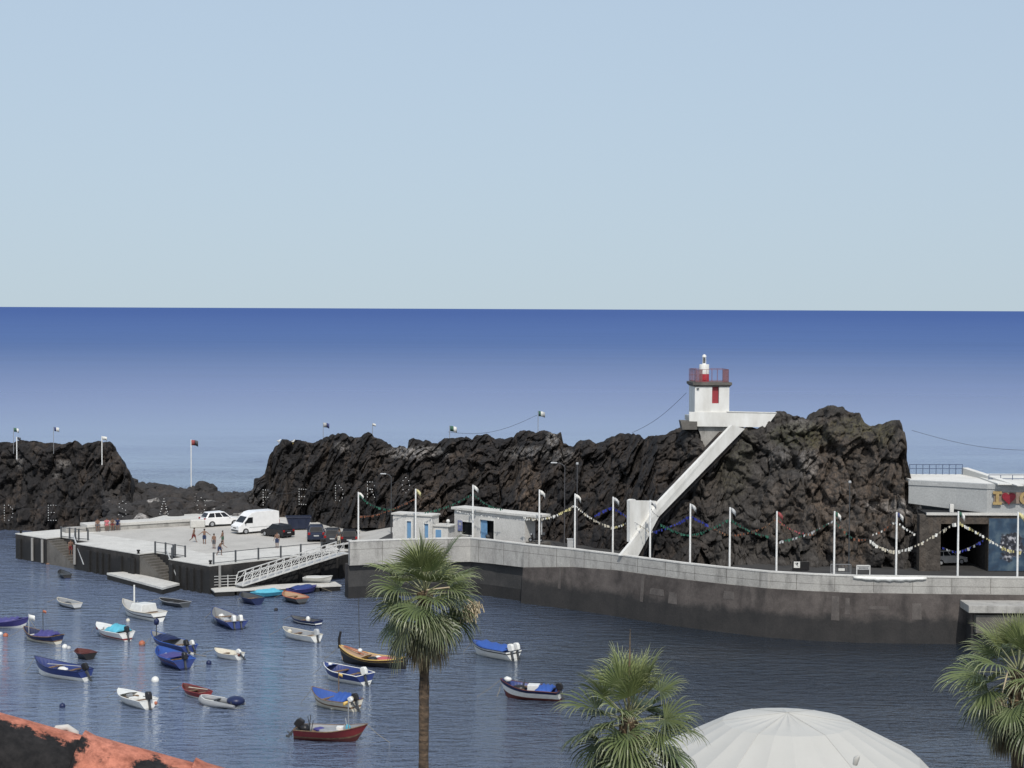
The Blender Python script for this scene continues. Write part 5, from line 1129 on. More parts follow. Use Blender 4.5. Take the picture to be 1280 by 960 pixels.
def car(label, u, v, rz, paint_, z=ZQ, s=1.0, H=1.5, L=4.05, W=1.75):
    p = at(u, v, z); t = thing('parked_car', label, 'car', (p.x, p.y, z), rz, 'cars parked on the quay'); t.scale = (s, s, s); r = .31; xf, xr = L * .31, -L * .30; b = .92
    prof = [(-L / 2, .35), (-L / 2 + .04, .22)] + [(xr - r - .05, .2)] + arc(xr, r + .05, z=.24) + [(xf - r - .05, .2)] + arc(xf, r + .05, z=.24) + [(L / 2 - .06, .22), (L / 2, .42), (L / 2 - .08, .66), (L / 2 - .45, .80), (L * .21, b), (-L * .42, b + .04), (-L / 2 + .03, .80)]
    f = MB(); f.xprism(prof, -W / 2, W / 2); f.build('body', paint_, t, bevel=.05)
    f = MB(); w0, w1 = W / 2 - .06, W / 2 - .24; g0, g1, r0, r1 = L * .235, -L * .46, L * .05, -L * .36
    vs = [(g1, -w0, b), (g0, -w0, b - .02), (g0, w0, b - .02), (g1, w0, b), (r1, -w1, H - .04), (r0, -w1, H), (r0, w1, H), (r1, w1, H - .04)]
    f.add(vs, [(3, 2, 1, 0), (4, 5, 6, 7), (0, 1, 5, 4), (1, 2, 6, 5), (2, 3, 7, 6), (3, 0, 4, 7)]); f.build('cabin_roof', paint_, t, bevel=.04)
    V = [Vector(x) for x in vs]
    def fp(a, b_, c, d, k0, k1, h0, h1): 
        lo = lambda k: lerp(a, b_, k); hi = lambda k: lerp(d, c, k); return [lerp(lo(k0), hi(k0), h0), lerp(lo(k1), hi(k1), h0), lerp(lo(k1), hi(k1), h1), lerp(lo(k0), hi(k0), h1)]
    for (a, b_, c, d) in ((V[0], V[1], V[5], V[4]), (V[2], V[3], V[7], V[6])):
        for k0, k1 in ((.06, .34), (.38, .66), (.70, .94)):
            f = MB(); quadp(f, *fp(a, b_, c, d, k0, k1, .12, .88)); f.build('side_window', 'glass', t)
    f = MB(); quadp(f, *fp(V[1], V[2], V[6], V[5], .06, .94, .08, .92)); f.build('windscreen', 'glass', t)
    f = MB(); quadp(f, *fp(V[3], V[0], V[4], V[7], .08, .92, .12, .88)); f.build('rear_window', 'glass', t)
    for s_ in (1, -1):
        f = MB(); f.box((L / 2 - .16, s_ * (W / 2 - .28), .66), (.34, .36, .14)); f.build('headlight', 'headlamp', t, bevel=.03)
        f = MB(); f.box((-L / 2 + .06, s_ * (W / 2 - .16), .82), (.12, .24, .24)); f.build('tail_light', 'taillamp', t, bevel=.02)
        f = MB(); f.box((L * .17, s_ * (W / 2 + .06), b + .06), (.1, .14, .11)); f.build('wing_mirror', paint_, t, bevel=.02)
    f = MB(); f.box((-L / 2 - .005, 0, .62), (.02, .5, .11)); f.build('number_plate', 'ltgrey', t)
    f = MB(); f.box((L / 2 - .02, 0, .40), (.06, W * .6, .16)); f.build('grille', 'black', t)
    wheels(t, (xf, xr), W, r); return t
car('white hatchback parked by the concrete block left of the white van', 275, 657, R(32), 'carwhite')
car('black hatchback parked beside the white van in front of it', 347, 670.5, R(137), 'carblack', s=.86)
car('dark navy car seen from the rear, left of the row of three by the rocks', 395, 674.5, R(97), 'carnavy', W=1.7)
car('charcoal car seen from the rear, middle of the row of three by the rocks', 416, 678, R(94), 'cargrey', s=.95)
car('black car seen from the rear beside the white flagpole, right of the row of three', 437, 679.5, R(94), 'carblack', s=.95)
car('white car standing inside the dark tunnel mouth', 1183, 705, R(20), 'carwhite_shaded', z=3.95, s=.8)
# van
p = at(319, 665.5, ZQ); t = thing('delivery_van', 'white high-roofed delivery van with front facing the harbour', 'van', (p.x, p.y, ZQ), R(217)); t.scale = (.86, .86, .86); L, W, H, r = 5.4, 1.95, 2.55, .34; xf, xr = 1.75, -1.7
prof = [(-L / 2, .4), (-L / 2 + .03, .25), (xr - r - .06, .23)] + arc(xr, r + .06, z=.27) + [(xf - r - .06, .23)] + arc(xf, r + .06, z=.27) + [(L / 2 - .04, .25), (L / 2, .55), (L / 2 - .06, .95), (L / 2 - .55, 1.25), (L / 2 - 1.25, 2.05), (L / 2 - 1.7, 2.42), (L / 2 - 2.3, H), (-L / 2 + .5, H), (-L / 2 + .08, H - .12)]
f = MB(); f.xprism(prof, -W / 2, W / 2); f.build('body', 'carwhite', t, bevel=.09)
for s_ in (1, -1):
    f = MB(); y = s_ * (W / 2 + .002); pl = [(L / 2 - .78, 1.28), (L / 2 - 1.28, 1.92), (L / 2 - 1.85, 1.92), (L / 2 - 1.85, 1.24)]; f.xprism(pl, y - .012, y + .012); f.build('side_window', 'glass', t)
    f = MB(); f.box((L / 2 - .14, s_ * (W / 2 - .3), .86), (.3, .36, .2)); f.build('headlight', 'headlamp', t, bevel=.03)
    f = MB(); f.box((-L / 2 + .02, s_ * (W / 2 - .1), 1.2), (.08, .14, .5)); f.build('tail_light', 'taillamp', t)
    f = MB(); f.box((L / 2 - .85, s_ * (W / 2 + .12), 1.35), (.12, .2, .28)); f.build('wing_mirror', 'black', t, bevel=.03)
    f = MB(); f.box((-.3, s_ * (W / 2 + .004), .75), (3.2, .02, .08)); f.build('side_moulding', 'ltgrey', t)
f = MB(); a, b_ = Vector((L / 2 - .62, 0, 1.33)), Vector((L / 2 - 1.19, 0, 1.98)); n = Vector((.75, 0, .66)) * .02; yy = W / 2 - .14
f.add([a + n + Vector((0, -yy, 0)), a + n + Vector((0, yy, 0)), b_ + n + Vector((0, yy * .92, 0)), b_ + n + Vector((0, -yy * .92, 0))] + [a - n + Vector((0, -yy, 0)), a - n + Vector((0, yy, 0)), b_ - n + Vector((0, yy * .92, 0)), b_ - n + Vector((0, -yy * .92, 0))], [(0, 1, 2, 3), (7, 6, 5, 4), (4, 5, 1, 0), (5, 6, 2, 1), (6, 7, 3, 2), (7, 4, 0, 3)]); f.build('windscreen', 'glass', t)
f = MB(); f.box((L / 2 - .01, 0, .42), (.08, W * .8, .18)); f.build('bumper', 'dkgrey', t, bevel=.03); f = MB(); f.box((L / 2 - .02, 0, .72), (.05, .7, .12)); f.build('grille', 'black', t)
wheels(t, (xf, xr), W, r)
# dark blue skip behind the black car
p = at(373, 661.5, ZQ); f = MB(); f.xprism([(-.9, .12), (.9, .12), (1.25, 1.25), (-1.25, 1.25)], -.8, .8); f.box((0, 0, 1.29), (2.6, 1.75, .09))
for x in (-.7, 0, .7): f.box((x, -.83, .7), (.09, .06, 1.05))
o = f.build('rubbish_skip', 'carnavy', bevel=.02); o.location = (p.x, p.y, ZQ); o.rotation_euler = (0, 0, .2); tag(o, 'very dark blue metal skip behind the black hatchback near the rocks', 'skip')
# motorbike
t = thing('motor_scooter', 'dark motor scooter parked at the right end of the long hut', 'scooter', scoot, R(175)); t.scale = (.72, .72, .72)
for nm, x in (('front_wheel', .62), ('rear_wheel', -.6)):
    f = MB(); f.tube([(x, -.06, .27), (x, .06, .27)], .27, 16); w_ = f.build(nm, 'rubber', t); f = MB(); f.tube([(x, -.065, .27), (x, .065, .27)], .15, 12); f.build('rim', 'steel', w_)
f = MB(); f.xprism([(-.85, .45), (-.3, .28), (.25, .25), (.42, .3), (.5, .95), (.38, .98), (.25, .42), (-.1, .5), (-.2, .72), (-.9, .78)], -.17, .17); f.build('bodywork', 'black', t, bevel=.05)
f = MB(); f.xprism([(-.88, .79), (-.15, .74), (-.12, .82), (-.85, .9)], -.16, .16); f.build('seat', 'rubber', t, bevel=.03)
f = MB(); f.tube([(.4, -.32, 1.08), (.46, 0, 1.02), (.4, .32, 1.08)], .025, 8); f.tube([(.46, 0, 1.0), (.62, 0, .3)], .035, 8); f.build('handlebar', 'dkgrey', t)
f = MB(); f.ball((.52, 0, .93), .1, 12, 8); f.build('headlight', 'headlamp', t); f = MB(); f.box((-.98, 0, 1.0), (.34, .36, .3)); f.build('top_box', 'dkgrey', t, bevel=.04)

# ================================================================== FLAGPOLES, GARLANDS, LAMPS
M['pole'] = pm('white_pole_paint', (.78, .78, .76), (.66, .66, .63), scale=4, rough=.5)
M['fwhite'] = paint('white_flag_cloth', (.72, .72, .68), .8); M['fyellow'] = paint('yellow_flag_cloth', (.58, .53, .28), .8); M['fgreen'] = paint('green_flag_cloth', (.05, .13, .09), .8); M['fred'] = paint('red_flag_cloth', (.30, .07, .07), .8); M['fblue'] = paint('blue_flag_cloth', (.05, .06, .16), .8)
def flagmesh(f, o, w_, h, n=6, seed=0, droop=.4, mi=None, dirx=1):
    rg = random.Random(seed); cols_ = mi or [0]
    for ci, m_ in enumerate(cols_):
        a0, a1 = ci / len(cols_), (ci + 1) / len(cols_); rows = []
        for k in range(4):
            a = lerp(a0, a1, k / 3); y = .12 * math.sin(a * 6 + seed); rows.append([o + Vector((dirx * a * w_, y, -droop * w_ * a * a)), o + Vector((dirx * a * w_, y + .04, -h - droop * w_ * a * a * 1.2))])
        f.grid(rows, mi=m_, smooth=True)
POLES = [(448, 615, 678.5, 'fwhite', .05), (519.5, 611, None, 'fyellow', 0), (591, 606, None, 'fwhite', 0), (674, 612, 687, 'fwhite', 0), (718.5, 617, 687.5, 'fwhite', 0), (766, 621, 691, 'ltgrey', 0), (812.5, 625, 697, 'ltgrey', 0), (862.5, 629.5, 701.5, 'ltgrey', 0), (912, 634, 707, 'ltgrey', 0), (970.5, 639, 711.5, 'fred', 0), (1042.5, 639, 714.5, 'fgreen', 0), (1120, 640, 717.5, 'fblue', 0), (1197, 639, 718, 'fgreen', 0), (1271.5, 640, 719, 'fyellow', 0)]
PW = ['white flagpole with white pennant beside the dark parked cars, first of the row', 'white flagpole with yellowish round pennant in front of the small hut', 'white flagpole with white pennant in front of the long hut', 'white flagpole with limp white pennant by the scooter', 'white flagpole with white pennant beside the pale cabinet', 'white flagpole with limp grey pennant just left of the white stair pier', 'white flagpole standing in front of the white stair pier', 'white flagpole with limp grey pennant, first one right of the stairway', 'white flagpole with limp grey pennant, second one right of the stairway', 'white flagpole with pinkish red pennant near the dark notice board', 'white flagpole with small green pennant beside the barrier', 'white flagpole with blue and white pennant under the pale rock ledge', 'white flagpole with green and white pennant in front of the tunnel mouth', 'white flagpole with yellow pennant in front of the mural, right edge']
PP = []
for i, (u, vt, vb, fl, dz) in enumerate(POLES):
    if vb: b = at(u, vb, ZR)
    else: b = atY(u, 675, {1: 161.6, 2: 161.2}[i]); b.z = ZR
    if i == 3: b = atY(u, 680, 157); b.z = ZR
    if i >= 4: b = atY(u, vb, interp([(k[0], r_.y) for k, r_ in zip(RIM, rim)], u) + 2.0); b.z = ZR
    top = atY(u, vt, b.y); t = thing('flagpole', PW[i], 'flagpole', (b.x, b.y, ZR), 0, 'white flagpoles along the harbour road'); h = top.z - ZR
    f = MB(); f.tube([(0, 0, 0), (0, 0, h)], [.085, .065], 10); f.build('pole', 'pole', t)
    f = MB(); f.tube([(0, 0, 0), (0, 0, .06), (0, 0, .07), (0, 0, .14)], [.17, .17, .11, .10], 10); f.build('base_plate', 'steel', t)
    f = MB(); two = fl in ('fblue', 'fgreen'); flagmesh(f, Vector((.06, 0, h - .04)), .42, .36, seed=i, droop=.8, mi=[0, 1] if two else [0]); o = f.build('flag', [fl, 'fwhite'], t); sd_ = o.modifiers.new('t', 'SOLIDIFY'); sd_.thickness = .012
    PP.append(b)
def Dpole(u):
    return interp([(POLES[i][0], PP[i].y) for i in range(len(PP))], u)
M['tgreen'] = paint('green_tinsel', (.025, .13, .085), .7); M['torange'] = paint('orange_tinsel', (.24, .10, .055), .7); M['tblue'] = paint('blue_tinsel', (.03, .045, .30), .7)
def garland(label, px, mats, off=0, size=.13, dens=9, seed=0):
    rg = random.Random(seed); pts = [atY(u, v, Dpole(u) + off) for u, v in px]; path = []
    for i in range(len(pts) - 1):
        p0 = pts[max(0, i - 1)]; p1 = pts[i]; p2 = pts[i + 1]; p3 = pts[min(len(pts) - 1, i + 2)]
        for k in range(8):
            s = k / 8; path.append(.5 * ((2 * p1) + (p2 - p0) * s + (2 * p0 - 5 * p1 + 4 * p2 - p3) * s * s + (3 * p1 - p0 - 3 * p2 + p3) * s ** 3))
    path.append(pts[-1]); f = MB(); f.tube(path, .014, 5, mi=0)
    L_ = sum((b - a).length for a, b in zip(path, path[1:])); n = int(L_ * dens / 1.9)
    for k in range(n):
        s = (k + rg.uniform(-.3, .3)) / n * (len(path) - 1); s = max(0, min(len(path) - 1.001, s)); i = int(s); p = lerp(path[i], path[i + 1], s - i); m_ = 1 + (rg.randrange(len(mats)))
        sz = size * rg.uniform(.6, 1.35); a = rg.random() * 6
        for q_ in range(2):
            d = Vector((math.cos(a + q_ * 1.57), math.sin(a + q_ * 1.57), rg.uniform(-.4, .4))) * sz; w_ = Vector((rg.uniform(-.3, .3), rg.uniform(-.3, .3), -1)).normalized() * sz * 1.25
            f.add([p - d * .5, p + d * .5, p + d * .4 + w_, p - d * .4 + w_], [(0, 1, 2, 3)], m_)
    o = world_mesh('garland', f, ['cable'] + mats, pts[0]); tag(o, label, 'garland', 'paper garlands strung between the flagpoles'); return o
garland('dark green garland dropping from the first flagpole towards the small hut', [(449, 618), (462, 629), (478, 635), (494, 636)], ['tgreen'], .1, seed=1)
garland('rusty orange garland rising to the flagpole at the small hut', [(448, 645), (470, 643), (495, 634), (519, 623)], ['torange'], .1, seed=2)
garland('green garland rising from the small hut to the flagpole of the long hut', [(532, 640), (552, 635), (572, 627), (590, 617)], ['tgreen'], .15, seed=3)
garland('green garland falling behind the long hut roof', [(592, 617), (604, 627), (616, 633), (630, 636)], ['tgreen'], .15, seed=4)
garland('white garland hanging under the eave of the long hut', [(571, 638), (590, 642), (612, 645), (640, 648), (673, 648)], ['fwhite', 'ltgrey'], -.55, .1, seed=5)
garland('white and yellow garland rising to the pole by the pale cabinet', [(655, 646), (674, 648), (690, 645), (706, 638), (718, 631)], ['fwhite', 'fyellow', 'cream'], .1, .15, seed=6)
garland('white garland falling from the pole by the pale cabinet', [(719, 631), (732, 642), (748, 652), (766, 658.5)], ['fwhite', 'cream'], .1, .15, seed=7)
garland('yellow and white garland running up to the white stair pier', [(766, 658.5), (776, 656), (790, 650)], ['fyellow', 'fwhite'], .1, .15, seed=8)
garland('bright blue garland peaking left of the white stair pier', [(744, 644), (754, 638), (765, 634), (776, 640), (786, 647)], ['tblue'], .9, .16, seed=9)
garland('pale garland crossing the white stair pier', [(790, 651), (802, 658), (812, 665), (816, 663)], ['ltgrey', 'cream'], .1, .12, seed=10)
garland('pale thin garland falling from the top of the pole at the stair pier', [(813, 634), (817, 641), (824, 646)], ['ltgrey'], .1, .1, seed=11)
garland('blue garland first right of the stairway', [(818, 664), (836, 658), (850, 652), (862, 645), (874, 650), (886, 656)], ['tblue'], .5, .16, seed=12)
garland('green garland second right of the stairway', [(826, 655), (845, 664), (862, 668), (885, 662), (912, 648)], ['tgreen'], .1, .13, seed=13)
garland('green garland dropping from the second pole right of the stairway', [(913, 648), (928, 658), (945, 666), (962, 670)], ['tgreen'], .1, .13, seed=14)
garland('brownish orange garland rising to the pole by the notice board', [(893, 660), (912, 668), (935, 665), (955, 658), (970, 648)], ['torange', 'wood'], .2, .12, seed=15)
garland('pinkish garland falling right of the pole by the notice board', [(971, 648), (984, 658), (1000, 665), (1020, 668)], ['torange', 'pinkcloth'], .1, .12, seed=16)
garland('green garland rising to the pole beside the barrier', [(976, 676), (996, 671), (1018, 663), (1042, 650)], ['tgreen', 'ltgrey'], .1, .13, seed=17)
garland('rusty garland sagging right of the pole beside the barrier', [(1043, 650), (1052, 660), (1030, 680), (1012, 676)][:2] + [(1066, 672), (1084, 674)], ['torange', 'tgreen'], .1, .12, seed=18)
garland('white garland sagging under the pole below the pale ledge', [(1088, 675), (1100, 683), (1120, 688), (1145, 681), (1172, 666), (1196, 652)], ['fwhite', 'cream'], .1, .17, seed=19)
garland('orange and white garland rising to the pole below the pale ledge', [(1090, 668), (1104, 662), (1119, 652), (1132, 660), (1145, 668)], ['torange', 'fwhite'], .3, .12, seed=20)
garland('yellow and white garland falling from the tunnel pole to the right edge', [(1198, 652), (1220, 664), (1240, 676), (1262, 687), (1290, 690)], ['fwhite', 'fyellow'], .1, .17, seed=21)
garland('blue garland hanging inside the tunnel mouth view', [(1178, 684), (1195, 689), (1212, 684), (1230, 674)], ['tblue', 'ltgrey'], .4, .14, seed=22)
# light letters strung across the rock
LET = {'D': [[(0, 0), (0, 1), (.5, 1), (.9, .75), (.95, .45), (.85, .2), (.5, 0), (0, 0)]], 'E': [[(.85, 0), (0, 0), (0, 1), (.85, 1)], [(0, .52), (.65, .52)]], 'S': [[(.85, .85), (.5, 1), (.1, .85), (.1, .62), (.8, .4), (.85, .15), (.5, 0), (.05, .12)]],
       'A': [[(0, 0), (.45, 1), (.9, 0)], [(.2, .35), (.7, .35)]], 'O': [[(.45, 0), (.1, .2), (0, .5), (.1, .8), (.45, 1), (.8, .8), (.9, .5), (.8, .2), (.45, 0)]], 'P': [[(0, 0), (0, 1), (.6, 1), (.85, .78), (.6, .52), (0, .52)]], 'R': [[(0, 0), (0, 1), (.6, 1), (.85, .78), (.6, .52), (0, .52)], [(.4, .52), (.88, 0)]]}
LETS = [('D', 10.5, 641, 196.8, 'bulb letter D hanging on the rock at the left edge'), ('E', 65.5, 641, 196, 'bulb letter E on the left rock between the edge D and the S'), ('S', 153, 636, 195.5, 'bulb letter S hanging where left rock meets the boulder mole'), ('A', 205, 633, 195, 'bulb letter A hanging over the boulder mole'), ('O', 251.5, 631.5, 193.5, 'bulb letter O over the boulder mole above the white hatchback'),
        ('P', 333.5, 622, 193.5, 'bulb letter P on the rock above the white van'), ('E', 378.5, 621, 188, 'bulb letter E on the rock above the dark parked cars'), ('D', 424, 616.5, 183.5, 'bulb letter D on the rock above the row of dark cars'), ('R', 464, 612, 179.5, 'bulb letter R on the rock behind the first flagpole'), ('O', 507.5, 606.5, 174.5, 'bulb letter O on the rock above the small hut')]
tops = []
M['bulb'] = pm('white_bulb_glass', (.85, .85, .82), (.75, .75, .72), scale=9, rough=.3)
for ch, u, v, D, lab in LETS:
    c = atY(u, v, D); hh = 19 * D / F; ww = 11 * D / F; f = MB()
    for st in LET[ch]:
        pts = [Vector(((x - .45) * ww, 0, (y - .5) * hh)) for x, y in st]; f.tube(pts, .014, 5, mi=0)
        for a, b in zip(pts, pts[1:]):
            n = max(1, int((b - a).length / .25))
            for k in range(n): f.ball(lerp(a, b, k / n) + Vector((0, -.03, 0)), .042, 6, 4, mi=1)
        f.ball(pts[-1] + Vector((0, -.03, 0)), .042, 6, 4, mi=1)
    o = f.build('light_letter', ['cable', 'bulb']); o.location = c; o.rotation_euler = (0, 0, .1 if u < 260 else -.35); tag(o, lab, 'light letter', 'bulb letters spelling a name across the rocks'); tops.append(c + Vector((0, 0, hh * .55)))
for seg, lab in ((tops[:5], 'thin wire carrying the bulb letters over the left rock and mole'), (tops[5:], 'thin wire carrying the bulb letters over the ridge')):
    f = MB(); path = []
    for a, b in zip(seg, seg[1:]):
        for k in range(8): s = k / 8; path.append(lerp(a, b, s) - Vector((0, 0, .5 * math.sin(math.pi * s))))
    path.append(seg[-1]); f.tube(path, .015, 5); tag(world_mesh('wire', f, 'cable', seg[0]), lab, 'wire')
# small flags up on the rocks
RF = [(17, 534.5, 556, 207, ['fgreen', 'fwhite'], .9, 'small green and white flag on the left rock top, nearest the edge'), (21, 546, 563, 204, ['dkgrey'], .6, 'short white pole with dark pennant just below the first flag of the left rock'), (67, 533.5, 556, 207, ['fblue', 'fwhite'], .9, 'dark and white flag at the top middle of the left rock'), (127.5, 545, 570, 204, ['fwhite'], .8, 'white flagpole near the right brow of the left rock'),
      (239, 549.5, 612, 206, ['fred', 'dkgrey'], 1.2, 'tall white pole with red flag rising from the boulder mole'), (404, 528, 549, 200, ['ltgrey', 'fblue'], 1.0, 'thin pole with pale blue flag on the left shoulder of the ridge'), (465.5, 529, 545, 193, ['fwhite'], .5, 'short pole with tiny white flag on the ridge above the bulb R'), (562, 532, 549, 184, ['fgreen', 'fwhite'], 1.1, 'pole with pale green and white flag above the long hut'), (672.5, 513.5, 542, 177, ['fgreen', 'fwhite', 'ltgrey'], 1.0, 'highest small flag, dark green and white, on the ridge boulders')]
for i, (u, vt, vb, D, cols_, w_, lab) in enumerate(RF):
    b = atY(u, vb, D); tp = atY(u, vt, D); h = tp.z - b.z; t = thing('flagpole', lab, 'flagpole', b, 0, 'small flags on the rock tops'); f = MB(); f.tube([(0, 0, -1), (0, 0, h)], .055 if i in (3, 4, 1) else .03, 8); f.build('pole', 'pole' if i in (1, 3, 4) else 'grey', t)
    f = MB(); flagmesh(f, Vector((.05, 0, h - .03)), w_ * .62, .5 * w_, seed=i, droop=.2, mi=list(range(len(cols_)))); o = f.build('flag', cols_, t); sd_ = o.modifiers.new('t', 'SOLIDIFY'); sd_.thickness = .012
# street lamps
def street_lamp(u, vt, vb, zb_, arm, lab, D=None, mat='lampgrey'):
    b = at(u, vb, zb_) if D is None else atY(u, vb, D); 
    if D: b.z = zb_
    tp = atY(u, vt, b.y); h = tp.z - b.z; t = thing('street_lamp', lab, 'street lamp', b, 0, 'street lamps at the foot of the rocks'); f = MB(); f.tube([(0, 0, 0), (0, 0, h * .5), (0, 0, h)], [.06, .045, .035], 8); f.build('pole', mat, t)
    if arm:
        f = MB(); f.tube([(0, 0, h - .02), (arm * .5, 0, h + .2), (arm, 0, h + .28)], .035, 8); f.build('arm', mat, t); f = MB(); f.box((arm + .25 * (1 if arm > 0 else -1), 0, h + .28), (.55, .22, .1)); f.build('lamp_head', 'ltgrey', t, bevel=.03)
    else:
        f = MB(); f.tube([(0, 0, h), (0, 0, h + .05), (0, 0, h + .2)], [.09, .14, .1], 10); f.build('lamp_head', 'ltgrey', t)
street_lamp(705.5, 582.5, 690, ZR, -.7, 'grey street lamp with arm to the left, behind the pole by the cabinet', 159.5)
street_lamp(721, 581, 690, ZR, 0, 'thin grey lamp post with small top light, right of the armed lamp', 158)
street_lamp(489, 596, 672, ZR, -.5, 'dark street lamp with pale head in front of the ridge behind the small hut', 172, 'dkgrey')
street_lamp(1061, 604, 709, ZR, -.0, 'tall thin grey post in front of the big brown rock', 147.2, 'dkgrey')
# cables in the air
for (a, b, sag, lab) in ((atY(858, 491, 158), atY(790, 541, 168), .4, 'thin cable running down from the lighthouse to the ridge'), (atY(1140, 538, 155), atY(1300, 563, 170), .5, 'thin cable high above the white building'), (atY(671, 519, 177), atY(560, 540, 184), .8, 'thin cable between the two flags above the long hut')):
    f = MB(); f.tube([lerp(a, b, k / 10) - Vector((0, 0, sag * math.sin(math.pi * k / 10))) for k in range(11)], .016, 5); tag(world_mesh('overhead_cable', f, 'cable', a), lab, 'cable')
# signs and small street things
p = at(1001, 713.5, ZR); t = thing('notice_board', 'dark notice board with a white square notice at the foot of the rock', 'notice board', p); f = MB(); f.box((.0, 0, .42), (1.35, .12, .72)); f.build('board', 'black', t, bevel=.02); f = MB(); f.box((-.33, -.07, .5), (.5, .02, .5)); nt_2 = f.build('notice', 'fwhite', t); f = MB(); f.bar((-.5, -.085, .68), (-.2, -.085, .36), .07, .01); f.box((-.3, -.085, .6), (.14, .01, .16)); f.build('symbol', 'dkgrey', nt_2)
for x in (-.5, .5):
    f = MB(); f.bar((x, .02, 0), (x, .02, .1), .06, .06); f.build('foot', 'dkgrey', t)
p = at(1051, 717.5, ZR); t = thing('barrier', 'grey metal crowd barrier with small white plate beside the white framed board', 'barrier', p); f = MB()
for a, b in (((-.8, 0, .08), (.8, 0, .08)), ((-.8, 0, .78), (.8, 0, .78)), ((-.8, 0, 0), (-.8, 0, .78)), ((.8, 0, 0), (.8, 0, .78))): f.bar(a, b, .045, .045)
f.build('barrier_frame', 'grey', t); f = MB()
for k in range(1, 14): f.bar((-.8 + k * 1.6 / 14, 0, .1), (-.8 + k * 1.6 / 14, 0, .76), .018, .018)
f.build('bars', 'grey', t); f = MB(); f.box((.05, -.04, .36), (.5, .02, .2)); f.build('plate', 'fwhite', t)
p = at(1079, 719, ZR); t = thing('sign_stand', 'white framed board on legs with a lettered strip, beside the barrier', 'sign', p); f = MB()
for a, b in (((-.52, 0, 0), (-.52, 0, .8)), ((.52, 0, 0), (.52, 0, .8)), ((-.52, 0, .78), (.52, 0, .78))): f.bar(a, b, .09, .06)
f.build('sign_frame', 'pole', t); f = MB(); f.box((0, -.02, .58), (.94, .03, .26)); pn = f.build('panel', 'ltgrey', t); f = MB()
for k in range(7): f.box((-.32 + k * .105, -.04, .58), (.06, .01, .10))
f.build('lettering', 'dkgrey', pn)
p = at(713.5, 688.5, ZR); f = MB(); f.box((0, 0, .5), (.62, .5, 1.0)); f.box((0, 0, 1.03), (.7, .58, .06)); f.box((0, -.26, .5), (.5, .02, .8)); o = f.build('electric_cabinet', 'ltgrey', bevel=.02); o.location = p; tag(o, 'pale grey electric cabinet beside a flagpole behind the parapet', 'cabinet')

# ================================================================== PEOPLE
M['swimred'] = paint('red_swim_shorts', (.16, .03, .03), .8); M['swimblue'] = paint('blue_swim_shorts', (.03, .045, .10), .8); M['swimgrey'] = paint('grey_swim_shorts', (.10, .10, .11), .8); M['swimgreen'] = paint('green_swim_shorts', (.05, .11, .07), .8); M['pinktop'] = paint('pink_top', (.50, .16, .18), .8)
def rigid(joints, edges, rad, name, mat, parent=None, extra=None):
    me = bpy.data.meshes.new(name); me.from_pydata([tuple(j) for j in joints], edges, []); o = bpy.data.objects.new(name, me); COL.objects.link(o)
    sk = o.modifiers.new('skin', 'SKIN'); sk.use_smooth_shade = True
    lay = me.skin_vertices[0] if len(me.skin_vertices) else None
    if lay is None:
        bpy.context.view_layer.objects.active = o; lay = me.skin_vertices.new(name='s') if hasattr(me.skin_vertices, 'new') else me.skin_vertices[0]
    for i, r in enumerate(rad): lay.data[i].radius = (r, r); lay.data[i].use_root = (i == 0)
    sb = o.modifiers.new('sub', 'SUBSURF'); sb.levels = 1; sb.render_levels = 1
    dg = bpy.context.evaluated_depsgraph_get(); dg.update(); ev = o.evaluated_get(dg); m2 = bpy.data.meshes.new_from_object(ev)
    mb = MB(); mb.add([v.co for v in m2.vertices], [tuple(p.vertices) for p in m2.polygons], 0, True); bpy.data.objects.remove(o)
    if extra: extra(mb)
    return mb.build(name, mat, parent)
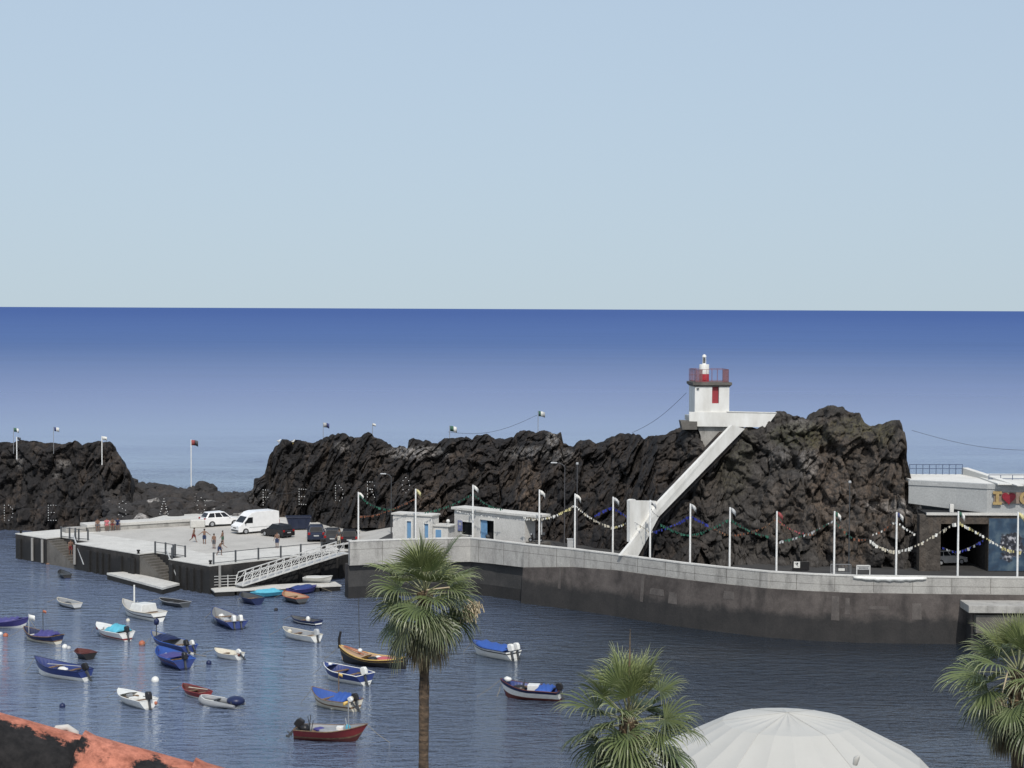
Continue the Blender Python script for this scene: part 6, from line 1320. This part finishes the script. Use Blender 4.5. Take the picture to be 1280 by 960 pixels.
def person(label, pos, rz, s=1.0, leg=((.0, .0), (.0, .0)), arm=((.1, .15), (.1, .15)), bend=0.0, sit=False, shorts='swimblue', top=None, trousers=None, hair=True, crouch=0, group='people about the quay'):
    """x forward. leg = (hip swing, knee bend) left/right, arm = (swing forward, out) left/right, angles in radians"""
    t = thing('person', label, 'person', pos, rz, group); t.scale = (s, s, s)
    hipz = .90 if not sit else .48; hipz -= crouch
    P = Vector((0, 0, hipz)); up = Vector((math.sin(bend), 0, math.cos(bend)))
    j = [P, P + up * .20, P + up * .42, P + up * .50, P + up * .60, P + up * .70 + Vector((.02, 0, 0))]; e = [(0, 1), (1, 2), (2, 3), (3, 4), (4, 5)]; r = [.125, .115, .135, .058, .085, .075]
    sh = P + up * .45; hands = []
    for k, sd_ in enumerate((1, -1)):
        h, kn = leg[k]; i0 = len(j); hp = P + Vector((0, sd_ * .09, -.04)); d1 = Vector((math.sin(h), sd_ * .04, -math.cos(h))); kp = hp + d1 * .42; d2 = Vector((math.sin(h - kn), 0, -math.cos(h - kn))); an = kp + d2 * .41; ft = an + Vector((math.cos(h - kn) * .17, 0, -.03))
        j += [hp, kp, an, ft]; e += [(0, i0), (i0, i0 + 1), (i0 + 1, i0 + 2), (i0 + 2, i0 + 3)]; r += [.09, .06, .042, .035]
        sw, out = arm[k]; i0 = len(j); s0 = sh + Vector((0, sd_ * .18, -.02)); d = Vector((math.sin(sw) * math.cos(out), sd_ * math.sin(out), -math.cos(sw) * math.cos(out))); el = s0 + d * .28; d2 = Vector((math.sin(sw + .35) * math.cos(out), sd_ * math.sin(out), -math.cos(sw + .35) * math.cos(out))); wr = el + d2 * .25; pm_ = wr + d2 * .08
        j += [s0, el, wr, pm_]; e += [(2, i0), (i0, i0 + 1), (i0 + 1, i0 + 2), (i0 + 2, i0 + 3)]; r += [.058, .042, .030, .034]; hands.append((pm_, d2, sd_))
    hc = j[4] * .5 + j[5] * .5
    def ex(mb):
        mb.ball(hc + Vector((.105, 0, -.01)), .018, 6, 4)
        for sd_ in (1, -1): mb.ball(hc + Vector((0, sd_ * .095, 0)), .022, 6, 4)
        for pm_, d2, sd_ in hands:
            fwd = Vector((d2.z, 0, -d2.x)) * -1
            for q_ in range(4): a = pm_ + d2 * .02 + fwd * (-.024 + .016 * q_); mb.tube([a, a + d2 * (.05 + .008 * (q_ in (1, 2))), a + d2 * .085 + Vector((0, -sd_ * .02, 0))], [.009, .008, .006], 5)
            mb.tube([pm_ - d2 * .03 + fwd * .03, pm_ + d2 * .03 + fwd * .055], [.010, .007], 5)
    rigid(j, e, r, 'body', 'skin', t, ex)
    if hair:
        f = MB(); f.ball(hc + Vector((-.02, 0, .035)), .105, 12, 8, sc3=(1, .95, .85)); f.build('hair', 'hair', t)
    def sleeve(path, rr, nm, m_): f = MB(); f.tube(path, rr, 10); return f.build(nm, m_, t)
    lo = [(6, 7, 8), (14, 15, 16)]
    f = MB(); f.tube([P + up * .10, P, P - up * .07], [.135, .15, .13], 12)
    for a, b, c in lo:
        k2 = 1.0 if trousers else .75
        f.tube([j[a] + Vector((0, 0, .05)), lerp(j[a], j[b], k2)], [.115, .085 if trousers else .10], 10)
        if trousers: f.tube([j[b], lerp(j[b], j[c], .95)], [.085, .065], 10)
    f.build('trousers' if trousers else 'shorts', trousers or shorts, t)
    if top:
        f = MB(); f.tube([P + up * .05, P + up * .22, P + up * .42, P + up * .48], [.14, .14, .165, .09], 12)
        for k in (10, 18): f.tube([j[k] + Vector((0, 0, .02)), lerp(j[k], j[k + 1], .7)], [.075, .062], 8)
        f.build('shirt', top, t)
    return t
def on(u, v, z=ZQ): p = at(u, v, z); return (p.x, p.y, z)
person('running boy in dark shorts, leftmost of the group on the open quay', on(242, 678), R(-20), .86, ((.5, .3), (-.3, .7)), ((-.4, .3), (.5, .3)), .15, shorts='swimred')
person('boy with both arms held out beside the runner on the open quay', on(255.5, 680), R(-80), .88, ((.1, .1), (-.1, .1)), ((.1, .9), (.1, .9)), 0, shorts='swimblue')
person('bare chested boy standing in grey shorts right in the middle of the quay group', on(267.5, 686), R(-100), .86, ((.05, 0), (-.05, 0)), ((.1, .12), (.1, .12)), 0, shorts='swimgrey')
person('boy in greenish shorts standing farthest back in the quay group', on(278.3, 680), R(160), .78, ((.05, .05), (-.05, .05)), ((.2, .1), (.2, .1)), 0, shorts='swimgreen')
person('boy bending forward with bent knees, nearest the long railing', on(274, 694), R(-25), .90, ((.55, .7), (-.1, .45)), ((.7, .15), (.5, .2)), .55, shorts='swimblue', crouch=.06)
person('bare chested person in dark blue shorts standing alone behind the railing posts', on(346.3, 685), R(-95), .92, ((.05, 0), (-.05, .05)), ((.15, .2), (.25, .2)), 0, shorts='swimblue')
person('person in dark shirt and pale trousers standing between the parked dark cars', on(424, 682.5), R(-120), 1.0, ((.08, 0), (-.08, 0)), ((.1, .1), (.2, .1)), 0, top='dkgrey', trousers='cream')
bw = lambda u: (lambda p: (p.x, p.y, ZQ + .20))(q(u, 665.2 - (u - 110) * .0617) + n_b * -.02)
_d = (q(243, 656.6) - q(110, 664.8)).normalized(); n_b = Vector((-_d.y, _d.x, 0))
for u, sh_, tp, lab, lean_ in ((122, 'swimgrey', None, 'person sitting on the bench wall in grey shorts, farthest left of four', .1), (133.5, 'pinktop', 'pinktop', 'person in pink sitting on the bench wall', .15), (140.5, 'swimred', None, 'bare chested person in red shorts sitting between pink and navy on the bench wall', .3), (147, 'navy', 'navy', 'person in navy sitting on the bench wall, farthest right of four', .2)):
    pp_ = bw(u); person(lab, pp_, R(-75), .95, ((1.4, 1.45), (1.3, 1.3)), ((.6, .1), (.5, .15)), lean_, sit=True, shorts=sh_, top=tp)
def onstair(u, k, which):
    a, b = notch[which]; s = lerp(a, b, (k + .5) / 11); p = ep(s, .8); return (p.x, p.y, 2.3 - k * .2)
person('bare bather standing on the lower steps of the farther quay stair', onstair(77, 6, 0), R(-60), .92, ((.15, .2), (-.1, .1)), ((.3, .2), (.2, .2)), .1, shorts='swimred')
person('bather crouching at the foot of the farther quay stair', onstair(88, 9, 0), R(-30), .9, ((.8, 1.2), (.5, 1.0)), ((.6, .2), (.5, .2)), .5, shorts='swimblue', crouch=.22)
p = at(66, 705.5, 0); t = person('swimmer floating in the water off the farther quay stair', (p.x, p.y, -.02), R(10), .9, ((.15, .2), (-.2, .1)), ((2.6, .3), (.4, .5)), 0, shorts='swimgrey', group='people about the quay')
t.rotation_euler = (0, R(88), R(170)); t.location = (p.x + .7, p.y, .0)
# gulls on the rock
for u, v, D, lab in ((348.5, 553, 201, 'white gull standing on the left shoulder of the ridge'), (366, 553.5, 202, 'white gull perched near the left top of the ridge')):
    p = atY(u, v + 1.5, D - .6); t = thing('gull', lab, 'bird', p, R(40), 'gulls perched on the rocks'); f = MB(); f.ball((0, 0, .28), .12, 10, 7, sc3=(1.6, .8, .8)); f.ball((.2, 0, .42), .065, 8, 6); f.tube([(.25, 0, .42), (.33, 0, .40)], [.02, .008], 6); f.tube([(.12, 0, .32), (.19, 0, .4)], [.07, .05], 8); f.build('body', 'fwhite', t)
    f = MB(); f.ball((-.08, 0, .33), .1, 10, 6, sc3=(1.9, .85, .45)); f.build('wings', 'ltgrey', t); f = MB(); f.tube([(.02, .04, 0), (.02, .04, .2)], .012, 5); f.build('leg', 'yellow', t); f = MB(); f.tube([(.02, -.04, 0), (.02, -.04, .2)], .012, 5); f.build('leg', 'yellow', t)
# ================================================================== PALMS
def leaf_mat():
    m = bpy.data.materials.new('palm_leaf'); m.use_nodes = True; t = m.node_tree; L = t.links.new; N = t.nodes.new; b = t.nodes['Principled BSDF']
    b.inputs['Roughness'].default_value = .42; b.inputs['Specular IOR Level'].default_value = .45
    a = N('ShaderNodeVertexColor'); a.layer_name = 'tint'; s = N('ShaderNodeSeparateColor'); L(a.outputs['Color'], s.inputs['Color'])
    r = N('ShaderNodeValToRGB'); e = r.color_ramp.elements; e[0].position = 0; e[0].color = (.23, .26, .10, 1); e[1].position = 1; e[1].color = (.26, .20, .12, 1)
    for p, c in ((.25, (.145, .180, .070)), (.55, (.090, .120, .052)), (.78, (.115, .115, .06))): q_ = e.new(p); q_.color = (*c, 1)
    L(s.outputs['Red'], r.inputs['Fac'])
    mx = N('ShaderNodeMixRGB'); L(s.outputs['Green'], mx.inputs['Fac']); L(r.outputs['Color'], mx.inputs['Color1']); mx.inputs['Color2'].default_value = (.40, .39, .26, 1)
    hs = N('ShaderNodeHueSaturation'); mr = N('ShaderNodeMapRange'); mr.inputs['To Min'].default_value = .7; mr.inputs['To Max'].default_value = 1.35; L(s.outputs['Blue'], mr.inputs['Value']); L(mr.outputs['Result'], hs.inputs['Value']); L(mx.outputs['Color'], hs.inputs['Color'])
    L(hs.outputs['Color'], b.inputs['Base Color'])
    tr = N('ShaderNodeBsdfTranslucent'); L(hs.outputs['Color'], tr.inputs['Color']); ms = N('ShaderNodeMixShader'); ms.inputs['Fac'].default_value = .22; out = [n for n in t.nodes if n.type == 'OUTPUT_MATERIAL'][0]
    L(b.outputs['BSDF'], ms.inputs[1]); L(tr.outputs['BSDF'], ms.inputs[2]); L(ms.outputs['Shader'], out.inputs['Surface']); return m
M['leaf'] = leaf_mat()
M['trunk'] = pm('palm_trunk', (.15, .105, .07), (.055, .042, .032), scale=3.2, rough=.9, bump=.6, bscale=9, zstretch=3.5)
M['boots'] = pm('dry_leaf_bases', (.20, .145, .085), (.08, .06, .04), scale=7, rough=.9)
M['panicle'] = pm('pale_seed_panicle', (.50, .43, .30), (.38, .31, .20), scale=9, rough=.8)
def fan(mb, cols, heart, az, el, plen, blen, rg, age, spread=R(112), nseg=30, droopk=1.0):
    d = Vector((math.cos(az) * math.cos(el), math.sin(az) * math.cos(el), math.sin(el))); side = Vector((-math.sin(az), math.cos(az), 0)); nrm = side.cross(d) * -1
    if nrm.z < 0 and el < R(80): nrm = -nrm
    base = heart + d * .12; pts = []
    for k in range(6):
        s = k / 5; pts.append(base + d * plen * s + Vector((0, 0, -.22 * plen * s * s * max(0, math.cos(el)) * droopk)))
    n0 = len(mb.v); mb.tube(pts, [.03, .024, .02, .018, .016, .014], 5); cols += [(age * .6, .55, rg.random() * .5 + .2)] * (len(mb.v) - n0)
    h = pts[-1]; f0 = (pts[-1] - pts[-2]).normalized(); tw = rg.uniform(-.5, .5); side2 = (side * math.cos(tw) + nrm * math.sin(tw)).normalized(); nn = f0.cross(side2).normalized()
    if nn.z < 0: nn = -nn
    cup = rg.uniform(.12, .45); br = rg.random()
    for k in range(nseg):
        a = lerp(-spread, spread, (k + .5) / nseg) + rg.uniform(-.02, .02); dd = (f0 * math.cos(a) + side2 * math.sin(a)).normalized(); l = blen * (.72 + .28 * math.cos(a * .75)) * rg.uniform(.9, 1.06)
        dd = (dd + nn * cup * abs(math.sin(a)) ** 1.2 * (1 if age < .5 else .3)).normalized(); wd = dd.cross(nn).normalized(); dth = spread / nseg
        gr = droopk * rg.uniform(.75, 1.35) * (.35 + .55 * age); vs = []; R_ = (.02, .30, .55, .74, .88, 1.0); tipdir = Vector((dd.x, dd.y, 0))
        p = h.copy(); prev = 0; cur = dd.copy()
        for ri, rr in enumerate(R_):
            step = (rr - prev) * l; prev = rr
            bend_ = gr * (.10, .25, .55, 1.25, 1.9, 2.2)[ri]; cur = (cur + Vector((0, 0, -1)) * bend_ * (rr + .1) * .62).normalized() if ri else cur
            p = p + cur * step
            wv = (l * .30 * math.tan(dth) * 1.02 if ri == 1 else l * .02 * math.tan(dth) if ri == 0 else l * .30 * math.tan(dth) * (1.0, 1.0, 1.12, .78, .45, .05)[ri])
            fold = nn * wv * (.35 if k % 2 else -.35); vs += [p - wd * wv + fold, p + wd * wv - fold]
            tip = max(0, (rr - .62) / .38) * (.75 if age < .8 else .3); cols += [(min(1, age + rg.uniform(-.05, .05)), tip * rg.uniform(.3, 1), br)] * 2
        mb.add(vs, [(2 * q_, 2 * q_ + 1, 2 * q_ + 3, 2 * q_ + 2) for q_ in range(5)], 0, False)
def palm(label, u, v, D, Rr, seed, tr, nleaf=46, lowest=-62, spike=None, panicles=(), tbot=2.0, up=1.0, lean=0):
    rg = random.Random(seed); hp = atY(u, v, D); t = thing('palm_tree', label, 'palm tree', (hp.x + lean, hp.y, tbot), 0, 'fan palms on the seafront'); H = Vector((-lean, 0, hp.z - tbot))
    n = 60; path = []; rad = []
    for k in range(n + 1):
        s = k / n; path.append(Vector((-lean * s ** 1.5, 0, H.z * s))); rad.append(tr * (1.25 - .25 * min(1, s * 4)) * (1 + .045 * math.sin(k * 2.1) + rg.uniform(-.03, .03)))
    f = MB(); f.tube(path, rad, 14); f.build('trunk', 'trunk', t)
    f = MB()
    for k in range(60):
        a = rg.random() * 6.28; z = H.z - rg.uniform(.15, 1.15); b = Vector((H.x + math.cos(a) * tr * .9, math.sin(a) * tr * .9, z)); f.bar(b, b + Vector((math.cos(a) * .10, math.sin(a) * .10, .22)), .09, .03)
    f.build('leaf_bases', 'boots', t)
    mb = MB(); cols = []; gold = 2.39996
    for i in range(nleaf):
        s = (i + .5) / nleaf; el = R(lerp(86, lowest, s ** .88)) + rg.uniform(-.22, .22); age = min(.8, max(0, .05 + .66 * s + rg.uniform(-.12, .12))); az = i * gold + rg.uniform(-.5, .5)
        k_ = 1.0 if s > .12 else .82
        fan(mb, cols, H + Vector((0, 0, -.35 * s)), az, el, Rr * rg.uniform(.36, .56) * k_, Rr * rg.uniform(.46, .70) * k_, rg, age, spread=R(lerp(70, 118, min(1, s * 3))), nseg=32, droopk=lerp(.35, 1.15, s))
    mb.build('crown', 'leaf', t, colors=cols)
    mb = MB(); cols = []
    for i in range(9):
        fan(mb, cols, H + Vector((0, 0, -.5)), rg.random() * 6.28, R(rg.uniform(-78, -58)), Rr * .4, Rr * .55, rg, rg.uniform(.86, 1.0), spread=R(60), nseg=22, droopk=1.4)
    mb.build('dry_fronds', 'leaf', t, colors=cols)
    if spike:
        f = MB(); f.tube([H, H + Vector((spike[0] * .5, 0, spike[1] * .6)), H + Vector((spike[0], 0, spike[1]))], [.035, .03, .006], 6); f.build('new_shoot', 'boots', t)
    for (dx, dz, ln_) in panicles:
        f = MB(); e_ = H + Vector((dx, -.35, dz)); f.tube([H, H + Vector((dx * .55, -.2, .12)), e_], [.03, .025, .015], 6)
        for k in range(90):
            s = rg.random(); b = e_ + Vector((rg.gauss(0, .07), rg.gauss(0, .07), .12 - s * .25)); f.tube([b, b + Vector((rg.gauss(0, .06), rg.gauss(0, .06), -ln_ * rg.uniform(.3, .7)))], [.014, .020], 4)
        f.build('seed_cluster', 'panicle', t)
palm('tall fan palm with slender full trunk in front of the moored boats', 531, 738, 52, 1.78, 11, .145, 50, -60, None, ((1.25, -.45, .5), (1.42, -.35, .4)), lean=-.05)
palm('fan palm with upright leaves cut by the bottom edge, left of the white tent', 786, 897, 46, 1.92, 23, .15, 54, -66, (.02, 2.25), (), lean=.1)
palm('fan palm at the right edge with hanging brown fronds and pale seed cluster', 1273, 838, 47, 1.86, 35, .155, 44, -68, None, ((-.55, -.75, .6),), lean=.05)

# ================================================================== WHITE TENT
M['canvas'] = pm('white_tent_canvas', (.46, .455, .425), (.42, .415, .385), scale=.6, rough=.75, bump=.12, bscale=1.4, contrast=.6)
ap = atY(984, 890.5, 78); t = thing('dome_tent', 'large white faceted dome tent on the seafront at the bottom of the view', 'tent', (ap.x, ap.y, 2.0)); az_ = ap.z - 2.0
prof = [(0, 0), (2.75, .40), (5.6, 1.85), (7.3, 3.6), (8.0, 5.4)]; nf = 24; f = MB(); a0 = R(-4)
rings = [[Vector((r_ * math.cos(a0 + 2 * math.pi * k / nf), r_ * math.sin(a0 + 2 * math.pi * k / nf), az_ - d_)) for k in range(nf)] for r_, d_ in prof[1:]]
sub = 6
for i in range(len(prof) - 1):
    for k in range(nf):
        A0 = rings[i - 1][k] if i else Vector((0, 0, az_)); A1 = rings[i - 1][(k + 1) % nf] if i else Vector((0, 0, az_)); B0 = rings[i][k]; B1 = rings[i][(k + 1) % nf]; rows = []
        for a in range(sub + 1):
            row = []
            for b in range(sub + 1):
                p = lerp(lerp(A0, A1, b / sub), lerp(B0, B1, b / sub), a / sub); sg = math.sin(math.pi * a / sub) * math.sin(math.pi * b / sub); row.append(p - Vector((0, 0, .05 * sg)) + Vector((0, 0, .03 * sg * noise.noise(p * 1.3))))
            rows.append(row)
        f.grid(rows, smooth=True, flip=False)
f.build('canopy', 'canvas', t)
f = MB()
for k in range(0, nf, 4):
    path = [Vector((0, 0, az_ + .01))] + [rings[i][k] + Vector((0, 0, .01)) for i in range(len(rings))]; f.tube(path, .008, 6)
f.build('seam', 'canvas', t)
for k in range(0, nf, 2):
    f = MB(); p = rings[-1][k]; f.tube([(p.x, p.y, 0), (p.x, p.y, p.z)], .06, 8); f.build('leg', 'whitemetal', t)
pv = atY(1072, 948, 72.6); f = MB(); f.tube([(pv.x - .1, pv.y, pv.z - .25), (pv.x - .06, pv.y - .06, pv.z), (pv.x + .05, pv.y - .05, pv.z + .12)], [.10, .13, .05], 8); f.build('vent_flap', 'canvas', t, world=True)

# ================================================================== TILED ROOF, LOWER LEFT
def tile_mat():
    m = bpy.data.materials.new('terracotta_tile'); m.use_nodes = True; t = m.node_tree; L = t.links.new; N = t.nodes.new; b = t.nodes['Principled BSDF']; b.inputs['Roughness'].default_value = .85; b.inputs['Specular IOR Level'].default_value = .25
    tc = N('ShaderNodeTexCoord'); V = tc.outputs['Object']
    def nz(s, d=6, ro=.65):
        n = N('ShaderNodeTexNoise'); n.inputs['Scale'].default_value = s; n.inputs['Detail'].default_value = d; n.inputs['Roughness'].default_value = ro; L(V, n.inputs['Vector']); return n.outputs['Fac']
    r = N('ShaderNodeValToRGB'); r.color_ramp.elements[0].position = .35; r.color_ramp.elements[0].color = (.42, .15, .095, 1); r.color_ramp.elements[1].position = .7; r.color_ramp.elements[1].color = (.62, .25, .17, 1); L(nz(6), r.inputs['Fac'])
    a = N('ShaderNodeVertexColor'); a.layer_name = 'tint'; s = N('ShaderNodeSeparateColor'); L(a.outputs['Color'], s.inputs['Color'])
    ad = N('ShaderNodeMath'); ad.operation = 'MULTIPLY_ADD'; L(nz(9, 9, .74), ad.inputs[0]); ad.inputs[1].default_value = 2.2; L(s.outputs['Red'], ad.inputs[2])
    k = N('ShaderNodeMapRange'); k.inputs['From Min'].default_value = 1.44; k.inputs['From Max'].default_value = 1.60; L(ad.outputs['Value'], k.inputs['Value'])
    r2 = N('ShaderNodeValToRGB'); r2.color_ramp.elements[0].color = (.008, .0078, .0085, 1); r2.color_ramp.elements[1].color = (.026, .024, .024, 1); r2.color_ramp.elements[0].position = .4; r2.color_ramp.elements[1].position = .75; L(nz(30), r2.inputs['Fac'])
    mx = N('ShaderNodeMixRGB'); sm = N('ShaderNodeValToRGB'); sm.color_ramp.elements[0].position = .38; sm.color_ramp.elements[0].color = (.45, .42, .42, 1); sm.color_ramp.elements[1].position = .6; sm.color_ramp.elements[1].color = (1, 1, 1, 1); L(nz(17, 9, .78), sm.inputs['Fac'])
    mu = N('ShaderNodeMixRGB'); mu.blend_type = 'MULTIPLY'; mu.inputs['Fac'].default_value = 1; L(r.outputs['Color'], mu.inputs['Color1']); L(sm.outputs['Color'], mu.inputs['Color2'])
    L(k.outputs['Result'], mx.inputs['Fac']); L(mu.outputs['Color'], mx.inputs['Color1']); L(r2.outputs['Color'], mx.inputs['Color2']); L(mx.outputs['Color'], b.inputs['Base Color'])
    bp = N('ShaderNodeBump'); bp.inputs['Strength'].default_value = .4; bp.inputs['Distance'].default_value = .01; L(nz(45), bp.inputs['Height']); L(bp.outputs['Normal'], b.inputs['Normal']); return m
M['tile'] = tile_mat()
pa, pb = atY(0, 896.5, 6.0), atY(280, 965.5, 6.05); rdir = (pb - pa).normalized(); rside = Vector((0, -1, 0)); rside = (rside - rdir * rside.dot(rdir)).normalized(); rup = rside.cross(rdir); rup = -rup if rup.z < 0 else rup
t = thing('tiled_roof', 'terracotta ridge of a tiled roof blackened by lichen, lower left corner', 'roof', (pa.x, pa.y, pa.z - 2.5))
def onrid(u): return (atY(u, 896.5 + u * .2464, 6.0) - pa).dot(rdir)
js = [onrid(101), onrid(240)]; tl = js[1] - js[0]; starts = [js[0] + tl * k for k in range(-3, 3)]; RR = .15
def rpt(x, a, r_): return pa + rdir * x - rup * (RR + .004) + rside * (math.sin(a) * r_) + rup * (math.cos(a) * r_)
for ti, st_ in enumerate(starts):
    f = MB(); rows = []; cols = []; nl, na = 50, 40; ov = .05; o5 = Vector((ti * 3.7, ti * 1.3, 0))
    clean = (0, 0, -.05, .42, .30, 0)[ti]
    for i in range(nl + 1):
        s = i / nl; x = st_ + (tl + ov) * s; r_ = lerp(RR, RR - .012, s) + .008 * max(0, 1 - s / .09); row = []
        for k in range(na + 1):
            a = lerp(-R(105), R(105), k / na); row.append(rpt(x, a, r_ * (1 + .012 * noise.noise(Vector((x * 9, a * 2, 1))))))
            side_ = max(0, (a - R(7)) / R(36)); grow = max(0, min(1, (s - clean) / .18)); edge = .55 * max(0, 1 - s / .10) + .45 * max(0, (s - .82) / .18)
            cols.append((min(.8, side_ * 1.0) * grow + edge * (.4 + .6 * min(1, max(0, a + .3))) * .8 + .22 * noise.noise(Vector((x * 14, a * 3, 0)) + o5) + .10, 0, 0))
        rows.append(row)
    f.grid(rows, smooth=True, flip=True); o = f.build('ridge_tile', 'tile', t, world=True, colors=cols); sd_ = o.modifiers.new('t', 'SOLIDIFY'); sd_.thickness = .016; sd_.offset = -1
    f = MB(); f.tube([rpt(st_ - .004, lerp(-1.4, 1.4, k / 16), RR - .006) for k in range(17)], .010, 6); f.build('mortar', 'greyconc', t, world=True)
for sgn in (1, -1):
    dn_ = (rside * sgn * 2.4 - Vector((0, 0, 1.3))).normalized()
    f = MB()
    for k in range(-8, 16):
        a = pa + rdir * (k * .19) - rup * (RR + .03) + rside * sgn * .05; f.tube([a + dn_ * (i * .3) for i in range(9)], .08, 12)
    f.build('barrel_tiles', 'tile', t, world=True, colors=[(.42, 0, 0)] * len(f.v))
    f = MB(); a = pa - rdir * 1.6 - rup * (RR + .09); f.obox(a, rdir * 4.6, dn_ * 2.6, (0, 0, -.06)); f.build('roof_deck', 'wood', t, world=True)
f = MB(); c = rpt(js[0] - .06, -.5, RR); f.tube([c + rdir * x_ + rup * z_ for x_, z_ in ((-.045, -.03), (-.03, .012), (0, .022), (.03, .012), (.045, -.03))], .012, 8); f.build('mortar_lump', 'coping', t, world=True)
f = MB(); f.obox((pa.x - 2.5, pa.y - 2.2, -1), (6, 0, 0), (0, 4.4, 0), (0, 0, pa.z - .6)); f.build('house_wall', 'render', t, world=True)
